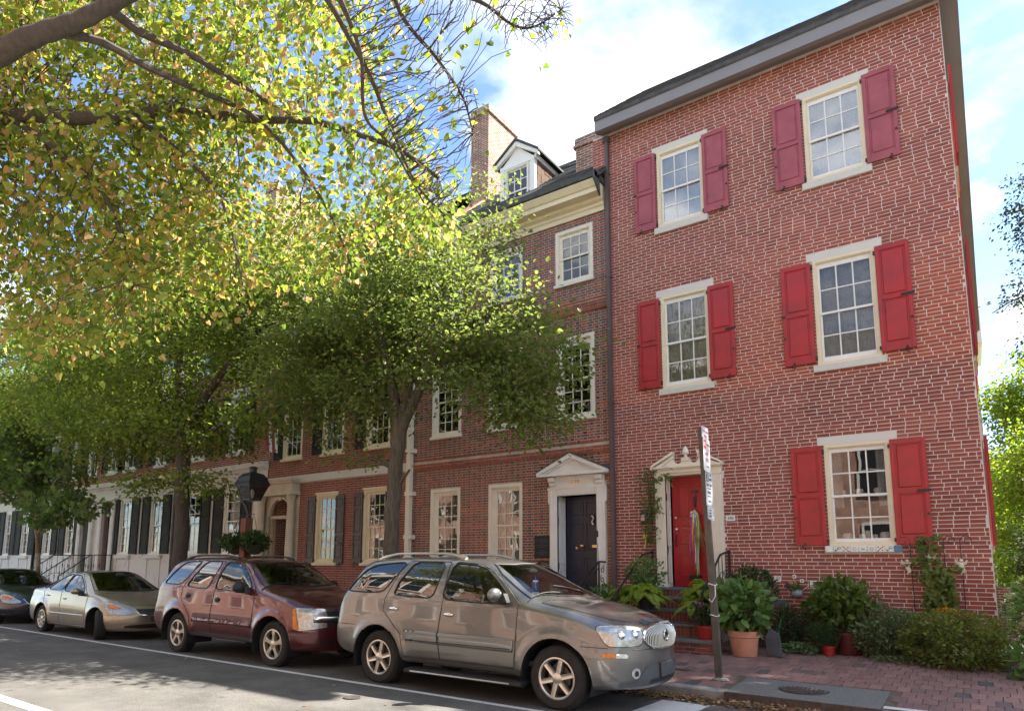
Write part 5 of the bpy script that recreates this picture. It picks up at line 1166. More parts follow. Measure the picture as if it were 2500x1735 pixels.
        def emit(nm, mask, m, parent, inset=0.0):
            f = s.F[mask]
            if not len(f): return None
            u, inv = np.unique(f, return_inverse=True); v = V[u].copy()
            if inset: v = v * np.array([1, 1, 1]) - inset * np.column_stack([0 * v[:, 0], np.sign(v[:, 1]), 0 * v[:, 0]])
            return obj(nm, fast_mesh(nm, v, inv.reshape(-1, 4), [m], smooth=True), parent)
        s.body = emit('body', (owner < 0) & ~gone, s.paint, s.root)
        for i, (nm, m, sd, poly) in enumerate(parts):
            g = nm.endswith('window') or nm.endswith('windshield'); par = s.root
            if nm == 'front_door_window': par = s.objs.get(('front_door', sd), s.root)
            if nm == 'rear_door_window': par = s.objs.get(('rear_door', sd), s.root)
            o = emit(nm.replace('front_door_window', 'window').replace('rear_door_window', 'window').replace('front_door', 'door').replace('rear_door', 'door'), owner == i, m, par, 0.006 if g and sd else 0)
            if o: s.objs[(nm, sd)] = o
        # wheel wells
        for ax in sp['axles']:
            for sd in (-1, 1):
                mb = MB(); n = 26; r = arch_r + 0.004; A = [(ax + r * math.cos(t), sp['wheel_z'] + r * math.sin(t)) for t in np.linspace(-0.35, math.pi + 0.35, n)]
                yo = []
                for (x, z) in A: h = s.side(x, max(z, sp['curves']['zbot'][0][1] + 0.02), sd); yo.append((abs(h.y) if h else 0.9) - 0.002)
                for k in range(n - 1): mb.add([(A[k][0], sd * yo[k], A[k][1]), (A[k + 1][0], sd * yo[k + 1], A[k + 1][1]), (A[k + 1][0], sd * 0.45, A[k + 1][1]), (A[k][0], sd * 0.45, A[k][1])], [(0, 1, 2, 3)])
                mb.add([(ax, sd * 0.45, sp['wheel_z'])] + [(a[0], sd * 0.45, a[1]) for a in A], [(0, k, k + 1) for k in range(1, n)])
                mb.build('wheel_well', MAT['rubber'], s.root)
    def side(s, x, z, sd=-1):
        h = s.bvh.ray_cast(Vector((x, sd * 3, z)), Vector((0, -sd, 0))); return h[0]
    def strip(s, nm, pts_xz, r, m, sd=-1, off=0.0, parent=None, n=5):
        P = []
        for x, z in pts_xz:
            h = s.side(x, z, sd)
            if h: P.append((h.x, h.y + sd * off, h.z))
        if len(P) < 2: return None
        mb = MB(); mb.tube(P, r, n); return mb.build(nm, m, parent or s.root, smooth=True)
    def patch(s, nm, poly, frame, m, off=0.004, step=0.02, thick=0.0, parent=None, smooth=True):
        """frame=(origin, A, B, D): poly in (a,b) is cast along D on the body surface"""
        o, A, B, D = (np.array(q, float) for q in frame); poly = np.array(poly, float)
        lo = poly.min(0) - step; hi = poly.max(0) + step; na, nb = int((hi[0] - lo[0]) / step) + 2, int((hi[1] - lo[1]) / step) + 2
        a, b = np.meshgrid(lo[0] + step * np.arange(na), lo[1] + step * np.arange(nb), indexing='ij'); P = np.stack([a.ravel(), b.ravel()], 1); P = snap2(P, poly, step * 0.62)
        i, j = np.meshgrid(np.arange(na - 1), np.arange(nb - 1), indexing='ij'); F = np.stack([i * nb + j, (i + 1) * nb + j, (i + 1) * nb + j + 1, i * nb + j + 1], -1).reshape(-1, 4)
        C = P[F].mean(1); F = F[inpoly(C[:, 0], C[:, 1], poly)]
        if not len(F): return None
        u, inv = np.unique(F, return_inverse=True); F = inv.reshape(-1, 4); V = np.zeros((len(u), 3)); ok = np.ones(len(u), bool); dv = Vector(D).normalized(); last = None
        for k, q in enumerate(u):
            st = o + A * P[q, 0] + B * P[q, 1] - np.array(dv) * 8; h = s.bvh.ray_cast(Vector(st), dv)
            if h[0] is None: ok[k] = False; continue
            V[k] = np.array(h[0]) - np.array(dv) * off
        F = F[ok[F].all(1)]
        if np.dot(np.cross(A, B), D) > 0: F = F[:, ::-1]
        ob = obj(nm, fast_mesh(nm, V, F, [m], smooth=smooth), parent or s.root)
        if thick: md = ob.modifiers.new('solid', 'SOLIDIFY'); md.thickness = thick; md.offset = -1
        return ob
    def outline(s, nm, poly, frame, r, m, off=0.0, parent=None, closed=True, n=5):
        o, A, B, D = (np.array(q, float) for q in frame); dv = Vector(D).normalized(); P = []
        for a, b in poly:
            h = s.bvh.ray_cast(Vector(o + A * a + B * b - np.array(dv) * 8), dv)
            if h[0] is not None: P.append(np.array(h[0]) - np.array(dv) * off)
        if closed: P.append(P[0])
        mb = MB(); mb.tube(P, r, n, cap=not closed); return mb.build(nm, m, parent or s.root, smooth=True)
    def wheel(s, x, sd, steer=0.0, style='six'):
        sp = s.sp; R0 = sp['wheel_z']; Rr = sp['rim_r']; w = 0.225
        w_root = bpy.data.objects.new('wheel', None); link(w_root, s.root); yo = sp['tyre_y']
        w_root.location = (x, sd * yo, R0); w_root.rotation_euler = (0, 0, steer + (0 if sd < 0 else math.pi))
        # local: outer face looks to -y
        mb = MB(); prof = [(Rr - 0.01, 0.02), (Rr + 0.012, 0.004), (Rr + 0.03, 0.0), (Rr + 0.6 * (R0 - Rr), -0.006), (R0 - 0.025, 0.012), (R0 - 0.008, 0.03), (R0 - 0.001, 0.05)]
        for g in (0.085, 0.125, 0.165): prof += [(R0, g - 0.012), (R0 - 0.009, g - 0.008), (R0 - 0.009, g + 0.003), (R0, g + 0.007)]
        prof += [(R0 - 0.001, w - 0.03), (R0 - 0.02, w - 0.008), (Rr + 0.03, w)]
        mb.lathe(prof, (0, 0, 0), 48, axis='Y'); mb.build('tyre', MAT['tyre'], w_root, smooth=True)
        mb = MB(); mb.lathe([(Rr - 0.004, 0.006), (Rr - 0.018, 0.004), (Rr - 0.03, 0.014), (Rr - 0.036, 0.05), (Rr - 0.05, 0.16)], (0, 0, 0), 40, axis='Y')
        n = {'six': 6, 'five': 5, 'fan': 9}[style]
        for k in range(n):
            a = 2 * math.pi * k / n + 0.26; ca, sa = math.cos(a), math.sin(a)
            r0, r1 = 0.045, Rr - 0.02; w0, w1 = {'six': (0.030, 0.026), 'five': (0.036, 0.052), 'fan': (0.022, 0.020)}[style]; sk = 0.0 if style != 'fan' else 0.10
            def pt(r, t, y): t2 = t + sk * (r - r0) / (r1 - r0) * 0.6; return (ca * r - sa * t2, y, sa * r + ca * t2)
            f0, f1 = 0.016, 0.012; dp = 0.045
            if style == 'six':
                q = [pt(r0, -w0, f0), pt(r0, -w0 * .25, f0 + .008), pt(r0, w0 * .25, f0 + .008), pt(r0, w0, f0), pt(r1, -w1, f1), pt(r1, -w1 * .25, f1 + .008), pt(r1, w1 * .25, f1 + .008), pt(r1, w1, f1), pt(r0, -w0, f0 + dp), pt(r0, w0, f0 + dp), pt(r1, -w1, f1 + dp), pt(r1, w1, f1 + dp)]
                mb.add(q, [(0, 1, 5, 4), (1, 2, 6, 5), (2, 3, 7, 6), (0, 4, 10, 8), (3, 9, 11, 7)])
            else:
                rm = (r0 + r1) / 2; wm = w0 * 0.72 if style == 'five' else w0
                q = [pt(r0, -w0, f0), pt(r0, w0, f0), pt(rm, -wm, f0 - .004), pt(rm, wm, f0 - .004), pt(r1, -w1, f1), pt(r1, w1, f1), pt(r0, -w0, f0 + dp), pt(r0, w0, f0 + dp), pt(rm, -wm, f0 + dp), pt(rm, wm, f0 + dp), pt(r1, -w1, f1 + dp), pt(r1, w1, f1 + dp)]
                mb.add(q, [(0, 1, 3, 2), (2, 3, 5, 4), (0, 2, 8, 6), (2, 4, 10, 8), (1, 7, 9, 3), (3, 9, 11, 5)])
        mb.lathe([(0, 0.004), (0.034, 0.006), (0.046, 0.012), (0.062, 0.016), (0.066, 0.03), (0.066, 0.07)], (0, 0, 0), 20, axis='Y'); mb.build('rim', MAT['alloy'], w_root, smooth=True)
        mb = MB(); mb.lathe([(0, 0.085), (0.15, 0.085), (0.15, 0.10), (0, 0.10)], (0, 0, 0), 24, axis='Y'); mb.lathe([(Rr - 0.052, 0.07), (Rr - 0.052, 0.17), (0, 0.17)], (0, 0, 0), 24, axis='Y'); mb.build('brake_disc', MAT['brake'], w_root, smooth=True)
        return w_root
    def cabin(s, xd, zd, xs_front, xs_rear, zf, wheel_pos):
        C1, C2 = MAT['cabin'], MAT['cabin_light']
        mb = MB(); mb.box(-0.6, xd, -0.78, 0.78, 0.46, 0.52); mb.build('cabin_floor', C1, s.root)
        mb = MB(); mb.prism([(xd - 0.42, zd - 0.30), (xd - 0.45, zd - 0.06), (xd - 0.30, zd + 0.0), (xd + 0.25, zd - 0.01), (xd + 0.25, zd - 0.3)], -0.72, 0.72); mb.build('dashboard', MAT['dash'], s.root)
        for x in (xs_front, xs_rear):
            for y in (-0.37, 0.37):
                mb = MB(); mb.prism([(x - 0.08, 0.62), (x + 0.42, 0.66), (x + 0.45, 0.80), (x - 0.02, 0.76)], y - 0.24, y + 0.24); mb.prism([(x - 0.10, 0.70), (x + 0.04, 0.72), (x - 0.14, zf), (x - 0.24, zf)], y - 0.23, y + 0.23); mb.prism([(x - 0.17, zf + 0.03), (x - 0.26, zf + 0.03), (x - 0.28, zf + 0.20), (x - 0.20, zf + 0.20)], y - 0.12, y + 0.12); mb.build('seat', C2, s.root, bevel=0.03)
        wx, wy, wz = wheel_pos; mb = MB()
        mb.tube([(wx + 0.10 * math.cos(t), wy + 0.185 * math.sin(t), wz + 0.16 * math.cos(t)) for t in np.linspace(0, 2 * math.pi, 20)], 0.015, 6, cap=False); mb.tube([(wx, wy, wz), (wx + 0.35, wy, wz - 0.12)], 0.03, 6); mb.tube([(wx, wy - 0.18, wz), (wx, wy + 0.18, wz)], 0.018, 5); mb.build('steering_wheel', C1, s.root, smooth=True)
        mb = MB(); mb.ellips((xd - 0.55, 0, zf + 0.36), (0.025, 0.12, 0.035), 10, 6); mb.build('inner_mirror', C1, s.root, smooth=True)
    def mirror(s, x, z, m, sd=-1, size=(0.075, 0.12, 0.085), base_m=None):
        h = s.side(x + 0.05, z - 0.06, sd); y = h.y if h else sd * 0.9
        c = (x, y + sd * 0.14, z); rt = bpy.data.objects.new('mirror', None); link(rt, s.root)
        mb = MB(); n = 14
        mb.ellips(c, size, 16, 10); mb.build('mirror_shell', m, rt, smooth=True)
        mb = MB(); mb.prism([(x + 0.16, z - 0.10), (x - 0.02, z - 0.10), (x + 0.02, z - 0.02), (x + 0.10, z + 0.02)], y - 0.01, y + sd * 0.10); mb.build('mirror_arm', base_m or MAT['black_plastic'], rt, bevel=0.012)
        return rt
FRONT = ((0, 0, 0), (0, 1, 0), (0, 0, 1), (-1, 0, 0))
def corner_frame(ang, sd=-1):
    """looks at the front corner from ang degrees off the side; a runs towards the front"""
    a = rad(ang); d = np.array([-math.sin(a), -sd * math.cos(a), 0]); A = np.array([math.cos(a), -sd * math.sin(a), 0])
    return ((0, 0, 0), A, (0, 0, 1), d)

def lamp_poly(ang, pts):
    """(x, |y|, z) target points -> outline in the corner frame"""
    a = rad(ang); return [(math.cos(a) * x - math.sin(a) * y, z) for x, y, z in pts]

SUV = dict(x=(-1.06, 3.80), axles=(0.0, 2.87), wheel_z=0.372, rim_r=0.243, tyre_y=0.905, arch_r=0.455, flare=0.032, bow=(0.02, 0.02), bowf=(2.95, 0.36, 0.10), bowr=(-0.35, 0.16), curves=dict(
    zbot=[(-1.06, 0.46), (-0.8, 0.38), (-0.45, 0.36), (0.4, 0.34), (2.4, 0.33), (3.2, 0.32), (3.5, 0.27), (3.8, 0.30)],
    ylow=[(-1.06, 0.78), (-1.0, 0.84), (-0.9, 0.87), (-0.5, 0.89), (0.4, 0.89), (2.4, 0.89), (3.2, 0.89), (3.5, 0.885), (3.7, 0.85), (3.77, 0.81), (3.8, 0.76)],
    ymid=[(-1.06, 0.82), (-1.0, 0.89), (-0.9, 0.915), (-0.5, 0.925), (0.5, 0.935), (2.3, 0.935), (3.1, 0.935), (3.5, 0.925), (3.7, 0.895), (3.77, 0.85), (3.8, 0.80)],
    zmid=[(-1.06, 0.66), (0, 0.72), (2.8, 0.72), (3.8, 0.64)],
    ybelt=[(-1.06, 0.78), (-0.98, 0.85), (-0.6, 0.885), (0.23, 0.90), (1.15, 0.905), (1.95, 0.905), (2.36, 0.90), (3.0, 0.89), (3.5, 0.865), (3.7, 0.83), (3.77, 0.79), (3.8, 0.74)],
    zbelt=[(-1.06, 0.80), (-1.02, 0.92), (-0.95, 1.08), (-0.85, 1.20), (-0.61, 1.235), (0.23, 1.20), (1.15, 1.175), (1.95, 1.145), (2.36, 1.14), (3.0, 1.06), (3.5, 0.965), (3.74, 0.91), (3.8, 0.85)],
    yrail=[(-1.06, 0.74), (-0.98, 0.80), (-0.85, 0.81), (-0.6, 0.755), (-0.4, 0.71), (0.3, 0.685), (1.0, 0.675), (1.5, 0.67), (1.75, 0.68), (2.0, 0.735), (2.2, 0.785), (2.38, 0.825), (2.6, 0.82), (3.06, 0.79), (3.4, 0.76), (3.62, 0.72), (3.74, 0.67), (3.8, 0.60)],
    zrail=[(-1.06, 0.82), (-1.02, 0.95), (-0.95, 1.12), (-0.85, 1.26), (-0.65, 1.47), (-0.45, 1.65), (-0.3, 1.695), (0.3, 1.73), (1.0, 1.725), (1.5, 1.69), (1.75, 1.655), (2.0, 1.50), (2.2, 1.36), (2.38, 1.25), (2.6, 1.205), (3.06, 1.125), (3.4, 1.05), (3.62, 1.0), (3.74, 0.955), (3.78, 0.92), (3.8, 0.88)],
    zc=[(-1.06, 0.83), (-1.02, 0.97), (-0.95, 1.14), (-0.85, 1.29), (-0.65, 1.52), (-0.47, 1.70), (-0.35, 1.745), (0.3, 1.79), (1.0, 1.79), (1.6, 1.755), (1.95, 1.69), (2.12, 1.62), (2.4, 1.46), (2.68, 1.30), (2.82, 1.235), (3.06, 1.20), (3.4, 1.12), (3.62, 1.04), (3.74, 0.985), (3.78, 0.945), (3.8, 0.90)]))
def suv_cut(c, win_r, win_m, win_f, wm):
    doorF = [(1.16, 1.165), (1.14, 1.66), (1.27, 1.70), (1.66, 1.67), (1.86, 1.58), (2.10, 1.40), (2.34, 1.20), (2.33, 0.85), (2.30, 0.43), (1.14, 0.43), (1.10, 0.72)]
    doorR = [(1.155, 1.165), (1.095, 0.72), (1.135, 0.43), (0.52, 0.43), (0.44, 0.72), (0.24, 0.90), (0.08, 1.02), (0.10, 1.18), (0.30, 1.60), (0.42, 1.71), (1.135, 1.70)]
    hood = [(2.62, -0.80), (3.1, -0.735), (3.45, -0.62), (3.66, -0.40), (3.72, 0), (3.66, 0.40), (3.45, 0.62), (3.1, 0.735), (2.62, 0.80), (2.82, 0.3), (2.86, 0.0), (2.82, -0.3)]
    ws = [(1.80, -0.62), (1.93, -0.35), (1.975, 0), (1.93, 0.35), (1.80, 0.62), (1.98, 0.70), (2.30, 0.755), (2.46, 0.78), (2.66, 0.45), (2.74, 0.0), (2.66, -0.45), (2.46, -0.78), (2.30, -0.755), (1.98, -0.70)]
    rw = [(-0.86, -0.68), (-0.86, 0.68), (-0.50, 0.62), (-0.50, -0.62)]
    c.cut([('front_door_window', chaikin(win_f, 2, k=0.13), MAT['car_glass']), ('rear_door_window', chaikin(win_m, 2, k=0.13), wm), ('quarter_window', chaikin(win_r, 2, k=0.13), wm), ('front_door', doorF, c.paint), ('rear_door', doorR, c.paint)],
          [('windshield', ws, MAT['car_glass']), ('rear_window', rw, wm), ('hood', hood, c.paint)], c.sp['arch_r'])
    for sd in (-1, 1):
        for P in (win_f, win_m, win_r): c.strip('window_seal', [tuple(p) for p in np.vstack([chaikin(P, 2, k=0.13), chaikin(P, 2, k=0.13)[:1]])], 0.010, MAT['rubber'], sd, 0.002)
        for P in (doorF + doorF[:1], doorR + doorR[:1]):
            Q = []
            for a, b in zip(P[:-1], P[1:]):
                for t in np.linspace(0, 1, 8)[:-1]: Q.append((a[0] + (b[0] - a[0]) * t, a[1] + (b[1] - a[1]) * t))
            c.strip('door_gap', Q, 0.0055, MAT['rubber'], sd, 0.001, n=4)
    TOP = ((0, 0, 0), (1, 0, 0), (0, 1, 0), (0, 0, -1))
    dens = lambda P: [(a[0] + (b[0] - a[0]) * t, a[1] + (b[1] - a[1]) * t) for a, b in zip(P, P[1:] + P[:1]) for t in np.linspace(0, 1, 6)[:-1]]
    c.outline('windshield_seal', dens(ws), TOP, 0.011, MAT['rubber'], 0.001); c.outline('hood_gap', dens(hood), TOP, 0.006, MAT['rubber'], 0.0)
    c.cabin(2.55, 1.16, 1.15, 0.15, 1.22, (1.92, 0.37, 1.12))
    for y in (-0.45, 0.12):     # wipers
        mb = MB(); P = []
        for t in np.linspace(0, 1, 8):
            x, yy = 2.66 - 0.17 * t - 0.1 * abs(y), y - 0.50 * t + 0.1; h = c.bvh.ray_cast(Vector((x, yy, 3)), Vector((0, 0, -1)))
            if h[0]: P.append((h[0].x, h[0].y, h[0].z + 0.012))
        mb.tube(P, 0.007, 4); mb.build('wiper', MAT['rubber'], c.root)
def roof_rail(c, x0, x1, zt, m, sd, y=0.60):
    pts = []
    for t in np.linspace(0, 1, 15):
        x = x0 + (x1 - x0) * t; h = c.bvh.ray_cast(Vector((x, sd * y, 3)), Vector((0, 0, -1))); z = h[0].z if h[0] else 1.72
        pts.append((x, sd * y, z + zt * min(1, 5 * t, 5 * (1 - t)) ** 0.7 + 0.004))
    mb = MB(); mb.tube(pts, [0.018 + 0.012 * (1 if i in (0, 1, 13, 14) else 0) for i in range(15)], 8); return mb.build('roof_rail', m, c.root, smooth=True)

# ---- silver SUV
WM = MAT['car_glass_dark']
cs = Car('silver_suv', 'silver grey sport utility car with oval grille parked nearest the corner', SUV, (-7.08, -5.415, 0.0), MAT['paint_silver'])
wr = [(-0.70, 1.275), (-0.60, 1.40), (-0.40, 1.58), (-0.22, 1.655), (0.30, 1.695), (0.36, 1.66), (0.06, 1.30), (-0.06, 1.265), (-0.4, 1.262)]
wmid = [(0.255, 1.245), (0.30, 1.40), (0.52, 1.70), (1.08, 1.69), (0.97, 1.215), (0.60, 1.225)]
wf = [(1.13, 1.21), (1.21, 1.685), (1.55, 1.665), (1.76, 1.61), (1.95, 1.47), (2.16, 1.29), (2.20, 1.185), (1.7, 1.19)]
suv_cut(cs, wr, wmid, wf, WM)
for x in (0.0, 2.87):
    for sd in (-1, 1): cs.wheel(x, sd, 0.0, 'six')
P_ = cs.paint
for sd in (-1, 1):
    roof_rail(cs, -0.30, 1.32, 0.055, MAT['alloy'], sd)
    for dn, hx, hz in (('rear_door', 0.29, 1.055), ('front_door', 1.28, 1.02)):
        par = cs.objs.get((dn, sd)); h = cs.side(hx, hz, sd); mb = MB(); mb.ellips((hx, h.y + sd * 0.012, hz), (0.085, 0.02, 0.026), 14, 8); mb.build('door_handle', MAT['chrome'], par or cs.root, smooth=True)
    SIDE = ((0, 0, 0), (1, 0, 0), (0, 0, 1), (0, -sd, 0))
    cs.patch('side_moulding', [(0.50, 0.64), (0.50, 0.79), (1.085, 0.775), (1.085, 0.625)], SIDE, P_, 0.014, 0.025, 0.014); cs.patch('side_moulding', [(1.115, 0.625), (1.115, 0.775), (2.29, 0.77), (2.28, 0.62)], SIDE, P_, 0.014, 0.03, 0.014)
    for za in (0.655,): cs.strip('moulding_groove', [(x, za) for x in np.linspace(0.55, 2.25, 20)], 0.006, MAT['rubber'], sd, 0.013)
    mb = MB(); mb.prism([(-0.97 * 1, 0.235), (-1.03, 0.25), (-1.03, 0.285), (-0.97, 0.30), (-0.80, 0.30), (-0.80, 0.26)] if sd < 0 else [(0.97, 0.235), (1.03, 0.25), (1.03, 0.285), (0.97, 0.30), (0.80, 0.30), (0.80, 0.26)], 0.60, 2.46, axis='X'); rb = mb.build('running_board', MAT['black_plastic'], cs.root, bevel=0.008)
    mb = MB(); mb.tube([(0.72, sd * 1.028, 0.268), (2.30, sd * 1.028, 0.268)], 0.011, 6); mb.build('trim_strip', MAT['alloy'], rb)
    cs.patch('rocker_cover', [(0.46, 0.36), (0.46, 0.425), (2.42, 0.425), (2.42, 0.355)], SIDE, MAT['plastic_grey'], 0.003, 0.03)
    cs.mirror(2.07, 1.30, P_, sd)
    F_ = corner_frame(52, sd)
    # lights
    LP = chaikin(lamp_poly(52, [(3.37, 0.89, 0.985), (3.50, 0.87, 0.775), (3.60, 0.75, 0.765), (3.76, 0.51, 0.775), (3.78, 0.48, 0.88), (3.74, 0.51, 0.985), (3.60, 0.70, 1.0)]), 1, k=0.16)
    hl = cs.patch('headlight', LP, F_, MAT['lamp_bowl'], 0.003, 0.016)
    if hl:
        cs.patch('lens', LP, F_, MAT['lens_clear'], 0.014, 0.016, parent=hl); cs.outline('headlight_seal', LP, F_, 0.005, MAT['rubber'], 0.004, parent=hl)
        for (x, y) in ((3.60, 0.72), (3.69, 0.57)):
            a_ = lamp_poly(52, [(x, y, 0)])[0][0]; o_, A_, B_, D_ = (np.array(q) for q in F_); h = cs.bvh.ray_cast(Vector(A_ * a_ + B_ * 0.885 - D_ * 8), Vector(D_))
            if h[0]: mb = MB(); mb.ellips(tuple(h[0] + Vector(D_) * 0.03), (0.055, 0.055, 0.07), 14, 8); mb.build('bulb_reflector', MAT['chrome'], hl, smooth=True)
    cs.patch('marker_light', lamp_poly(52, [(3.44, 0.88, 0.655), (3.44, 0.88, 0.70), (3.57, 0.81, 0.695), (3.57, 0.81, 0.65)]), F_, MAT['lamp_amber'], 0.006, 0.014); cs.patch('marker_light', lamp_poly(52, [(3.575, 0.805, 0.65), (3.575, 0.805, 0.695), (3.66, 0.71, 0.688), (3.67, 0.69, 0.668), (3.66, 0.71, 0.645)]), F_, MAT['lamp_bowl'], 0.006, 0.014)
    RF = ((0, 0, 0), (1, 0, 0), (0, 0, 1), (0, -sd, 0))
    cs.patch('tail_light', [(-1.05, 0.84), (-1.02, 1.0), (-0.93, 1.10), (-0.90, 1.08), (-0.93, 0.84)], RF, MAT['lamp_red'], 0.006, 0.012)
# grille with bars, ring and emblem
EL = [(0.47 * math.copysign(abs(math.cos(t)) ** 0.75, math.cos(t)), 0.855 + (0.125 if math.sin(t) > 0 else 0.135) * math.sin(t)) for t in np.linspace(0, 2 * math.pi, 48, endpoint=False)]
gr = cs.patch('grille', EL, FRONT, MAT['black_plastic'], 0.006, 0.02)
cs.outline('grille_ring', EL, FRONT, 0.016, MAT['chrome'], 0.008, parent=gr)
for k in range(-13, 14):
    y = k * 0.034; t = abs(y) / 0.47; hz = 0.12 * max(0, 1 - t ** 2.7) ** 0.42
    if hz < 0.02: continue
    P = []
    for z in np.linspace(0.853 - hz, 0.855 + hz, 6):
        h = cs.bvh.ray_cast(Vector((5, y, z)), Vector((-1, 0, 0)))
        if h[0]: P.append((h[0].x + 0.018, y, z))
    mb = MB(); mb.tube(P, 0.0055, 4); mb.build('grille_bar', MAT['alloy'], gr)
h = cs.bvh.ray_cast(Vector((5, 0, 0.86)), Vector((-1, 0, 0)))[0]
mb = MB(); mb.tube([(h.x + 0.034, 0.062 * math.cos(t), 0.86 + 0.062 * math.sin(t)) for t in np.linspace(0, 6.283, 22)], 0.008, 6, cap=False)
mb.lathe([(0, 0.028), (0.058, 0.028), (0.058, 0.02)], (h.x, 0, 0.86), 20, axis='X')
for k in (-1, 0, 1): mb.prism([(k * 0.036 - 0.020, 0.90 - 0.01 * abs(k)), (k * 0.036 + 0.010, 0.895 - 0.01 * abs(k)), (k * 0.036 + 0.016, 0.845), (k * 0.036 + 0.004, 0.825), (k * 0.036 - 0.014, 0.845)], h.x + 0.03, h.x + 0.038, axis='X')
mb.build('emblem', MAT['chrome'], gr, smooth=True)
BF_ = cs.patch('hood_shield', [(-0.33, 0.99), (-0.30, 1.03), (0, 1.052), (0.30, 1.03), (0.33, 0.99), (0.18, 1.0), (0, 1.004), (-0.18, 1.0)], FRONT, MAT['slate_dark'], 0.012, 0.015)
lettering('hood_lettering', 'RAINIER', 0.040, (3.83, 0, 1.008), BF_ or cs.root, MAT['sign_white'], rot=(rad(62), 0, rad(90)), sx=2.0)
va = cs.patch('valance', [(-0.78, 0.36), (-0.62, 0.38), (-0.50, 0.47), (-0.42, 0.545), (0.42, 0.545), (0.50, 0.47), (0.62, 0.38), (0.78, 0.36), (0.76, 0.325), (-0.76, 0.325)], FRONT, MAT['plastic_grey'], 0.006, 0.02)
cs.patch('lower_intake', [(-0.40, 0.345), (-0.34, 0.39), (0.34, 0.39), (0.40, 0.345)], FRONT, MAT['black_plastic'], 0.012, 0.02)
hb = cs.bvh.ray_cast(Vector((5, 0, 0.47)), Vector((-1, 0, 0)))[0]
mb = MB(); mb.box(hb.x + 0.012, hb.x + 0.04, -0.165, 0.165, 0.40, 0.565); pb = mb.build('plate_bracket', MAT['plastic_grey'], cs.root, bevel=0.01)
mb = MB(); [mb.box(hb.x + 0.04, hb.x + 0.042, y - 0.006, y + 0.006, z - 0.006, z + 0.006) for y in (-0.08, 0.08) for z in (0.44, 0.53)]; mb.build('bolt_hole', MAT['rubber'], pb)
for sd in (-1, 1):
    F_ = corner_frame(68, sd); fa = lamp_poly(68, [(3.73, 0.60, 0)])[0][0]
    cs.patch('fog_light_ring', [(fa + 0.062 * math.cos(t), 0.475 + 0.058 * math.sin(t)) for t in np.linspace(0, 6.28, 20, endpoint=False)], F_, MAT['lamp_bowl'], 0.005, 0.012)
    cs.patch('fog_light', [(fa + 0.005 + 0.030 * math.cos(t), 0.472 + 0.032 * math.sin(t)) for t in np.linspace(0, 6.28, 14, endpoint=False)], F_, MAT['black_plastic'], 0.010, 0.010)
    Q = [(x, 0.762 - 0.02 * (x - 3.05)) for x in np.linspace(3.20, 3.50, 12)]; cs.strip('bumper_gap', Q, 0.004, MAT['rubber'], sd, 0.001)
    cs.strip('bumper_gap', [(x, 0.80) for x in np.linspace(-1.0, -0.46, 10)], 0.004, MAT['rubber'], sd, 0.001)
cs.outline('bumper_gap', [(y, 0.728) for y in np.linspace(-0.62, 0.62, 14)], FRONT, 0.005, MAT['rubber'], 0.0, closed=False)
# placard behind the windshield
pr_ = bpy.data.objects.new('parking_placard', None); link(pr_, cs.root); px_, py_, pz_ = 2.07, -0.06, 1.30
mb = MB(); mb.box(px_, px_ + 0.003, py_ - 0.08, py_ + 0.08, pz_ + 0.01, pz_ + 0.17); mb.box(px_, px_ + 0.003, py_ - 0.02, py_ + 0.02, pz_ + 0.17, pz_ + 0.22); mb.build('card', MAT['placard_blue'], pr_)
mb = MB(); mb.box(px_, px_ + 0.003, py_ - 0.08, py_ + 0.08, pz_ - 0.06, pz_ + 0.009); mb.box(px_ + 0.003, px_ + 0.005, py_ - 0.065, py_ + 0.065, pz_ + 0.145, pz_ + 0.165); mb.build('card_text_field', MAT['placard_white'], pr_)
mb = MB(); mb.tube([(px_ + 0.006, py_ + 0.022 * math.cos(t) + 0.0, pz_ + 0.055 + 0.028 * math.sin(t)) for t in np.linspace(1.9, 6.6, 12)], 0.005, 4); mb.tube([(px_ + 0.006, py_ - 0.008, pz_ + 0.112), (px_ + 0.006, py_ - 0.006, pz_ + 0.075), (px_ + 0.006, py_ + 0.018, pz_ + 0.075), (px_ + 0.006, py_ + 0.032, pz_ + 0.042)], 0.006, 4); mb.ellips((px_ + 0.006, py_ - 0.008, pz_ + 0.126), (0.003, 0.010, 0.010), 8, 6); mb.build('wheelchair_symbol', MAT['placard_white'], pr_)
mb = MB(); ha = cs.bvh.ray_cast(Vector((2.62, 0.76, 3)), Vector((0, 0, -1)))[0]; mb.tube([ha, (ha.x - 0.03, ha.y, 1.98)], 0.0035, 4); mb.build('antenna', MAT['rubber'], cs.root)
LOCAL[0] = False

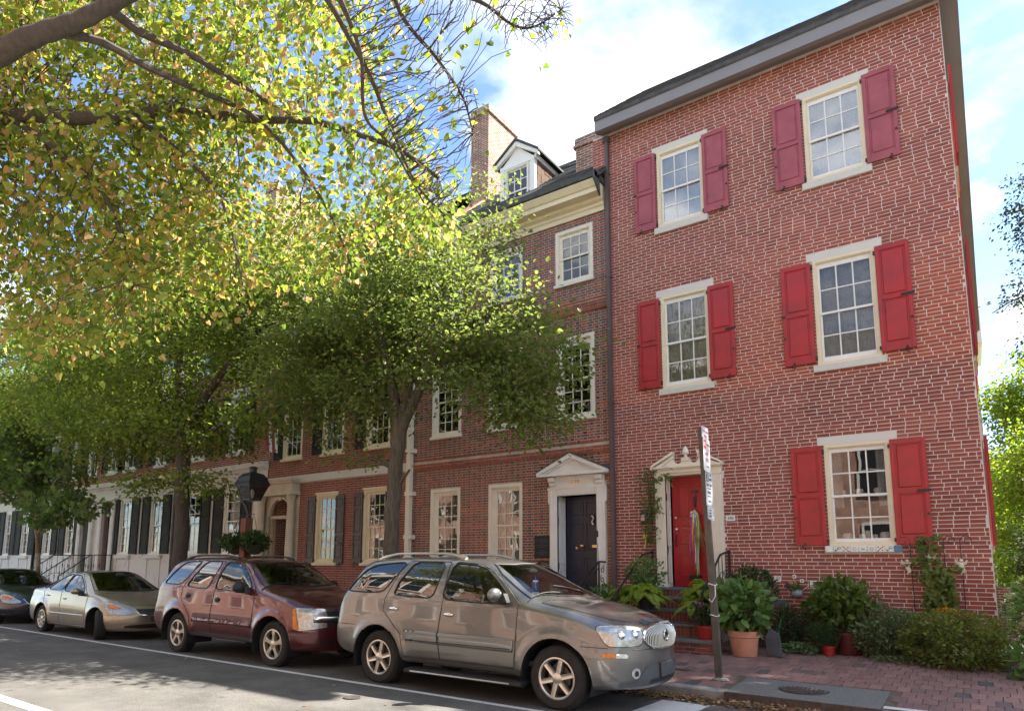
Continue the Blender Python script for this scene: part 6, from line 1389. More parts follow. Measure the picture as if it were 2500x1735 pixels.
# ---- maroon SUV
SUV2 = dict(SUV); SUV2['curves'] = dict(SUV['curves']); SUV2['x'] = (-1.06, 3.78)
SUV2['flare'] = 0.04
cm_ = Car('maroon_suv', 'dark red sport utility car with chrome bar grille between silver and beige cars', SUV2, (-12.35, -5.415, 0.0), MAT['paint_maroon'])
wr2 = [(-0.62, 1.27), (-0.30, 1.55), (-0.10, 1.685), (0.46, 1.70), (0.02, 1.26)]
wm2 = [(0.20, 1.24), (0.58, 1.70), (1.10, 1.695), (0.93, 1.205), (0.55, 1.215)]
suv_cut(cm_, wr2, wm2, wf, MAT['car_glass_dark'])
for x in (0.0, 2.87):
    for sd in (-1, 1): cm_.wheel(x, sd, 0.0, 'five')
for sd in (-1, 1):
    roof_rail(cm_, -0.30, 1.40, 0.045, MAT['black_plastic'], sd)
    SIDE = ((0, 0, 0), (1, 0, 0), (0, 0, 1), (0, -sd, 0))
    for dn, hx, hz in (('rear_door', 0.32, 1.06), ('front_door', 1.28, 1.02)):
        par = cm_.objs.get((dn, sd)); h = cm_.side(hx, hz, sd); cm_.patch('handle_recess', [(hx + 0.085 * math.cos(t), hz + 0.05 * math.sin(t)) for t in np.linspace(0, 6.28, 14, endpoint=False)], SIDE, MAT['rubber'], 0.002, 0.014, parent=par)
        mb = MB(); mb.ellips((hx, h.y + sd * 0.010, hz + 0.01), (0.075, 0.016, 0.022), 12, 8); mb.build('door_handle', MAT['black_plastic'], par or cm_.root, smooth=True)
    cm_.patch('side_moulding', [(1.115, 0.61), (1.115, 0.68), (2.29, 0.67), (2.28, 0.60)], SIDE, cm_.paint, 0.012, 0.03, 0.012); cm_.patch('side_moulding', [(0.55, 0.62), (0.50, 0.69), (1.085, 0.68), (1.085, 0.61)], SIDE, cm_.paint, 0.012, 0.03, 0.012)
    cm_.patch('rocker_cover', [(0.46, 0.36), (0.46, 0.43), (2.42, 0.43), (2.42, 0.355)], SIDE, MAT['plastic_grey'], 0.003, 0.03)
    cm_.mirror(2.07, 1.26, MAT['black_plastic'], sd, (0.085, 0.13, 0.095))
    F_ = corner_frame(52, sd)
    lamp = lamp_poly(52, [(3.36, 0.88, 0.63), (3.33, 0.89, 0.93), (3.38, 0.88, 0.965), (3.70, 0.55, 0.955), (3.72, 0.50, 0.84), (3.62, 0.70, 0.80), (3.62, 0.70, 0.745), (3.72, 0.50, 0.735), (3.72, 0.50, 0.665), (3.45, 0.85, 0.615)])
    hl = cm_.patch('headlight', lamp, F_, MAT['lamp_bowl'], 0.004, 0.016)
    if hl:
        cm_.patch('lens', lamp, F_, MAT['lens_clear'], 0.015, 0.016, parent=hl); cm_.patch('turn_signal', lamp_poly(52, [(3.35, 0.885, 0.64), (3.33, 0.89, 0.93), (3.38, 0.88, 0.955), (3.44, 0.85, 0.63)]), F_, MAT['lamp_amber'], 0.018, 0.012, parent=hl)
        cm_.outline('headlight_seal', lamp, F_, 0.007, MAT['black_plastic'], 0.006, parent=hl)
    cm_.patch('tail_light', [(-1.05, 0.72), (-1.02, 1.0), (-0.93, 1.10), (-0.88, 1.05), (-0.92, 0.72)], SIDE, MAT['lamp_red'], 0.006, 0.012)
    cm_.strip('bumper_gap', [(x, 0.60 - 0.02 * (x - 3.05)) for x in np.linspace(3.24, 3.6, 12)], 0.004, MAT['rubber'], sd, 0.001)
gr = cm_.patch('grille', [(-0.52, 0.68), (-0.52, 0.955), (0.52, 0.955), (0.52, 0.68)], FRONT, MAT['black_plastic'], 0.004, 0.03)
cm_.patch('grille_bar', [(-0.72, 0.765), (-0.72, 0.835), (0.72, 0.835), (0.72, 0.765)], FRONT, MAT['chrome'], 0.030, 0.03, 0.03, parent=gr)
h = cm_.bvh.ray_cast(Vector((5, 0, 0.80)), Vector((-1, 0, 0)))[0]; mb = MB(); mb.box(h.x + 0.030, h.x + 0.045, -0.10, 0.10, 0.785, 0.815); mb.box(h.x + 0.030, h.x + 0.045, -0.04, 0.04, 0.765, 0.835); mb.build('emblem', MAT['brass'], gr, bevel=0.005)
for y0 in (-0.62, 0.40):
    for k in range(3): cm_.patch('bumper_vent', [(y0, 0.40 + k * 0.035), (y0, 0.42 + k * 0.035), (y0 + 0.22, 0.42 + k * 0.035), (y0 + 0.22, 0.40 + k * 0.035)], FRONT, MAT['rubber'], 0.004, 0.02)
LOCAL[0] = False

# ---- beige sedan and dark blue sedan
SED = dict(x=(-1.18, 3.70), axles=(0.0, 2.776), wheel_z=0.325, rim_r=0.215, tyre_y=0.875, arch_r=0.385, flare=0.022, bow=(0.02, 0.03), bowf=(2.85, 0.52, 0.06), bowr=(-0.35, 0.30), curves=dict(
    zbot=[(-1.18, 0.34), (-0.9, 0.26), (-0.4, 0.21), (0.4, 0.19), (2.3, 0.19), (3.1, 0.19), (3.7, 0.22)],
    ylow=[(-1.18, 0.68), (-1.1, 0.76), (-0.95, 0.81), (-0.5, 0.84), (0.4, 0.85), (2.3, 0.85), (3.0, 0.85), (3.4, 0.84), (3.6, 0.80), (3.67, 0.76), (3.7, 0.70)],
    ymid=[(-1.18, 0.72), (-1.1, 0.81), (-0.95, 0.86), (-0.6, 0.875), (0.3, 0.895), (2.3, 0.895), (2.9, 0.89), (3.4, 0.88), (3.6, 0.845), (3.67, 0.80), (3.7, 0.74)],
    zmid=[(-1.18, 0.62), (0, 0.60), (2.8, 0.57), (3.7, 0.46)],
    ybelt=[(-1.18, 0.66), (-1.1, 0.74), (-0.9, 0.78), (-0.6, 0.80), (0.0, 0.835), (1.0, 0.86), (2.0, 0.855), (2.4, 0.845), (2.9, 0.825), (3.25, 0.79), (3.5, 0.74), (3.64, 0.68), (3.7, 0.60)],
    zbelt=[(-1.18, 0.80), (-1.08, 0.93), (-0.8, 1.0), (0.0, 1.0), (1.0, 0.975), (2.0, 0.955), (2.4, 0.93), (2.9, 0.80), (3.25, 0.70), (3.5, 0.64), (3.7, 0.54)],
    yrail=[(-1.18, 0.58), (-1.1, 0.65), (-0.9, 0.68), (-0.6, 0.68), (-0.2, 0.64), (0.4, 0.585), (1.0, 0.57), (1.45, 0.575), (1.75, 0.64), (2.1, 0.73), (2.4, 0.785), (2.6, 0.78), (2.95, 0.74), (3.25, 0.69), (3.5, 0.62), (3.64, 0.54), (3.7, 0.44)],
    zrail=[(-1.18, 0.83), (-1.08, 0.965), (-0.8, 1.03), (-0.45, 1.06), (-0.1, 1.17), (0.35, 1.335), (0.8, 1.405), (1.25, 1.415), (1.55, 1.36), (1.85, 1.22), (2.15, 1.08), (2.4, 0.985), (2.6, 0.945), (2.95, 0.86), (3.25, 0.775), (3.5, 0.69), (3.7, 0.57)],
    zc=[(-1.18, 0.85), (-1.08, 0.985), (-0.8, 1.05), (-0.45, 1.09), (-0.1, 1.22), (0.35, 1.395), (0.8, 1.465), (1.2, 1.48), (1.5, 1.46), (1.8, 1.375), (2.2, 1.195), (2.6, 1.025), (2.75, 0.985), (3.0, 0.935), (3.3, 0.85), (3.5, 0.765), (3.62, 0.69), (3.7, 0.59)]))
def sedan(name, label, loc, paint, style, steer, plate=False):
    c = Car(name, label, SED, loc, paint)
    wF = [(1.02, 1.00), (1.04, 1.385), (1.35, 1.365), (1.62, 1.25), (1.95, 1.08), (2.05, 0.99)]; wR_ = [(0.12, 1.03), (0.50, 1.27), (0.80, 1.375), (0.98, 1.385), (0.95, 1.005)]; wQ = [(-0.18, 1.045), (0.38, 1.275), (0.06, 1.035)]
    dF = [(0.99, 0.97), (1.0, 1.41), (1.4, 1.39), (1.7, 1.24), (2.12, 1.02), (2.30, 0.92), (2.27, 0.30), (1.02, 0.28)]; dR = [(0.985, 0.97), (1.015, 0.28), (0.42, 0.28), (0.36, 0.55), (0.10, 0.76), (-0.02, 1.0), (0.45, 1.30), (0.80, 1.41), (0.995, 1.41)]
    ws = [(1.52, -0.52), (1.60, -0.3), (1.63, 0), (1.60, 0.3), (1.52, 0.52), (1.78, 0.60), (2.10, 0.68), (2.32, 0.735), (2.55, 0.45), (2.64, 0), (2.55, -0.45), (2.32, -0.735), (2.10, -0.68), (1.78, -0.60)]
    rw = [(-0.42, -0.60), (0.28, -0.52), (0.34, 0), (0.28, 0.52), (-0.42, 0.60), (-0.50, 0)]
    hood = [(2.58, -0.74), (2.95, -0.67), (3.25, -0.56), (3.48, -0.38), (3.54, 0), (3.48, 0.38), (3.25, 0.56), (2.95, 0.67), (2.58, 0.74), (2.74, 0)]
    c.cut([('front_door_window', chaikin(wF, 2, k=0.13), MAT['car_glass']), ('rear_door_window', chaikin(wR_, 2, k=0.13), MAT['car_glass']), ('quarter_window', chaikin(wQ, 1), MAT['car_glass_dark']), ('front_door', dF, paint), ('rear_door', dR, paint)], [('windshield', ws, MAT['car_glass']), ('rear_window', rw, MAT['car_glass']), ('hood', hood, paint)], SED['arch_r'])
    dens = lambda P: [(a[0] + (b[0] - a[0]) * t, a[1] + (b[1] - a[1]) * t) for a, b in zip(P, P[1:] + P[:1]) for t in np.linspace(0, 1, 8)[:-1]]
    TOP = ((0, 0, 0), (1, 0, 0), (0, 1, 0), (0, 0, -1))
    c.outline('windshield_seal', dens(ws), TOP, 0.010, MAT['rubber'], 0.001); c.outline('hood_gap', dens(hood), TOP, 0.004, MAT['rubber'])
    for sd in (-1, 1):
        SIDE = ((0, 0, 0), (1, 0, 0), (0, 0, 1), (0, -sd, 0))
        for P in (wF, wR_, wQ): c.strip('window_seal', [tuple(p) for p in np.vstack([chaikin(P, 2, k=0.13), chaikin(P, 2, k=0.13)[:1]])], 0.010, MAT['rubber'], sd, 0.002)
        for P in (dF, dR): c.strip('door_gap', dens(P) + [P[0]], 0.004, MAT['rubber'], sd, 0.001, n=4)
        for dn, hx, hz in (('rear_door', 0.27, 0.885), ('front_door', 1.20, 0.835)):
            par = c.objs.get((dn, sd)); h = c.side(hx, hz, sd); mb = MB(); mb.ellips((hx, h.y + sd * 0.014, hz), (0.085, 0.018, 0.018), 12, 8); mb.build('door_handle', paint, par or c.root, smooth=True)
        c.strip('side_moulding', [(x, 0.50) for x in np.linspace(0.5, 2.2, 20)], 0.016, paint, sd, 0.0)
        c.mirror(2.02, 1.02, paint, sd, (0.07, 0.12, 0.07))
        for x in SED['axles']: c.wheel(x, sd, steer if x > 1 else 0.0, style)
        F_ = corner_frame(50, sd); lamp = chaikin(lamp_poly(50, [(2.98, 0.80, 0.80), (3.10, 0.83, 0.645), (3.30, 0.75, 0.57), (3.52, 0.50, 0.565), (3.54, 0.45, 0.61), (3.38, 0.58, 0.70), (3.18, 0.70, 0.785)]), 1)
        hl = c.patch('headlight', lamp, F_, MAT['lamp_bowl'], 0.004, 0.016)
        if hl: c.patch('lens', lamp, F_, MAT['lens_clear'], 0.014, 0.016, parent=hl); c.patch('turn_signal', lamp_poly(50, [(3.10, 0.80, 0.72), (3.08, 0.78, 0.775), (3.2, 0.70, 0.765), (3.36, 0.60, 0.69), (3.25, 0.72, 0.68)]), F_, MAT['lamp_amber'], 0.018, 0.012, parent=hl)
        c.patch('tail_light', [(-1.12, 0.74), (-1.08, 0.93), (-0.85, 0.98), (-0.72, 0.93), (-0.82, 0.80)], SIDE, MAT['lamp_red'], 0.006, 0.014)
        c.strip('bumper_gap', [(x, 0.545) for x in np.linspace(3.16, 3.44, 8)], 0.004, MAT['rubber'], sd, 0.001)
    gr = c.patch('grille', [(-0.36, 0.56), (-0.42, 0.675), (0.42, 0.675), (0.36, 0.56)], FRONT, MAT['black_plastic'], 0.006, 0.02)
    for z in (0.60, 0.635): c.outline('grille_bar', [(y, z) for y in np.linspace(-0.36, 0.36, 10)], FRONT, 0.006, MAT['plastic_grey'], 0.012, gr, closed=False)
    c.outline('grille_trim', [(-0.43, 0.68), (-0.36, 0.555), (-0.2, 0.548), (0, 0.545), (0.2, 0.548), (0.36, 0.555), (0.43, 0.68)], FRONT, 0.010, MAT['chrome'], 0.010, gr, closed=False)
    c.patch('lower_intake', chaikin([(-0.62, 0.27), (-0.60, 0.36), (0.60, 0.36), (0.62, 0.27)], 1), FRONT, MAT['black_plastic'], 0.006, 0.02)
    hb = c.bvh.ray_cast(Vector((5, 0, 0.48)), Vector((-1, 0, 0)))[0]
    mb = MB(); mb.box(hb.x + 0.006, hb.x + 0.02, -0.16, 0.16, 0.41 if not plate else 0.45, 0.52 if not plate else 0.60); mb.build('number_plate' if plate else 'plate_bracket', MAT['plate_paper'] if plate else MAT['plastic_grey'], c.root)
    c.cabin(2.45, 0.96, 1.05, 0.15, 1.02, (1.75, 0.36, 0.94))
    LOCAL[0] = False; return c
sedan('beige_sedan', 'beige four door sedan with turned front wheel behind the maroon car', (-18.41, -5.445, 0.0), MAT['paint_beige'], 'fan', rad(-24))
sedan('navy_sedan', 'dark blue car at the left edge behind the beige sedan', (-24.45, -5.40, 0.0), MAT['paint_navy'], 'fan', 0.0, True)
# ------------------------------------------------------------------ trees and plants
G_ = lambda *a: a
mat_leaf('leaf_linden', [(0.0, (0.075, 0.125, 0.025)), (0.35, (0.14, 0.19, 0.035)), (0.62, (0.21, 0.24, 0.045)), (0.78, (0.30, 0.27, 0.07)), (0.90, (0.38, 0.24, 0.10)), (1.0, (0.42, 0.28, 0.16))], 0.50)
mat_leaf('leaf_elm', [(0.0, (0.075, 0.115, 0.022)), (0.5, (0.115, 0.165, 0.03)), (0.85, (0.155, 0.20, 0.04)), (1.0, (0.22, 0.21, 0.05))], 0.52, alt=((0.15, 0.15, 0.035), 0.35), bigscale=0.6)
mat_leaf('leaf_elm2', [(0.0, (0.085, 0.12, 0.03)), (0.5, (0.125, 0.17, 0.045)), (0.9, (0.165, 0.205, 0.055)), (1.0, (0.23, 0.20, 0.065))], 0.50, alt=((0.12, 0.12, 0.035), 0.4), bigscale=0.7)
mat_leaf('leaf_maple', [(0.0, (0.06, 0.10, 0.03)), (0.6, (0.09, 0.14, 0.04)), (1.0, (0.14, 0.175, 0.05))], 0.48)
mat_leaf('leaf_ash', [(0.0, (0.022, 0.045, 0.022)), (0.7, (0.04, 0.07, 0.03)), (1.0, (0.06, 0.09, 0.03))], 0.40)
mat_leaf('leaf_locust', [(0.0, (0.09, 0.15, 0.02)), (0.6, (0.15, 0.20, 0.03)), (1.0, (0.22, 0.24, 0.04))], 0.6)
mat_leaf('leaf_dark', [(0.0, (0.018, 0.036, 0.014)), (0.7, (0.035, 0.06, 0.02)), (1.0, (0.055, 0.08, 0.025))], 0.35)
mat_leaf('leaf_azalea', [(0.0, (0.08, 0.115, 0.02)), (0.5, (0.13, 0.165, 0.032)), (0.85, (0.175, 0.19, 0.045)), (1.0, (0.21, 0.18, 0.06))], 0.35)
mat_leaf('leaf_greygreen', [(0.0, (0.075, 0.115, 0.045)), (0.6, (0.12, 0.165, 0.065)), (1.0, (0.18, 0.22, 0.10))], 0.3)
mat_leaf('leaf_box', [(0.0, (0.025, 0.05, 0.018)), (0.7, (0.045, 0.08, 0.025)), (1.0, (0.075, 0.11, 0.035))], 0.3)
mat_leaf('leaf_glossy', [(0.0, (0.06, 0.105, 0.018)), (0.6, (0.10, 0.155, 0.03)), (1.0, (0.17, 0.20, 0.045))], 0.3, rough=0.35, spec=0.5)
mat_leaf('leaf_hydrangea', [(0.0, (0.075, 0.14, 0.035)), (0.6, (0.12, 0.205, 0.055)), (1.0, (0.18, 0.26, 0.075))], 0.3, rough=0.45)
mat_leaf('leaf_fern', [(0.0, (0.20, 0.28, 0.04)), (1.0, (0.31, 0.37, 0.07))], 0.45)
mat_leaf('leaf_vine', [(0.0, (0.08, 0.12, 0.025)), (0.7, (0.13, 0.17, 0.035)), (1.0, (0.20, 0.21, 0.05))], 0.35)
mat_leaf('leaf_dry', [(0.0, (0.16, 0.095, 0.05)), (0.5, (0.27, 0.165, 0.09)), (0.9, (0.36, 0.25, 0.14)), (1.0, (0.42, 0.33, 0.10))], 0.15)
mat_leaf('petal_orange', [(0.0, (0.50, 0.20, 0.02)), (1.0, (0.62, 0.30, 0.04))], 0.3); mat_leaf('petal_pink', [(0.0, (0.50, 0.16, 0.36)), (1.0, (0.60, 0.30, 0.48))], 0.3)
mat_leaf('bloom_dry', [(0.0, (0.30, 0.30, 0.15)), (1.0, (0.40, 0.32, 0.22))], 0.3); mat_leaf('grass_blade', [(0.0, (0.05, 0.09, 0.025)), (1.0, (0.10, 0.14, 0.04))], 0.4)
mat_leaf('bloom_lace', [(0.0, (0.55, 0.52, 0.42)), (1.0, (0.65, 0.6, 0.5))], 0.3)

T_SMALL = (np.array([(0, 0, 0), (-0.30, 0.42, 0.07), (0, 1, 0), (0.30, 0.42, 0.07)]), np.array([(0, 3, 2, 1)]))
T_HEART = (np.array([(0, 0.06, 0), (-0.40, -0.02, 0.05), (-0.50, 0.34, 0.10), (-0.26, 0.74, 0.06), (0, 1.02, -0.04), (0.26, 0.74, 0.06), (0.50, 0.34, 0.10), (0.40, -0.02, 0.05)]), np.array([(0, 4, 3, 2), (0, 2, 1, 0), (0, 6, 5, 4), (0, 0, 7, 6)]))
T_HEART = (T_HEART[0], np.array([(0, 2, 1), (0, 3, 2), (0, 4, 3), (0, 5, 4), (0, 6, 5), (0, 7, 6)]))
T_OVAL = (np.array([(0, 0, 0), (-0.30, 0.28, 0.06), (-0.26, 0.68, 0.05), (0, 1, -0.05), (0.26, 0.68, 0.05), (0.30, 0.28, 0.06)]), np.array([(0, 3, 2, 1), (0, 5, 4, 3)]))
T_MAPLE = (np.array([(0, 0, 0), (-0.22, 0.10, 0.03), (-0.52, 0.06, 0.0), (-0.36, 0.34, 0.05), (-0.62, 0.60, -0.03), (-0.24, 0.58, 0.05), (0, 1.05, -0.06), (0.24, 0.58, 0.05), (0.62, 0.60, -0.03), (0.36, 0.34, 0.05), (0.52, 0.06, 0.0), (0.22, 0.10, 0.03)]),
           np.array([(0, 3, 2, 1), (0, 5, 4, 3), (0, 7, 6, 5), (0, 9, 8, 7), (0, 11, 10, 9)]))
T_BLADE = (np.array([(-0.035, 0, 0), (0.035, 0, 0), (0.03, 0.5, 0.03), (0, 1, -0.06), (-0.03, 0.5, 0.03)]), np.array([(0, 1, 2, 3, 4)]))
def unit(v): return v / np.maximum(np.linalg.norm(v, axis=-1, keepdims=True), 1e-9)
def leaves(P, ax, nr, size, tmpl):
    """P positions, ax leaf axes, nr approximate normals -> vertices, faces"""
    TV, TF = tmpl; ax = unit(ax); nr = nr - ax * (nr * ax).sum(1, keepdims=True); nr = unit(nr); sd_ = np.cross(ax, nr)
    s = np.asarray(size)[:, None, None]
    V = P[:, None, :] + s * (TV[None, :, 0:1] * sd_[:, None] + TV[None, :, 1:2] * ax[:, None] + TV[None, :, 2:3] * nr[:, None])
    F = (np.arange(len(P)) * len(TV))[:, None, None] + TF[None]
    return V.reshape(-1, 3), F.reshape(-1, TF.shape[1])
def tubes(A, M_, B, ra, rb, n=3):
    """many thin three-point tubes at once"""
    k = len(A); V = np.zeros((k, 3, n, 3)); d = unit(B - A); h = np.where(np.abs(d[:, 2:3]) < 0.9, np.array([[0, 0, 1.0]]), np.array([[1.0, 0, 0]])); u = unit(np.cross(d, h)); w = np.cross(d, u)
    for s_, (p, r) in enumerate(((A, ra), (M_, (ra + rb) / 2), (B, rb))):
        for j in range(n):
            a = 2 * math.pi * j / n; V[:, s_, j] = p + (u * math.cos(a) + w * math.sin(a)) * r[:, None]
    F = []
    for s_ in range(2):
        for j in range(n): F.append((s_ * n + j, s_ * n + (j + 1) % n, (s_ + 1) * n + (j + 1) % n, (s_ + 1) * n + j))
    return V.reshape(-1, 3), ((np.arange(k) * 3 * n)[:, None, None] + np.array(F)[None]).reshape(-1, 4)
def span(P, roots, bias=0.25):
    """join points to the limb points by short hops (a spanning tree that prefers short ways home)"""
    n = len(P); d = np.full(n, 1e9); par = np.full(n, -1); dep = np.zeros(n); done = np.zeros(n, bool)
    for i in range(0, len(roots), 400):
        D = np.linalg.norm(P[:, None] - roots[None, i:i + 400], axis=2); k = D.argmin(1); m = D[np.arange(n), k]; b = m < d; d[b] = m[b]; par[b] = -(k[b] + i) - 1
    order = []
    cost = d.copy()
    for _ in range(n):
        i = int(np.argmin(np.where(done, 1e12, cost))); done[i] = True; order.append(i)
        dep[i] = d[i] + (dep[par[i]] if par[i] >= 0 else 0)
        D = np.linalg.norm(P - P[i], axis=1); c = D + bias * dep[i]; b = (c < cost) & ~done; cost[b] = c[b]; d[b] = D[b]; par[b] = i
    cnt = np.ones(n)
    for i in reversed(order):
        if par[i] >= 0: cnt[par[i]] += cnt[i]
    return par, cnt, order
def blob_points(blobs, n, rng, freq=0.8, thr=-0.15, shell=0.45, sub=None):
    vol = np.array([b[1][0] * b[1][1] * b[1][2] * (b[2] if len(b) > 2 else 1) for b in blobs]); out = []
    while len(out) < n:
        b = blobs[rng.choice(len(blobs), p=vol / vol.sum())]; v = rng.normal(size=3); v /= np.linalg.norm(v); r = rng.random() ** shell
        p = np.array(b[0]) + v * r * np.array(b[1])
        if mnoise.noise(Vector(p * freq)) > thr: out.append(p)
    return np.array(out)
def limb(pts, r0, r1, n=10, wob=0.04):
    """smooth bent limb through pts; returns sample points and radii"""
    P = np.array(pts, float); t = np.linspace(0, len(P) - 1, n * (len(P) - 1) + 1); out = []
    for q in t:
        i = min(int(q), len(P) - 2); f = q - i; p0, p1, p2, p3 = P[max(i - 1, 0)], P[i], P[i + 1], P[min(i + 2, len(P) - 1)]
        out.append(0.5 * ((2 * p1) + (-p0 + p2) * f + (2 * p0 - 5 * p1 + 4 * p2 - p3) * f * f + (-p0 + 3 * p1 - 3 * p2 + p3) * f ** 3))
    out = np.array(out); k = len(out); r = r0 + (r1 - r0) * np.linspace(0, 1, k) ** 0.8
    for i in range(1, k - 1): out[i] += wob * r[i] * 6 * np.array(mnoise.noise_vector(Vector(out[i] * 2.2)))
    return out, r
def make_tree(name, label, base, limbs_, blobs, ncl, per, lsize, leaf_m, tmpl, bark, seed, spread=0.22, up=0.8, droop=0.3, twig_r=0.0035, group=None, cat='tree', singles=0, pts=None, leaf_keep=None, freq=0.8, thr=-0.15, twig_m='twig', flat=0.5, trunk_sides=12, bias=0.25):
    rng = np.random.default_rng(seed); root = empty(name, base, label=label, cat=cat, group=group)
    mb = MB(); LP = []
    for i, (pts_, r0, r1) in enumerate(limbs_):
        P, r = limb(pts_, r0, r1); n = trunk_sides if r0 > 0.08 else 7
        mb.tube(P, list(r * (1 + 0.05 * np.sin(np.arange(len(r)) * 1.3))), n, cap=True)
        LP.append(P[len(P) // 4 if i == 0 else 2:])
    mb.build('trunk', MAT[bark], root, smooth=True)
    LP = np.concatenate(LP); C = blob_points(blobs, ncl, rng, freq, thr) if pts is None else pts
    par, cnt, order = span(C, LP, bias)
    A = np.array([C[p] if p >= 0 else LP[-p - 1] for p in par]); d = C - A; L = np.linalg.norm(d, axis=1)
    Mi = (A + C) / 2 + rng.normal(size=C.shape) * 0.035 * L[:, None] + np.array([0, 0, 1])[None] * (0.07 * L)[:, None]
    rb = twig_r * np.clip(cnt, 1, 60) ** 0.42; ra = rb * 1.25
    V, F = tubes(A, Mi, C, ra, rb); o = obj('branches', fast_mesh('branches', V, F, [MAT[twig_m]], smooth=True), root); tag(o, kind='stuff')
    # leaves along the last stretch of every twig
    k = per; idx = np.repeat(np.arange(len(C)), k)
    if leaf_keep is not None: idx = idx[rng.random(len(idx)) < leaf_keep(C)[idx]]
    t = rng.random(len(idx)) * 1.25; base_ = A[idx] + (C[idx] - A[idx]) * np.clip(t, 0.1, 1.2)[:, None]
    off = rng.normal(size=(len(idx), 3)) * spread; off[:, 2] *= flat; P = base_ + off
    ax = unit(unit(off) * 1.0 + unit(C - A)[idx] * 0.4 + rng.normal(size=P.shape) * 0.5); ax[:, 2] -= droop
    nr = rng.normal(size=P.shape) * 0.75; nr[:, 2] += up
    size = lsize * (0.65 + 0.6 * rng.random(len(P)))
    if singles:
        q = proj(P); vis = (q[:, 0] > 0) & (q[:, 0] < 2500) & (q[:, 1] > 0) & (q[:, 1] < 1735) & (q[:, 2] > 0.5); score = np.where(vis, size / q[:, 2], -1); pick = np.argsort(-score)[:singles]
        var = []
        for s_ in range(6):
            TV = tmpl[0] * (1 + 0.12 * rng.normal(size=(len(tmpl[0]), 1))); var.append(fast_mesh('leaf', TV, tmpl[1], [MAT[leaf_m]]))
        for i in pick:
            a = Vector(unit(ax[i:i + 1])[0]); nn = Vector(nr[i]); nn = (nn - a * nn.dot(a)).normalized(); sdv = a.cross(nn)
            o = bpy.data.objects.new('leaf', var[rng.integers(6)]); m = Matrix((( sdv.x, a.x, nn.x, P[i][0]), (sdv.y, a.y, nn.y, P[i][1]), (sdv.z, a.z, nn.z, P[i][2]), (0, 0, 0, 1))); link(o, root); o.matrix_basis = m @ Matrix.Scale(float(size[i]), 4)
        keep = np.ones(len(P), bool); keep[pick] = False; P, ax, nr, size = P[keep], ax[keep], nr[keep], size[keep]
    V, F = leaves(P, ax, nr, size, tmpl); o = obj('crown', fast_mesh('crown', V, F, [MAT[leaf_m]]), root); tag(o, kind='stuff')
    return root
# ---- street tree in front of 338
TA = (-9.28, -3.85, SW(-3.85) - 0.05)
make_tree('street_tree', 'street tree with grey trunk between maroon and silver cars', TA,
    [([TA, (-9.27, -3.85, 1.2), (-9.26, -3.85, 2.6), (-9.20, -3.85, 3.5), (-9.13, -3.85, 4.3)], 0.17, 0.135), ([(-9.13, -3.85, 4.2), (-8.6, -3.7, 5.3), (-7.8, -3.6, 6.1), (-6.9, -3.5, 6.3), (-6.2, -3.4, 5.8)], 0.11, 0.03), ([(-9.13, -3.85, 4.2), (-9.4, -3.9, 5.5), (-9.9, -3.9, 6.8), (-10.6, -3.8, 7.8)], 0.13, 0.04),
     ([(-9.15, -3.85, 4.25), (-8.9, -3.7, 5.8), (-8.6, -3.6, 7.2), (-8.3, -3.5, 8.2)], 0.12, 0.03), ([(-9.3, -3.87, 4.7), (-10.5, -3.9, 5.5), (-11.6, -3.8, 6.2), (-12.4, -3.8, 6.6)], 0.08, 0.03), ([(-8.6, -3.7, 5.3), (-7.4, -3.9, 5.5), (-6.6, -3.7, 5.2), (-6.3, -3.6, 4.4)], 0.05, 0.02), ([(-9.3, -3.85, 3.55), (-9.75, -4.0, 3.75), (-10.1, -4.05, 3.7)], 0.05, 0.02), ([(-9.1, -3.85, 3.2), (-8.75, -3.95, 3.45)], 0.04, 0.02)],
    [((-7.3, -3.5, 5.7), (2.0, 1.7, 1.5)), ((-9.2, -3.8, 7.0), (2.6, 2.1, 1.7)), ((-11.3, -3.8, 6.5), (2.1, 1.9, 1.9)), ((-8.6, -3.6, 8.3), (1.9, 1.7, 1.1)), ((-11.2, -3.6, 8.2), (1.9, 1.7, 1.3)), ((-6.25, -3.6, 4.55), (0.75, 0.8, 1.1), 1.4), ((-10.6, -3.9, 4.9), (1.8, 1.4, 0.8)), ((-7.6, -3.6, 4.7), (1.3, 1.1, 0.7)), ((-9.9, -4.0, 3.8), (0.7, 0.6, 0.35))],
    900, 52, 0.092, 'leaf_elm2', T_OVAL, 'bark', 11, spread=0.30, flat=0.24, thr=-0.08, bias=0.5, group='street trees along the kerb')
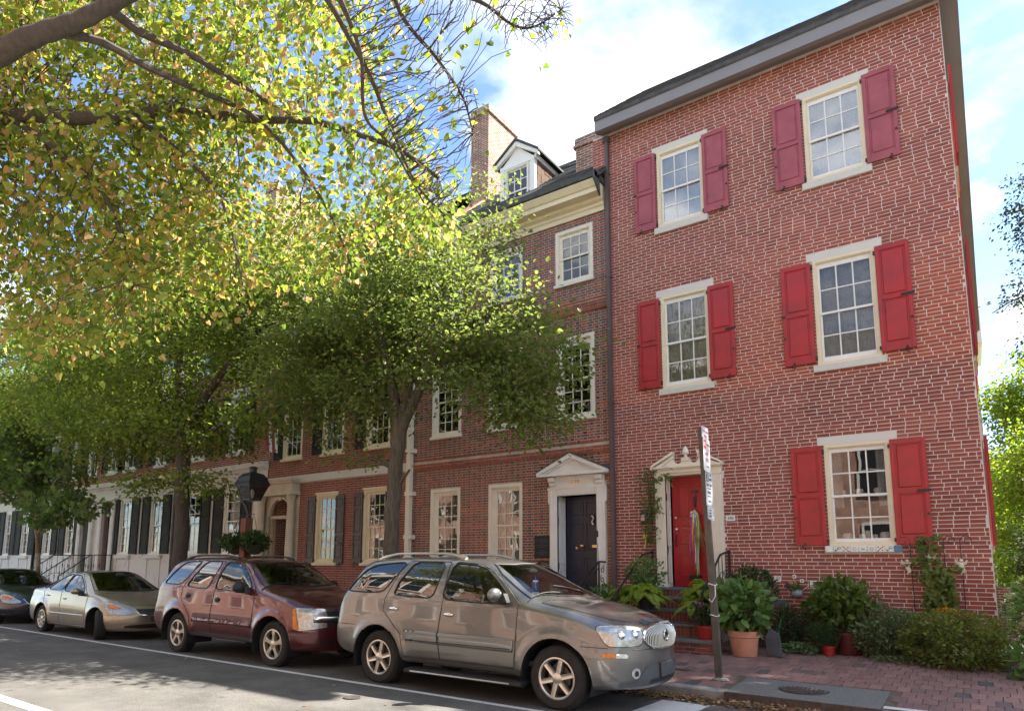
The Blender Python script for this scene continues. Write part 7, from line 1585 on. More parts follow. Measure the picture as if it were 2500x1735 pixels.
# ---- street tree in front of 336
TB = (-16.75, -3.85, SW(-3.85) - 0.05)
make_tree('street_tree', 'large dark trunked street tree beside the lamp post, wide spreading crown', TB,
    [([TB, (-16.75, -3.85, 1.5), (-16.85, -3.85, 3.2), (-17.0, -3.85, 4.6), (-17.2, -3.85, 5.8)], 0.215, 0.15), ([(-17.1, -3.85, 5.0), (-16.0, -3.7, 6.3), (-14.6, -3.6, 7.3), (-13.4, -3.5, 7.8)], 0.14, 0.04), ([(-17.1, -3.85, 5.2), (-18.5, -3.9, 6.6), (-20.5, -3.9, 7.6), (-22.8, -3.9, 8.2), (-25.5, -4.0, 8.6)], 0.16, 0.04),
     ([(-17.2, -3.85, 5.6), (-17.6, -3.85, 7.6), (-17.8, -3.8, 9.4)], 0.16, 0.04), ([(-17.0, -3.85, 4.7), (-18.4, -4.0, 5.1), (-20.0, -4.1, 5.4), (-21.6, -4.1, 5.5)], 0.08, 0.03), ([(-16.9, -3.85, 4.4), (-15.6, -3.9, 5.0), (-14.2, -3.9, 5.3)], 0.07, 0.03), ([(-16.85, -3.85, 3.6), (-17.9, -4.1, 3.9), (-19.0, -4.2, 3.6)], 0.05, 0.02), ([(-16.8, -3.85, 3.4), (-16.0, -4.1, 3.8), (-15.3, -4.1, 3.6)], 0.045, 0.02)],
    [((-17.5, -3.85, 8.4), (4.2, 2.8, 2.9)), ((-14.0, -3.7, 9.2), (2.4, 2.0, 1.6)), ((-14.2, -3.7, 7.2), (2.6, 2.2, 2.1)), ((-21.6, -3.9, 7.6), (4.0, 2.6, 2.5)), ((-16.9, -3.85, 5.3), (3.3, 2.2, 1.0)), ((-20.2, -3.9, 5.6), (3.3, 2.2, 1.2)), ((-26.2, -4.0, 8.2), (4.0, 2.5, 2.8)), ((-18.4, -4.15, 3.75), (1.5, 0.8, 0.5), 1.3), ((-15.55, -4.1, 3.7), (0.95, 0.7, 0.6), 1.3), ((-13.3, -3.8, 5.2), (1.3, 1.2, 0.9))],
    1700, 52, 0.108, 'leaf_elm', T_OVAL, 'bark_dark', 12, spread=0.38, flat=0.24, thr=-0.08, bias=0.5, group='street trees along the kerb')
# ---- young maple, and trees down the street
TC = (-25.35, -3.9, SW(-3.9) - 0.05)
make_tree('street_tree', 'young pale trunked maple with large lobed leaves behind the beige sedan', TC,
    [([TC, (-25.35, -3.9, 1.2), (-25.75, -3.9, 2.6), (-26.4, -3.9, 4.0), (-27.2, -3.9, 5.6), (-27.6, -3.9, 6.6)], 0.095, 0.04), ([(-25.75, -3.9, 2.6), (-24.6, -4.0, 3.2), (-23.4, -4.1, 3.5), (-22.0, -4.1, 3.4)], 0.04, 0.012), ([(-26.0, -3.9, 3.2), (-24.9, -3.9, 4.2), (-23.8, -4.0, 4.7)], 0.04, 0.012), ([(-26.4, -3.9, 4.0), (-27.6, -4.0, 4.6), (-29, -4.0, 4.8)], 0.04, 0.012)],
    [((-25.2, -4.0, 4.3), (2.0, 1.2, 0.9)), ((-22.6, -4.1, 3.4), (1.7, 0.7, 0.42), 1.6), ((-28.0, -4.0, 4.7), (2.0, 1.2, 1.0)), ((-27.0, -3.9, 5.9), (2.0, 1.4, 1.0)), ((-24.6, -4.0, 3.1), (1.0, 0.7, 0.35))],
    250, 15, 0.19, 'leaf_maple', T_MAPLE, 'bark_pale', 13, spread=0.22, droop=0.5, group='street trees along the kerb')
for (x, lb, sd_) in ((-33.5, 'distant street tree beyond the young maple', 14), (-43.0, 'farthest street tree at the left edge of the view', 15)):
    T = (x, -3.9, 0.1)
    make_tree('street_tree', lb, T, [([T, (x, -3.9, 2.5), (x - 0.2, -3.9, 5)], 0.24, 0.15), ([(x - 0.2, -3.9, 4.6), (x - 2, -3.9, 7.5)], 0.12, 0.04), ([(x - 0.2, -3.9, 4.8), (x + 1.8, -3.9, 7.2)], 0.12, 0.04)], [((x, -3.9, 7.6), (3.6, 3.0, 3.0))], 420, 40, 0.15, 'leaf_elm', T_OVAL, 'bark_dark', sd_, spread=0.42, group='street trees along the kerb')

# ---- the big linden on the near side, its limbs reaching in from the upper left
def D_(x, y, d): return at(x * 2500 / 2300, y * 2500 / 2300, d)
def DL(x, y, d): return at(x * 2500 / 2300, y * 2500 / 2300, d * 0.86)
ext = lambda a, b, k: np.array(a) + (np.array(a) - np.array(b)) * k
TL_ = np.array([-10.6, -13.6, 0.1]); fork = np.array([-10.2, -13.1, 5.2])
def near_tree():
    rng = np.random.default_rng(21)
    B1 = [fork, DL(-260, 240, 6.6), DL(0, 118, 6.2), DL(110, 70, 6.1), DL(200, 35, 6.1), DL(310, -25, 6.2), DL(480, -150, 6.6)]
    B2 = [fork, DL(-240, 330, 8.2), DL(20, 262, 7.6), DL(160, 266, 7.5), DL(300, 262, 7.5), DL(380, 242, 7.4), DL(470, 256, 7.4), DL(580, 266, 7.5), DL(700, 273, 7.6), DL(800, 300, 7.7), DL(900, 338, 7.9), DL(985, 400, 8.1)]
    B3 = [DL(110, 72, 6.1), DL(220, 92, 6.3), DL(330, 150, 6.6), DL(450, 205, 7.0), DL(560, 255, 7.3), DL(640, 330, 7.5), DL(735, 470, 7.6), DL(790, 600, 7.8)]
    B4 = [DL(150, -60, 6.4), DL(300, 60, 6.6), DL(420, 120, 6.8), DL(540, 190, 7.2), DL(650, 260, 7.4)]
    B5 = [DL(600, -120, 6.4), DL(720, -20, 6.6), DL(790, 95, 6.8), DL(835, 180, 7.0), DL(880, 290, 7.2), DL(940, 420, 7.4), DL(1040, 520, 7.6)]
    B6 = [DL(700, -120, 6.2), DL(765, 0, 6.4), DL(810, 120, 6.6), DL(820, 260, 6.8), DL(880, 330, 7.0), DL(960, 470, 7.3)]
    B7 = [DL(850, -130, 6.8), DL(900, 30, 7.0), DL(980, 130, 7.2), DL(1040, 220, 7.3), DL(1062, 300, 7.4)]
    B8 = [DL(820, -150, 7.0), DL(960, -40, 7.2), DL(1080, 5, 7.4), DL(1150, 55, 7.5), DL(1200, 60, 7.6), DL(1260, 22, 7.7)]
    B9 = [DL(20, 262, 7.6), DL(120, 330, 7.4), DL(220, 420, 7.2), DL(270, 520, 7.1), DL(300, 640, 7.0)]
    B10 = [DL(300, 262, 7.5), DL(390, 330, 7.3), DL(480, 420, 7.2), DL(520, 520, 7.2), DL(545, 640, 7.1)]
    limbs_ = [([TL_, (-10.55, -13.5, 2.5), tuple(fork), D_(-420, -60, 8.6)], 0.36, 0.2), (B1, 0.115, 0.045), (B2, 0.085, 0.02), (B3, 0.042, 0.010), (B4, 0.05, 0.015), (B5, 0.035, 0.008), (B6, 0.03, 0.007), (B7, 0.028, 0.006), (B8, 0.03, 0.006), (B9, 0.035, 0.008), (B10, 0.03, 0.007)]
    # leafy volume: pixels inside the foliage outline, spread over a real depth
    poly = [(-260, -200), (-260, 760), (0, 800), (120, 790), (230, 800), (330, 735), (440, 700), (560, 650), (640, 690), (700, 600), (790, 640), (840, 540), (1000, 560), (1030, 500), (960, 380), (900, 250), (830, 120), (790, -20), (780, -200)]
    P = []
    while len(P) < 2500:
        u, v = rng.uniform(-260, 1040), rng.uniform(-200, 800)
        if not inpoly(np.array([u]), np.array([v]), poly)[0]: continue
        dens = 1.0
        if u > 560: dens = 0.55 if v > 300 else 0.65
        if u > 720: dens = 0.42
        if 590 < u < 700 and 360 < v < 520: dens = 0.25
        if v > 640: dens *= 0.55
        if rng.random() > dens: continue
        dep = rng.uniform(5.9, 9.8)
        p = D_(u, v, dep)
        if mnoise.noise(Vector(p * 0.9)) > -0.32: P.append(p)
    nb = len(P)
    # bare twigs at the right and top
    bare = [(700, -60), (800, -60), (1100, -40), (1290, -20), (1290, 60), (1230, 120), (1130, 110), (1060, 60), (1010, 40), (1000, 120), (1090, 190), (1075, 330), (1010, 470), (930, 440), (880, 250), (800, 80)]
    while len(P) < nb + 900:
        u, v = rng.uniform(700, 1290), rng.uniform(-60, 480)
        if inpoly(np.array([u]), np.array([v]), bare)[0]: P.append(D_(u, v, (6.6 + (u - 700) / 600) * 0.87 + rng.normal() * 0.30))
    P = np.array(P)
    keepp = np.concatenate([np.ones(nb), np.full(len(P) - nb, 0.014)])
    return limbs_, P, keepp
NL, NP, NK = near_tree()
make_tree('linden_tree', 'overhanging linden with yellowing heart shaped leaves and bare twigs, upper left', tuple(TL_), NL, None, 0, 15, 0.066, 'leaf_linden', T_HEART, 'bark_dark', 22, spread=0.14, up=0.35, droop=0.8, bias=0.9, twig_r=0.0030, singles=300, pts=NP, leaf_keep=lambda C: NK, flat=0.9)

# ---- trees beyond the right end of the house
T1 = (2.4, 20.5, 0.0)
make_tree('garden_tree', 'sunlit yellow green tree far behind the right end of the house', T1, [([T1, (2.3, 20.5, 3), (1.9, 20.2, 6.5)], 0.18, 0.08), ([(2.1, 20.3, 5), (1.3, 19.8, 8.6)], 0.06, 0.02), ([(2.0, 20.3, 5.5), (2.8, 20, 9)], 0.07, 0.02)], [((1.45, 19.6, 8.0), (0.95, 1.6, 1.9)), ((1.6, 19.5, 5.4), (1.3, 1.6, 1.9)), ((3.2, 20.5, 8.5), (1.8, 2.0, 2.6)), ((1.5, 19.5, 3.2), (1.5, 1.6, 1.3))], 620, 36, 0.13, 'leaf_locust', T_OVAL, 'bark', 31, spread=0.30, group='trees in the garden')
T2 = (4.6, 4.2, 0.1)
make_tree('garden_tree', 'ash tree with fine dark leaflets hanging in from the right edge', T2, [([T2, (4.5, 4.1, 3.5), (4.0, 3.9, 6.5), (3.3, 3.6, 9)], 0.2, 0.07), ([(4.0, 3.9, 6), (2.2, 3.2, 8.0), (1.2, 2.9, 8.6), (0.75, 2.8, 8.6)], 0.05, 0.010), ([(4.0, 3.9, 6.0), (2.2, 3.2, 6.9), (1.0, 2.8, 6.9), (0.4, 2.6, 6.6)], 0.04, 0.008), ([(3.7, 3.8, 8), (2.2, 3.4, 9.6), (1.3, 3.2, 9.8)], 0.04, 0.010)],
    [((1.25, 2.9, 8.5), (0.55, 0.8, 0.75)), ((0.95, 2.7, 6.85), (0.62, 0.7, 0.42)), ((1.5, 3.0, 9.4), (0.6, 0.8, 0.5)), ((1.3, 2.9, 7.6), (0.5, 0.7, 0.5)), ((3.0, 3.6, 9.0), (1.4, 1.4, 1.8)), ((1.1, 2.8, 5.9), (0.45, 0.6, 0.4))], 640, 26, 0.075, 'leaf_ash', T_SMALL, 'bark_dark', 32, spread=0.13, droop=0.6, twig_r=0.0025, group='trees in the garden')
T3 = (1.9, 11.0, 0.1)
make_tree('garden_tree', 'bushy bright green tree behind the garden wall at the right edge', T3, [([T3, (1.9, 11, 2.2), (1.7, 10.9, 4)], 0.12, 0.06), ([(1.8, 10.9, 3), (0.9, 10.5, 4.6)], 0.04, 0.02)], [((1.1, 10.6, 4.0), (0.9, 1.3, 1.1)), ((0.8, 10.2, 2.5), (0.8, 1.2, 0.9)), ((2.2, 11.0, 5.0), (1.2, 1.4, 1.5)), ((1.0, 10.4, 1.2), (1.0, 1.2, 0.8))], 460, 34, 0.10, 'leaf_locust', T_OVAL, 'bark', 33, spread=0.24, group='trees in the garden')
T5 = (1.5, 6.5, 0.1)
make_tree('garden_tree', 'dark evergreen shrub tree in shade beside the house corner', T5, [([T5, (1.4, 6.4, 1.5), (1.2, 6.3, 2.6)], 0.07, 0.03), ([(1.4, 6.4, 1.2), (0.7, 6.0, 1.8)], 0.04, 0.015)], [((0.9, 6.0, 1.7), (0.65, 1.0, 0.7)), ((1.6, 6.4, 2.5), (0.9, 1.1, 0.7)), ((0.7, 5.2, 0.8), (0.6, 0.9, 0.6))], 340, 36, 0.075, 'leaf_dark', T_OVAL, 'bark_dark', 34, spread=0.18, group='trees in the garden')
for k, (x, y, z, r, lb) in enumerate(((1.6, 33, 4.6, (3.4, 2.5, 4.4), 'dense sunlit tree at the end of the garden, lower right background'), (5.0, 34, 6.5, (3.5, 3.0, 5.0), 'tall sunlit tree at the end of the garden by the right edge'), (1.5, 15.5, 2.0, (1.6, 1.5, 1.7), 'rounded green bush tree beyond the garden wall'))):
    T = (x, y, 0.0); make_tree('garden_tree', lb, T, [([T, (x, y, z * 0.6), (x, y, z)], 0.14, 0.06)], [((x, y, z), r)], 520 if k < 2 else 260, 40, 0.20 if k < 2 else 0.11, 'leaf_locust', T_OVAL, 'bark', 36 + k, spread=0.45 if k < 2 else 0.25, thr=-0.6, group='trees in the garden')
T6 = (9.0, 6.0, 0.0)
make_tree('garden_tree', 'tall shade tree right of the house, out of frame, that dapples the pavement', T6, [([T6, (9, 6, 4), (8.4, 5.6, 9)], 0.3, 0.15), ([(8.5, 5.7, 7), (6.5, 4, 13)], 0.12, 0.04), ([(8.5, 5.7, 7.5), (9.5, 5, 13)], 0.12, 0.04)], [((6.6, 3.4, 12.8), (3.6, 3.4, 4.4)), ((5.4, 1.8, 8.4), (2.2, 2.2, 2.0)), ((9.0, 6.0, 13.0), (3.0, 3.0, 3.5))], 700, 34, 0.21, 'leaf_maple', T_OVAL, 'bark', 35, spread=0.5, group='trees in the garden')

# ------------------------------------------------------------------ shrubs and pot plants
def bush(name, label, c, r, n, lsize, leaf_m, tmpl, seed, group=None, parent=None, stems=10, up=0.6, droop=0.0, shell=0.33, cat='shrub', thr=-0.25, freq=4.0, base=None, clump=0, zmin=None):
    rng = np.random.default_rng(seed); c = np.array(c); r = np.array(r)
    root = parent or empty(name, (c[0], c[1], base if base is not None else max(SW(c[1]), c[2] - r[2])), label=label, cat=cat, group=group)
    P = []
    while len(P) < n:
        v = rng.normal(size=3); v /= np.linalg.norm(v); p = c + v * (rng.random() ** shell) * r * (1 + 0.22 * mnoise.noise(Vector((v * 2.1 + seed).tolist())))
        if mnoise.noise(Vector(p * freq)) > thr and (zmin is None or p[2] > zmin): P.append(p)
    P = np.array(P); ax = unit(P - c) + rng.normal(size=P.shape) * 0.6; ax[:, 2] += 0.15 - droop; nr = unit(P - c) * 0.6 + rng.normal(size=P.shape) * 0.5; nr[:, 2] += up
    V, F = leaves(P, ax, nr, lsize * (0.65 + 0.6 * rng.random(n)), tmpl); o = obj('foliage', fast_mesh('foliage', V, F, [MAT[leaf_m]]), root); tag(o, kind='stuff')
    if stems:
        k = rng.choice(n, min(n, stems * 6)); B0 = np.array([[c[0], c[1], (base if base is not None else c[2] - r[2])]]) + rng.normal(size=(len(k), 3)) * np.array([r[0] * 0.25, r[1] * 0.25, 0]); Bm = B0 * 0.45 + P[k] * 0.55 + rng.normal(size=(len(k), 3)) * 0.03
        V, F = tubes(B0, Bm, P[k], np.full(len(k), 0.006), np.full(len(k), 0.002)); obj('stems', fast_mesh('stems', V, F, [MAT['twig']]), root)
    return root
def pot(name, label, c, r, h, m, rim=0.03, taper=0.72, cat='flower pot', group=None):
    mb = MB(); z = 0
    mb.lathe([(0, 0), (r * taper, 0), (r * (taper + 0.02), 0.01), (r * 0.96, h - rim * 1.8), (r * 1.04, h - rim * 1.6), (r * 1.05, h), (r * 0.95, h), (r * 0.92, h - 0.05), (0, h - 0.05)], c, 24); o = mb.build(name, m, None, smooth=True); tag(o, label, cat, group); return o
SG = 'plants in front of the red shuttered house'
bush('azalea_shrub', 'broad yellow green shrub at the right corner of the house', (-0.52, -1.12, 0.62), (0.72, 0.62, 0.44), 5200, 0.055, 'leaf_azalea', T_OVAL, 41, SG)
bush('azalea_shrub', 'grey green shrub left of the yellow green corner shrub', (-1.42, -0.72, 0.66), (0.58, 0.50, 0.40), 3600, 0.050, 'leaf_greygreen', T_OVAL, 42, SG)
bush('marigold_clump', 'clump of orange flowers showing above the corner shrub', (-0.62, -0.85, 1.03), (0.17, 0.12, 0.05), 150, 0.045, 'petal_orange', T_OVAL, 43, SG, stems=3, base=0.6)
bush('laurel_shrub', 'tall glossy leafed shrub standing in the dark red pot', (-2.02, -0.62, 1.08), (0.50, 0.36, 0.44), 1250, 0.105, 'leaf_glossy', T_OVAL, 44, SG, stems=14, base=0.45, shell=0.5)
bush('laurel_shrub', 'upright glossy leafed shrub against the wall left of the potted one', (-2.38, -0.34, 1.0), (0.30, 0.24, 0.42), 520, 0.095, 'leaf_glossy', T_OVAL, 45, SG, stems=8, base=0.35, shell=0.5)
bush('box_shrub', 'dark box shrub by the wall below the small picture tiles', (-2.95, -0.52, 0.66), (0.40, 0.36, 0.34), 2600, 0.038, 'leaf_box', T_OVAL, 46, SG)
bush('ground_ivy', 'low trailing ivy on the pavement below the box shrub', (-2.72, -0.98, 0.33), (0.36, 0.26, 0.11), 520, 0.05, 'leaf_greygreen', T_HEART, 47, SG, stems=0)
pot('red_pot', 'small bright red pot with price label under round mum', (-2.24, -0.98, SW(-0.98)), 0.095, 0.15, MAT['red_pot'], 0.02, 0.8, group=SG)
bush('mum_plant', 'round mound of tiny leaved mum in the small red pot', (-2.32, -0.92, 0.60), (0.27, 0.25, 0.20), 3600, 0.022, 'leaf_box', T_OVAL, 48, SG, stems=4, base=0.40, thr=-0.6)
pot('wine_pot', 'large dark red glazed pot under the tall glossy shrub', (-1.98, -0.72, SW(-0.72)), 0.20, 0.36, MAT['wine_pot'], 0.03, 0.85, group=SG)
# hydrangea in terracotta
pot('terracotta_pot', 'terracotta pot holding the hydrangea beside the sign post', (-3.37, -1.66, SW(-1.66)), 0.235, 0.40, MAT['terracotta'], 0.06, 0.78, group=SG)
bush('hydrangea_plant', 'big leafy hydrangea growing in the terracotta pot', (-3.40, -1.58, 1.02), (0.47, 0.44, 0.44), 430, 0.185, 'leaf_hydrangea', T_OVAL, 49, SG, stems=8, base=0.6, up=0.9, droop=0.25, shell=0.4, thr=-0.6)
bush('holly_shrub', 'dark leafy shrub behind the hydrangea by the right railing', (-3.46, -0.72, 1.30), (0.42, 0.36, 0.38), 1300, 0.07, 'leaf_box', T_OVAL, 50, SG, stems=8, base=0.3)
pot('red_pot', 'red plastic pot with pink flowers on the lowest step', (-3.98, -1.70, 0.465), 0.155, 0.23, MAT['red_pot'], 0.03, 0.75, group=SG)
bush('pink_flower_plant', 'small plant with pink and orange flowers in red pot on step', (-4.0, -1.74, 0.88), (0.20, 0.19, 0.19), 240, 0.07, 'leaf_box', T_OVAL, 51, SG, stems=4, base=0.65)
fl = bush('flower_cluster', 'pink blossoms above the red pot on the step', (-4.02, -1.80, 1.07), (0.14, 0.10, 0.05), 30, 0.045, 'petal_pink', T_OVAL, 52, SG, stems=2, base=0.9)
bush('ground_weeds', 'low weeds along the foot of the wall between pots', (-1.1, -1.18, 0.32), (0.55, 0.22, 0.07), 420, 0.04, 'leaf_greygreen', T_OVAL, 53, SG, stems=0)
def fern(label, c, n, ln, seed):
    rng = np.random.default_rng(seed); root = empty('fern', c, label=label, cat='fern', group=SG); P, A, Nn, S = [], [], [], []; mbp = []
    for k in range(n):
        a = 2 * math.pi * k / n + rng.normal() * 0.25; el = rng.uniform(0.35, 1.45); L = ln * rng.uniform(0.7, 1.1); d = np.array([math.cos(a), math.sin(a), 0])
        pts = [np.array(c) + d * L * math.cos(el) * t + np.array([0, 0, 1]) * (L * math.sin(el) * t - L * 0.75 * t * t) for t in np.linspace(0, 1, 22)]
        for i in range(2, 22):
            t = i / 21; tg = unit((pts[i] - pts[i - 1])[None])[0]; sdv = np.cross(tg, [0, 0, 1]); sdv /= max(np.linalg.norm(sdv), 1e-6)
            for s_ in (-1, 1): P.append(pts[i]); A.append(s_ * sdv + tg * 0.35 + np.array([0, 0, -0.15])); Nn.append(np.cross(s_ * sdv, tg) * s_ + rng.normal(size=3) * 0.1); S.append(0.105 * (math.sin(math.pi * (0.12 + 0.85 * t)) ** 0.8) * ln / 0.6)
        mbp.append(pts)
    V, F = leaves(np.array(P), np.array(A), np.array(Nn), np.array(S), (T_OVAL[0] * np.array([0.55, 1, 1]), T_OVAL[1])); o = obj('fronds', fast_mesh('fronds', V, F, [MAT['leaf_fern']]), root); tag(o, kind='stuff')
    mb = MB(); [mb.tube(p[::3], 0.003, 3) for p in mbp]; mb.build('stems', MAT['leaf_fern'], root); return root
fern('bright green fern on the left side of the brick steps', (-5.12, -1.50, 1.10), 54, 0.72, 61); fern('second bright fern against the left railing', (-5.55, -1.35, 1.10), 36, 0.62, 62)
fern('bright green fern on the right side of the brick steps', (-4.16, -1.20, 1.22), 44, 0.66, 63); fern('small fern beside the hydrangea on the right of the steps', (-4.22, -1.55, 1.0), 28, 0.50, 64)
bush('ivy_shrub', 'rounded small leafed shrub above the left fern beside the door', (-5.34, -0.95, 1.55), (0.38, 0.34, 0.28), 750, 0.065, 'leaf_hydrangea', T_OVAL, 54, SG, stems=8, base=0.5)
bush('leafy_plant', 'low leafy plants at the foot of the downspout', (-6.08, -1.1, 0.95), (0.38, 0.36, 0.36), 700, 0.08, 'leaf_hydrangea', T_OVAL, 55, SG, stems=6, base=0.3)
for k, (x, z, lb) in enumerate(((-4.72, 0.46, 'a'),)): pass
pot('plant_pot', 'dark pot under the bright fern left of steps', (-5.12, -1.50, 0.90), 0.15, 0.22, MAT['black_plastic'], group=SG); pot('plant_pot', 'dark pot under the bright fern right of steps', (-4.16, -1.20, 1.02), 0.14, 0.22, MAT['black_plastic'], group=SG)
# bamboo-like vine up the wall left of the red door
rngv = np.random.default_rng(71); vn = empty('wall_vine', (-5.62, -0.08, 1.0), label='thin vine with narrow leaves climbing the wall left of red door', cat='vine')
mb = MB(); VP, VA = [], []
for k in range(7):
    x = -5.62 + rngv.normal() * 0.10; pts = [np.array([x + 0.10 * math.sin(t * 3 + k) * t, -0.08 - 0.05 * t, 1.5 + 2.2 * t * rngv.uniform(0.96, 1.0)]) for t in np.linspace(0, 1, 12)]; mb.tube(pts, 0.005, 4)
    for p in pts[4:]:
        for q in range(6): VP.append(p + rngv.normal(size=3) * np.array([0.06, 0.04, 0.06])); VA.append([rngv.normal(), -0.4 + rngv.normal() * 0.3, -0.7])
for q in range(60):     # spray over the pilaster
    t = rngv.random(); VP.append(np.array([-5.45 + 0.42 * t, -0.22 - 0.1 * rngv.random(), 3.42 + 0.22 * t - 0.3 * rngv.random() * t + rngv.normal() * 0.03])); VA.append([0.8, -0.3, -0.6 + rngv.normal() * 0.4])
for q in range(60):
    t = rngv.random(); VP.append(np.array([-5.42 + 0.16 * rngv.random(), -0.22, 2.75 + 0.35 * t])); VA.append([rngv.normal() * 0.6, -0.3, -0.8])
mb.tube([(-5.6, -0.12, 3.3), (-5.4, -0.24, 3.62), (-5.1, -0.28, 3.66), (-4.98, -0.28, 3.6)], 0.004, 4); mb.build('stems', MAT['twig'], vn)
V, F = leaves(np.array(VP), np.array(VA), rngv.normal(size=(len(VP), 3)), 0.10 * (0.6 + 0.6 * rngv.random(len(VP))), (T_OVAL[0] * np.array([0.42, 1, 1]), T_OVAL[1])); o = obj('leaves', fast_mesh('leaves', V, F, [MAT['leaf_vine']]), vn); tag(o, kind='stuff')
# clematis on an iron trellis right of the ground floor window
tr = empty('wire_trellis', (-0.74, -0.06, 0.7), label='thin wire garden trellis with scrolled top holding the climbing vine', cat='trellis')
for x in (-1.08, -0.86, -0.62, -0.40):
    mb = MB(); mb.tube([(x, -0.06, 0.5), (x, -0.06, 2.12)], 0.006, 4); mb.tube([(x + 0.09 * (1 - t / 9) * math.cos(t) * (1 if x < -0.7 else -1) - 0.09 * (1 if x < -0.7 else -1), -0.06, 2.12 + 0.09 * (1 - t / 9) * math.sin(t)) for t in np.linspace(0, 7.5, 18)], 0.005, 4); mb.build('trellis_wire', MAT['iron'], tr)
cv = empty('climbing_vine', (-0.74, -0.1, 0.5), label='leafy green climbing vine on the wall below the right shutter', cat='vine')
rngc = np.random.default_rng(72); P = []
while len(P) < 620:
    z = rngc.uniform(0.7, 1.66); w = 0.27 * (0.75 + 0.35 * mnoise.noise(Vector((0, 0, z * 4)))); P.append((-0.72 + rngc.uniform(-w, w), -0.12 - 0.12 * rngc.random(), z))
for q in range(130): z = rngc.uniform(1.6, 2.22); s_ = rngc.choice([-0.92, -0.70, -0.86]); P.append((s_ + rngc.normal() * 0.05 + 0.05 * math.sin(z * 9), -0.10, z))
for q in range(40): P.append((rngc.uniform(-1.15, -0.4), -0.09, rngc.uniform(1.55, 1.75)))
P = np.array(P); nn = rngc.normal(size=P.shape) * 0.35 + np.array([0, -1, 0.5]); aa = rngc.normal(size=P.shape) * 0.6 + np.array([0, -0.3, -0.8])
V, F = leaves(P, aa, nn, 0.075 * (0.6 + 0.6 * rngc.random(len(P))), T_HEART); o = obj('leaves', fast_mesh('leaves', V, F, [MAT['leaf_vine']]), cv); tag(o, kind='stuff')
mb = MB(); mb.tube([(-0.72, -0.08, 0.4), (-0.75, -0.1, 1.0), (-0.85, -0.09, 1.6), (-0.92, -0.09, 2.2)], 0.008, 4); mb.build('stem', MAT['twig'], cv)
# plants at the right edge
pot('terracotta_planter', 'large terracotta planter at the right edge of the pavement', (0.72, -1.15, SW(-1.15)), 0.36, 0.42, MAT['terracotta'], 0.05, 0.85, group=SG)
bush('hydrangea_plant', 'dark leaved hydrangea with faded flower heads past the house corner', (0.72, -0.55, 1.05), (0.55, 0.45, 0.55), 620, 0.14, 'leaf_hydrangea', T_OVAL, 56, SG, stems=8, base=0.3, up=0.8)
for k, p in enumerate(((0.32, -0.9, 1.02), (0.46, -0.98, 0.90), (0.30, -0.95, 0.88), (0.62, -1.0, 0.98))): bush('hydrangea_bloom', 'faded hydrangea flower head', p, (0.07, 0.07, 0.055), 170, 0.028, 'bloom_dry', T_SMALL, 80 + k, 'faded hydrangea heads', stems=0, cat='flower', thr=-1) if False else None
hb_ = [o for o in bpy.data.objects if o.get('label', '').startswith('dark leaved hydrangea')][0]
for k, p in enumerate(((0.32, -0.92, 1.02), (0.47, -1.0, 0.90), (0.28, -0.97, 0.88), (0.62, -1.02, 0.98))):
    rb_ = np.random.default_rng(90 + k); Q = unit(rb_.normal(size=(160, 3))) * np.array([0.07, 0.07, 0.055]) + np.array(p); V, F = leaves(Q, rb_.normal(size=Q.shape), Q - np.array(p), np.full(160, 0.028), T_SMALL); obj('flower_head', fast_mesh('flower_head', V, F, [MAT['bloom_dry']]), hb_)
bush('nasturtium_plant', 'round leaved nasturtium spilling over the planter onto the pavement', (0.38, -1.72, 0.46), (0.36, 0.28, 0.26), 130, 0.115, 'leaf_hydrangea', T_HEART, 57, SG, stems=5, base=0.25, up=1.2)
bush('garden_shrub', 'leafy bright shrub behind the planter at the right edge', (0.85, 0.7, 1.25), (0.55, 0.7, 0.62), 1100, 0.13, 'leaf_maple', T_OVAL, 58, 'garden shrubs', base=0.2)
bush('garden_shrub', 'dark low shrub in the shaded garden behind the corner', (0.6, 2.6, 0.9), (0.5, 0.9, 0.7), 1500, 0.07, 'leaf_dark', T_OVAL, 59, 'garden shrubs', base=0.1)
gw = MB(); gw.box(0.05, 9.0, 9.2, 9.45, -0.1, 1.25); o = gw.build('garden_wall', MAT['side_brick'], None); tag(o, 'low brick garden wall seen past the house corner', 'wall')
# leaf litter in the gutter and on the pavement
rl = np.random.default_rng(77); n = 2600; X = rl.uniform(-4.6, 0.4, n); yy = -4.52 - np.abs(rl.normal(size=n)) * 0.13; keep = (yy > -4.95)
P = np.column_stack([X, yy, 0.035 - 0.0028 * (yy + 8.4) ** 2 + 0.008 + np.maximum(0, 0.05 - 0.13 * np.abs(yy + 4.55)) * rl.random(n)])[keep]
V, F = leaves(P, np.column_stack([rl.normal(size=(len(P), 2)), rl.normal(size=len(P)) * 0.25]), np.column_stack([rl.normal(size=(len(P), 2)) * 0.35, np.ones(len(P))]), 0.055 * (0.5 + 0.8 * rl.random(len(P))), T_OVAL)
o = obj('leaf_litter', fast_mesh('leaf_litter', V, F, [MAT['leaf_dry']])); tag(o, 'drift of dry brown leaves in the gutter by the kerb', 'leaves', kind='stuff')
n = 420; X = rl.uniform(-5, 1.5, n); Y = rl.uniform(-4.1, -0.9, n); w = rl.random(n) < np.clip((Y + 4.4) / 3.2, 0.12, 1); P = np.column_stack([X, Y, SW(Y) + 0.012])[w]
V, F = leaves(P, np.column_stack([rl.normal(size=(len(P), 2)), rl.normal(size=len(P)) * 0.2]), np.column_stack([rl.normal(size=(len(P), 2)) * 0.3, np.ones(len(P))]), 0.038 * (0.5 + 0.8 * rl.random(len(P))), T_OVAL)
o = obj('fallen_leaves', fast_mesh('fallen_leaves', V, F, [MAT['leaf_dry']])); tag(o, 'scattered dry leaves on the brick pavement', 'leaves', kind='stuff')
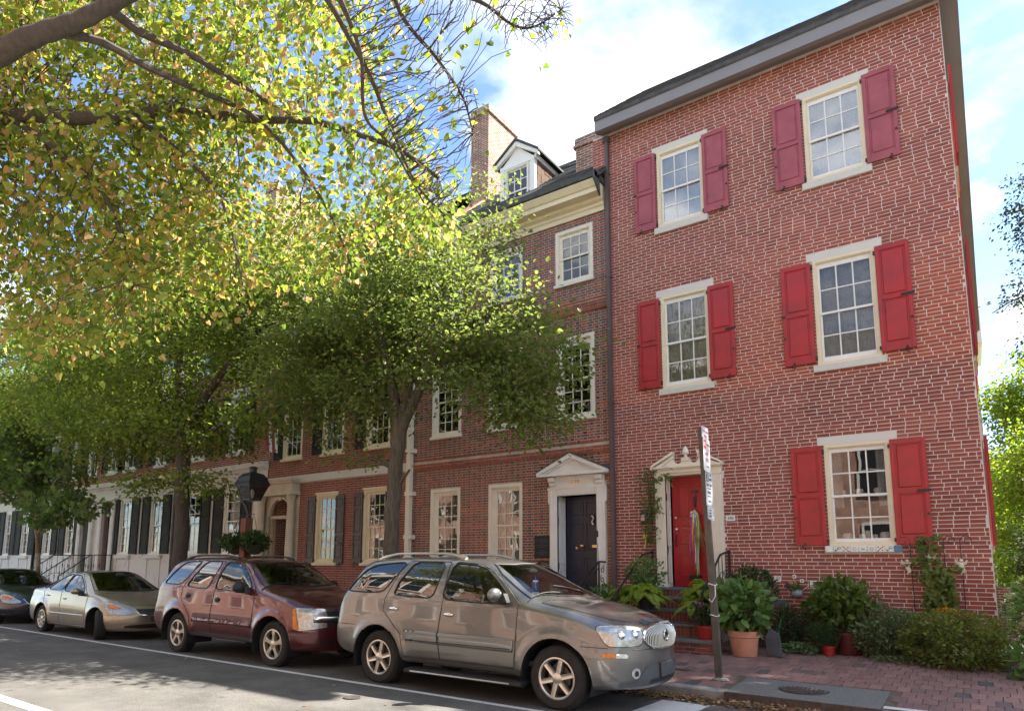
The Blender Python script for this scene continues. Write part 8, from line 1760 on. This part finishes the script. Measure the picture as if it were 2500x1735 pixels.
n = 160; P = np.column_stack([rl.uniform(-30, -4, n), rl.uniform(-9.5, -4.6, n), np.zeros(n)]); P[:, 2] = 0.035 - 0.0028 * (P[:, 1] + 8.4) ** 2 + 0.01
V, F = leaves(P, np.column_stack([rl.normal(size=(n, 2)), np.zeros(n)]), np.column_stack([rl.normal(size=(n, 2)) * 0.2, np.ones(n)]), 0.05 * (0.5 + 0.8 * rl.random(n)), T_OVAL)
o = obj('fallen_leaves', fast_mesh('fallen_leaves', V, F, [MAT['leaf_dry']])); tag(o, 'few dry leaves blown across the asphalt', 'leaves', kind='stuff')
# ------------------------------------------------------------------ street furniture and small things
# ---- lamp post with hanging baskets
lx, ly = -14.02, -3.82; lz = SW(ly)
lamp = empty('street_lamp', (lx, ly, lz), label='black lantern street lamp on a brown wooden post with hanging flower baskets', cat='lamp')
mb = MB(); mb.box(lx - 0.10, lx + 0.10, ly - 0.10, ly + 0.10, lz - 0.02, lz + 2.58); mb.build('post', MAT['wood_brown'], lamp, bevel=0.012)
mb = MB(); mb.tube([(lx + 0.02, ly, lz + 2.55), (lx + 0.02, ly, lz + 2.72), (lx - 0.05, ly, lz + 2.86), (lx - 0.24, ly, lz + 3.02), (lx - 0.33, ly, lz + 3.22), (lx - 0.30, ly, lz + 3.38), (lx - 0.18, ly, lz + 3.42)], 0.032, 8); mb.build('bracket_arm', MAT['iron'], lamp, smooth=True)
hx, hz = lx + 0.14, lz + 3.02
def frus(mb, c, r0, r1, z0, z1, n=4, rot=math.pi / 4): 
    v = [(c[0] + r * math.cos(rot + 2 * math.pi * k / n), c[1] + r * math.sin(rot + 2 * math.pi * k / n), z) for r, z in ((r0, z0), (r1, z1)) for k in range(n)]
    mb.add(v, [tuple(range(n))[::-1], tuple(range(n, 2 * n))] + [(k, (k + 1) % n, (k + 1) % n + n, k + n) for k in range(n)]); return mb
hd = bpy.data.objects.new('lantern', None); link(hd, lamp)
mb = MB(); frus(mb, (hx, ly), 0.20, 0.355, hz, hz + 0.32); mb.build('glass_panes', MAT['glass_lamp'], hd)
mb = MB()
for k in range(4):
    a = math.pi / 4 + k * math.pi / 2; mb.tube([(hx + 0.205 * math.cos(a), ly + 0.205 * math.sin(a), hz), (hx + 0.36 * math.cos(a), ly + 0.36 * math.sin(a), hz + 0.32)], 0.016, 5)
frus(mb, (hx, ly), 0.22, 0.22, hz - 0.03, hz); frus(mb, (hx, ly), 0.40, 0.40, hz + 0.32, hz + 0.35); mb.build('lantern_frame', MAT['iron'], hd)
mb = MB(); 
for (r0, r1, z0, z1) in ((0.42, 0.37, 0.35, 0.42), (0.37, 0.33, 0.42, 0.52), (0.33, 0.24, 0.52, 0.60), (0.24, 0.10, 0.60, 0.64)): frus(mb, (hx, ly), r0, r1, hz + z0, hz + z1)
mb.lathe([(0.085, 0.62), (0.085, 0.72), (0.10, 0.73), (0.10, 0.76), (0.06, 0.78), (0, 0.78)], (hx, ly, hz), 12); mb.build('lantern_roof', MAT['iron'], hd)
mb = MB(); mb.lathe([(0.03, 0), (0.05, 0.06), (0.06, 0.16), (0.02, 0.22), (0, 0.22)], (hx, ly, hz + 0.02), 10); mb.build('mantle', MAT['cream_pale'], hd, smooth=True)
for k, (bx, lb, sd_) in enumerate(((lx - 0.38, 'hanging basket of trailing greenery on the left of the lamp post', 101), (lx + 0.36, 'hanging basket of grasses on the right of the lamp post', 102))):
    b = empty('hanging_basket', (bx, ly, lz + 1.75), label=lb, cat='basket', group='baskets on the lamp post'); bz = lz + 1.92
    mb = MB(); mb.lathe([(0.0, -0.20), (0.10, -0.18), (0.19, -0.09), (0.22, 0.0), (0.20, 0.02), (0, 0.02)], (bx, ly, bz), 16); mb.build('bowl', MAT['bark_dark'], b, smooth=True)
    mb = MB(); [mb.tube([(bx + 0.20 * math.cos(a), ly + 0.20 * math.sin(a), bz), (bx * 0.75 + lx * 0.25, ly, bz + 0.75)], 0.004, 3) for a in (0, 2.1, 4.2)]; mb.tube([(bx * 0.75 + lx * 0.25, ly, bz + 0.75), (lx, ly, bz + 0.72)], 0.012, 5); mb.build('hanger', MAT['iron'], b)
    bush('x', None, (bx, ly, bz + 0.10), (0.36, 0.33, 0.24), 900, 0.07, 'leaf_box', T_OVAL, sd_, parent=b, stems=0)
    rg = np.random.default_rng(sd_); Q = np.column_stack([np.full(110, bx), np.full(110, ly), np.full(110, bz)]) + rg.normal(size=(110, 3)) * np.array([0.09, 0.09, 0.02]); A = np.column_stack([rg.normal(size=110) * 0.75, rg.normal(size=110) * 0.75, np.full(110, 1.0)])
    V, F = leaves(Q, A, rg.normal(size=Q.shape), 0.42 * (0.5 + 0.6 * rg.random(110)), T_BLADE); o = obj('grass_blades', fast_mesh('grass_blades', V, F, [MAT['grass_blade']]), b); tag(o, kind='stuff')

# ---- parking sign post: leaning square tube with four signs
sx0, sy0 = -3.13, -3.80; sz0 = SW(sy0); lean = Vector((-0.036, 0, 1)).normalized()
sp_ = empty('sign_post', (sx0, sy0, sz0), label='leaning bronze sign post with stacked parking signs in front of the red door', cat='sign')
def sp_pt(h): return Vector((sx0, sy0, sz0)) + lean * h
mb = MB()
a, b = sp_pt(-0.05), sp_pt(3.50)
mb.add([(a.x - 0.048, a.y - 0.03, a.z), (a.x + 0.048, a.y - 0.03, a.z), (a.x + 0.048, a.y + 0.03, a.z), (a.x - 0.048, a.y + 0.03, a.z), (b.x - 0.038, b.y - 0.025, b.z), (b.x + 0.038, b.y - 0.025, b.z), (b.x + 0.038, b.y + 0.025, b.z), (b.x - 0.038, b.y + 0.025, b.z)], [(0, 3, 2, 1), (4, 5, 6, 7), (0, 1, 5, 4), (1, 2, 6, 5), (2, 3, 7, 6), (3, 0, 4, 7)])
mb.box(a.x + 0.016, a.x + 0.022, a.y - 0.034, a.y - 0.029, a.z + 0.05, a.z + 0.9); mb.build('post', MAT['post_bronze'], sp_)
mb = MB(); mb.ellips((sx0 + 0.02, sy0, sz0 + 0.01), (0.12, 0.07, 0.035), 10, 6); mb.build('footing', MAT['concrete'], sp_)
SIGN_YAW = rad(91)            # the plates face down the street
def sign(h0, h1, w, name):
    c = sp_pt((h0 + h1) / 2); e = bpy.data.objects.new(name, None); link(e, sp_); e.matrix_basis = Matrix.Translation(c + Vector((0.055 * math.sin(SIGN_YAW), -0.055 * math.cos(SIGN_YAW), 0))) @ Matrix.Rotation(SIGN_YAW, 4, 'Z') @ Matrix.Rotation(math.atan(-0.036 * math.cos(SIGN_YAW)), 4, 'Y'); LOCAL[0] = True; h = h1 - h0; r = 0.022
    pl = chaikin([(-w / 2, -h / 2), (w / 2, -h / 2), (w / 2, h / 2), (-w / 2, h / 2)], 3, k=0.06)
    mb = MB(); mb.prism([tuple(p) for p in pl], -0.002, 0.002); mb.build('plate', MAT['sign_white'], e)
    return e, w, h
def border(e, w, h, m, z0=None, z1=None):
    z0 = -h / 2 + 0.012 if z0 is None else z0; z1 = h / 2 - 0.012 if z1 is None else z1; a = w / 2 - 0.012; mb = MB(); t = 0.004
    mb.box(-a, a, -0.0035, -0.002, z0, z0 + t); mb.box(-a, a, -0.0035, -0.002, z1 - t, z1); mb.box(-a, -a + t, -0.0035, -0.002, z0, z1); mb.box(a - t, a, -0.0035, -0.002, z0, z1); mb.build('border', m, e)
T = lambda e, s, size, x, z, m, sx=1.0, bold=0.0: lettering('lettering', s, size, (x, -0.003, z), e, m, sx=sx, bold=bold, extrude=0.0008)
R_, K_, G1, W_ = MAT['sign_red'], MAT['sign_black'], MAT['sign_green'], MAT['sign_white']
def arrow(e, x, z, l, m):
    s = 1 if l > 0 else -1; l = abs(l); mb = MB(); mb.prism([(x - s * l / 2, z - 0.008), (x + s * (l / 2 - 0.03), z - 0.008), (x + s * (l / 2 - 0.03), z - 0.022), (x + s * l / 2, z), (x + s * (l / 2 - 0.03), z + 0.022), (x + s * (l / 2 - 0.03), z + 0.008), (x - s * l / 2, z + 0.008)], -0.0035, -0.002); mb.build('arrow', m, e)
e, w, h = sign(3.33, 3.50, 0.30, 'tow_away_sign'); border(e, w, h, R_); T(e, 'TOW ZONE', 0.050, 0, 0.015, R_, 0.9); T(e, 'TOW-AWAY', 0.026, 0, -0.048, R_); LOCAL[0] = False
e, w, h = sign(2.86, 3.32, 0.30, 'no_parking_sign'); mb = MB(); mb.box(-0.14, -0.02, -0.0032, -0.002, 0.085, 0.215); mb.build('red_field', R_, e); T(e, 'NO', 0.082, -0.08, 0.150, W_, 0.75, 0.001); T(e, 'PARKING', 0.042, 0.062, 0.150, R_, 0.72); mb = MB(); mb.box(-0.14, 0.14, -0.0032, -0.002, 0.070, 0.075); mb.build('rule', R_, e)
T(e, 'ANY', 0.075, 0, 0.015, R_); T(e, 'TIME', 0.075, 0, -0.075, R_); arrow(e, 0.02, -0.165, 0.12, R_); LOCAL[0] = False
e, w, h = sign(2.36, 2.85, 0.30, 'two_hour_parking_sign'); border(e, w, h, G1); mb = MB(); mb.box(-0.138, -0.025, -0.0032, -0.002, 0.10, 0.232); mb.build('green_field', G1, e); T(e, '2', 0.15, -0.082, 0.165, W_, 0.9, 0.002); T(e, 'HR', 0.058, 0.055, 0.200, K_); T(e, 'PARKING', 0.040, 0.055, 0.135, K_, 0.75)
T(e, '8AM - 6PM', 0.056, 0, 0.050, K_, 0.9); T(e, 'MON THRU SAT', 0.024, 0, 0.002, K_); T(e, 'PERMIT', 0.060, 0, -0.055, K_, 0.9); T(e, 'EXCEPT ZONE', 0.024, 0, -0.105, K_); arrow(e, 0, -0.175, -0.12, K_); LOCAL[0] = False
e, w, h = sign(2.17, 2.35, 0.30, 'permit_sign'); border(e, w, h, K_); T(e, 'EXCEPT', 0.034, -0.04, 0.040, K_); T(e, 'PERMIT', 0.034, -0.04, 0.0, K_); T(e, 'PARKING', 0.034, -0.04, -0.040, K_); T(e, '5', 0.08, 0.095, 0.0, K_); LOCAL[0] = False
tie = MB()
for hh in (1.28, 0.86): c = sp_pt(hh); tie.tube([(c.x + 0.062 * math.cos(t), c.y + 0.045 * math.sin(t), c.z + 0.01 * math.sin(2 * t)) for t in np.linspace(0, 6.283, 14)], 0.006, 4, cap=False)
c = sp_pt(1.22); tie.tube([(c.x + 0.05, c.y - 0.05, c.z + 0.05), (c.x + 0.05, c.y - 0.06, c.z - 0.10), (c.x + 0.0, c.y - 0.06, c.z - 0.18), (c.x - 0.04, c.y - 0.05, c.z - 0.14)], 0.006, 4); tie.build('white_string', MAT['white_paint'], sp_)

# ---- iron covers
def cover(name, c, r, label, m='cast_iron', grid=True):
    e = empty(name, c, label=label, cat='manhole cover'); mb = MB(); mb.lathe([(0, 0.0), (r * 0.94, 0.0), (r * 0.95, -0.006), (r * 0.97, 0.004), (r, 0.004), (r, -0.02)], c, 32); mb.build('rim', MAT[m], e)
    if grid:
        n = 5; s_ = r * 0.86
        for i in range(-n, n + 1):
            for k in range(-n, n + 1):
                x, y = i * s_ / n, k * s_ / n
                if math.hypot(x, y) < s_ * 0.95:
                    mb = MB(); d = s_ / n * 0.36; mb.box(c[0] + x - d, c[0] + x + d, c[1] + y - d, c[1] + y + d, c[2] - 0.002, c[2] + 0.006); mb.build('lug', MAT['rusty_iron'], e)
    return e
cover('manhole_cover', (-2.07, -3.86, SW(-3.86) + 0.006), 0.29, 'round waffle patterned iron cover set in the kerb side slab')
cover('valve_cover', (-6.5, -7.33, 0.042), 0.105, 'small round iron valve cover in the asphalt', grid=False)
o = MB(); o.box(-3.98, -3.72, -3.42, -3.26, SW(-3.34) + 0.004, SW(-3.34) + 0.010); o = o.build('meter_lid', MAT['rusty_iron']); tag(o, 'small rusty rectangular meter lid in the brick pavement', 'cover')

# ---- things on the wall of 340
def wall_tile(x, z, s, label, kind):
    mb = MB(); mb.bevbox(x - s / 2, x + s / 2, -0.016, -0.003, z - s / 2, z + s / 2, 0.003)
    k = s / 0.12
    if kind == 'flower':
        mb.tube([(x - 0.03 * k, -0.017, z - 0.045 * k), (x - 0.005 * k, -0.017, z - 0.01 * k), (x + 0.015 * k, -0.017, z + 0.012 * k)], 0.004, 4, 1); mb.tube([(x + 0.012 * k + 0.03 * k * math.cos(t), -0.017, z + 0.022 * k + 0.02 * k * math.sin(t)) for t in np.linspace(0, 6.28, 11)], 0.003, 4, 1)
        for q in (-1, 1): mb.ellips((x - 0.02 * k + q * 0.022 * k, -0.017, z - 0.028 * k), (0.014 * k, 0.002, 0.009 * k), 6, 4, 2)
    else: mb.ellips((x, -0.017, z), (0.012, 0.002, 0.016), 6, 4, 1)
    o = mb.build('wall_tile', [MAT['tile_white'], MAT['tile_ink'], MAT['tile_green']]); tag(o, label, 'tile', 'picture tiles on the brick wall')
wall_tile(-3.18, 1.47, 0.115, 'white flower tile on the wall, left one of the larger pair', 'flower'); wall_tile(-2.58, 1.39, 0.115, 'white flower tile on the wall, right one of the larger pair', 'flower')
wall_tile(-2.89, 1.515, 0.062, 'tiny cream tile on the wall above the hanging planter', 'dot'); wall_tile(-2.77, 1.44, 0.062, 'tiny pale tile right of the tiny cream one', 'dot')
hp = empty('wall_planter', (-2.84, -0.10, 1.22), label='small mosaic ball planter hung on the brick wall', cat='planter'); mb = MB(); mb.ellips((-2.84, -0.11, 1.22), (0.095, 0.085, 0.08), 16, 10); mb.build('bowl', M('mosaic', (0.30, 0.33, 0.36), 0.3, 0.7, 60, spec=0.5), hp, smooth=True)
mb = MB(); mb.tube([(-2.93, -0.10, 1.25), (-2.86, -0.02, 1.40), (-2.76, -0.10, 1.25)], 0.004, 3); mb.tube([(-2.75, -0.1, 1.27), (-2.64, -0.03, 1.38)], 0.004, 3); mb.build('hanger', MAT['white_paint'], hp)
rg = np.random.default_rng(5); V, F = leaves(np.array([[-2.84, -0.11, 1.28]] * 60) + rg.normal(size=(60, 3)) * 0.03, np.column_stack([rg.normal(size=60), rg.normal(size=60) * 0.5 - 0.2, np.abs(rg.normal(size=60))]), rg.normal(size=(60, 3)), np.full(60, 0.11), (T_OVAL[0] * np.array([0.4, 1, 1]), T_OVAL[1])); o = obj('leaves', fast_mesh('leaves', V, F, [MAT['leaf_azalea']]), hp); tag(o, kind='stuff')
bfl = MB(); bfl.ellips((-2.99, -0.05, 1.36), (0.06, 0.012, 0.055), 8, 6); bfl.ellips((-2.90, -0.05, 1.36), (0.05, 0.012, 0.05), 8, 6); bfl.ellips((-2.945, -0.06, 1.40), (0.035, 0.012, 0.04), 8, 6, 1); o = bfl.build('butterfly_ornament', [MAT['slate_dark'], MAT['tile_orange']], smooth=True); tag(o, 'small grey green butterfly ornament on the wall beside the hanging planter', 'ornament')
def cherub(x, z, flip, label):
    c = empty('cherub_ornament', (x, -0.05, z - 0.12), label=label, cat='ornament', group='cherubs on the brick wall'); s_ = -1 if flip else 1
    mb = MB(); mb.ellips((x, -0.06, z), (0.036, 0.03, 0.058), 10, 8); mb.ellips((x + s_ * 0.006, -0.065, z + 0.075), (0.027, 0.027, 0.030), 10, 8); mb.tube([(x - 0.02, -0.06, z + 0.03), (x - 0.065, -0.065, z + 0.06), (x - 0.075, -0.065, z + 0.10)], [0.016, 0.012, 0.008], 6); mb.tube([(x + 0.02, -0.06, z + 0.03), (x + 0.06, -0.065, z + 0.05), (x + 0.085, -0.065, z + 0.085)], [0.016, 0.012, 0.008], 6)
    mb.tube([(x - 0.01, -0.06, z - 0.03), (x + s_ * 0.02, -0.07, z - 0.09), (x - s_ * 0.01, -0.06, z - 0.14)], [0.024, 0.017, 0.009], 6); mb.tube([(x + 0.012, -0.06, z - 0.03), (x + s_ * 0.045, -0.07, z - 0.08), (x + s_ * 0.03, -0.06, z - 0.12)], [0.024, 0.016, 0.009], 6); mb.build('figure', MAT['plaster_cherub'], c, smooth=True)
    mb = MB(); mb.prism([(x - 0.01, z + 0.03), (x - 0.09, z + 0.07), (x - 0.075, z + 0.02), (x - 0.02, z)], -0.045, -0.03); mb.prism([(x + 0.01, z + 0.03), (x + 0.09, z + 0.07), (x + 0.075, z + 0.02), (x + 0.02, z)], -0.045, -0.03); mb.build('wings', MAT['plaster_cherub'], c)
cherub(-1.14, 1.72, False, 'cream cherub figure on the wall, left of the climbing vine'); cherub(-0.81, 1.82, True, 'cream cherub figure on the wall, in the middle of the vine'); cherub(-0.41, 1.73, False, 'cream cherub figure on the wall, right of the climbing vine')
# crockery and plants behind the ground floor window of 340
def crock(x, z, r, h, label, prof=None, m='porcelain'):
    mb = MB(); mb.lathe([(0, 0), (r * 0.6, 0), (r, h * 0.45), (r * 0.95, h * 0.8), (r * 0.7, h), (r * 0.62, h), (0, h * 0.6)] if prof is None else prof, (x, 0.26, z), 14); o = mb.build('jar', MAT[m], smooth=True); tag(o, label, 'jar', 'crockery inside the window')
sh = MB(); sh.box(-2.26, -1.28, 0.19, 0.36, 2.10, 2.13); sh = sh.build('shelf', MAT['white_paint'], H340); sh2 = MB(); sh2.box(-2.26, -1.28, 0.19, 0.36, 2.955, 2.975); sh2.build('shelf', MAT['white_paint'], H340)
for x, r, h, lb in ((-2.03, 0.085, 0.16, 'wide white bowl on the lower window shelf, leftmost'), (-1.80, 0.05, 0.14, 'small white jar on the lower window shelf, second from left'), (-1.70, 0.06, 0.20, 'tall white jar in the middle of the lower window shelf'), (-1.60, 0.045, 0.13, 'small white jar right of the tall one on the lower shelf'), (-1.45, 0.085, 0.17, 'wide patterned pot on the lower window shelf, rightmost')): crock(x, 2.13, r, h, lb)
for x, r, h, lb in ((-2.05, 0.05, 0.09, 'small pot on the upper window shelf, leftmost'), (-1.80, 0.07, 0.10, 'small white pot in the middle of the upper window shelf'), (-1.50, 0.08, 0.10, 'white pot on the upper window shelf, rightmost')): crock(x, 2.975, r, h, lb)
# lantern on the wall left of the red door, and ribbons on the door
wl_ = empty('wall_lantern', (-5.68, -0.1, 2.6), label='small dark wall lantern hung in the vine left of red door', cat='lantern'); mb = MB(); mb.lathe([(0, 0), (0.075, 0.0), (0.08, 0.02), (0.07, 0.03), (0.072, 0.19), (0.085, 0.20), (0.04, 0.27), (0, 0.28)], (-5.68, -0.12, 2.56), 10); mb.build('lantern_body', MAT['cast_iron'], wl_, smooth=True); mb = MB(); mb.box(-5.72, -5.64, -0.198, -0.192, 2.60, 2.73); mb.build('pane', MAT['glass_lamp'], wl_)
mb = MB(); mb.tube([(-5.68, -0.1, 2.30), (-5.66, -0.12, 2.20), (-5.69, -0.12, 2.05)], 0.012, 5); mb.ellips((-5.68, -0.12, 2.28), (0.05, 0.02, 0.035), 8, 6); o = mb.build('yellow_bow', M('ribbon_yellow', (0.62, 0.47, 0.06), 0.6, 0.1)); tag(o, 'yellow ribbon bow tied in the vine left of red door', 'ribbon')
wr_ = empty('door_broom', (-4.70, 0.16, 2.7), label='dried grass broom with colourful ribbons hanging on the red door', cat='decoration'); rg = np.random.default_rng(8)
mb = MB()
for k in range(90):
    a = rg.uniform(math.pi * 0.75, math.pi * 2.05); l = rg.uniform(0.25, 0.42); c = np.array([-4.60, 0.14, 2.35]); e_ = c + np.array([l * math.cos(a) * 0.95, -0.05 + rg.normal() * 0.03, l * math.sin(a) * 1.25 + 0.05]); mb.tube([tuple(c), tuple((c + e_) / 2 + np.array([0, -0.03, 0.03])), tuple(e_)], 0.0022, 3)
mb.tube([(-4.66, 0.16, 2.75), (-4.60, 0.14, 2.35)], 0.012, 5); mb.build('straw', M('straw', (0.33, 0.20, 0.08), 0.8, 0.3), wr_)
for k, (dx, l, col) in enumerate(((-0.075, 0.85, (0.55, 0.03, 0.20)), (-0.045, 0.80, (0.50, 0.04, 0.18)), (-0.015, 1.15, (0.65, 0.42, 0.04)), (0.01, 1.0, (0.68, 0.66, 0.62)), (0.035, 1.1, (0.28, 0.20, 0.50)), (0.06, 1.25, (0.30, 0.50, 0.14)), (0.085, 1.2, (0.35, 0.55, 0.20)), (0.0, 1.22, (0.50, 0.03, 0.05)))):
    x = -4.735 + dx; pts = [(x + 0.012 * math.sin(t * 6 + k), 0.10 + 0.012 * math.cos(t * 5 + k), 2.74 - l * t) for t in np.linspace(0, 1, 14)]; n = len(pts)
    V = np.array([(p[0] - 0.012, p[1], p[2]) for p in pts] + [(p[0] + 0.012, p[1] + 0.004, p[2]) for p in pts]); i = np.arange(n - 1); m_ = M('ribbon_%d' % k, col, 0.5, 0.08)
    o = obj('ribbon', fast_mesh('ribbon', V, np.stack([i, i + n, i + n + 1, i + 1], 1), [m_], smooth=True), wr_); md = o.modifiers.new('s', 'SOLIDIFY'); md.thickness = 0.002
mb = MB(); [mb.ellips((-4.73 + 0.05 * math.cos(t), 0.12, 2.73 + 0.05 * math.sin(t)), (0.035, 0.03, 0.035), 8, 6) for t in (0, 1.3, 2.6, 3.9, 5.2)]; mb.build('knot', M('ribbon_pale', (0.50, 0.55, 0.38), 0.6, 0.3, 30), wr_, smooth=True)
# garden oddments at the wall foot
mb = MB(); mb.prism([(-3.04, 0.27), (-2.80, 0.25), (-2.84, 0.62), (-2.98, 0.70), (-3.06, 0.55)], -1.62, -1.57); o = mb.build('slate_slab', MAT['slate_dark'], bevel=0.01); tag(o, 'dark broken slate leaning beside the terracotta pot', 'stone')
mb = MB(); mb.tube([(-2.95, -0.95, 0.33), (-2.80, -1.15, 0.31), (-2.62, -1.10, 0.32), (-2.72, -0.95, 0.40), (-2.95, -1.05, 0.42), (-3.02, -0.85, 0.60), (-3.0, -0.5, 0.95), (-3.0, -0.1, 1.05)], 0.011, 6); o = mb.build('garden_hose', M('hose_green', (0.06, 0.20, 0.07), 0.5, 0.1), smooth=True); tag(o, 'green garden hose coiled on the ground by the wall', 'hose')
mb = MB(); mb.box(-3.30, -3.02, -0.03, -0.003, 0.99, 1.09); o = mb.build('utility_plate', MAT['blue_stone']); tag(o, 'grey metal plate low on the brick wall behind the shrub', 'plate')
# flag bits on 336 and an air conditioner
fg = empty('house_flag', (-17.3, -0.6, 6.0), label='small red and white flag hanging from 336 behind the foliage', cat='flag'); mb = MB(); mb.tube([(-17.2, -0.02, 5.3), (-17.5, -1.0, 6.1)], 0.012, 5); mb.build('pole', MAT['white_paint'], fg)
for k in range(4):
    mb = MB(); mb.add([(-17.38 - 0.03 * k, -0.62 - 0.1 * k, 5.82 + 0.08 * k), (-17.41 - 0.03 * k, -0.72 - 0.1 * k, 5.9 + 0.08 * k), (-17.40, -0.70 - 0.1 * k, 5.1), (-17.37, -0.60 - 0.1 * k, 5.05)], [(0, 1, 2, 3)]); o = mb.build('stripe', MAT['sign_red'] if k % 2 else MAT['white_paint'], fg); md = o.modifiers.new('s', 'SOLIDIFY'); md.thickness = 0.004
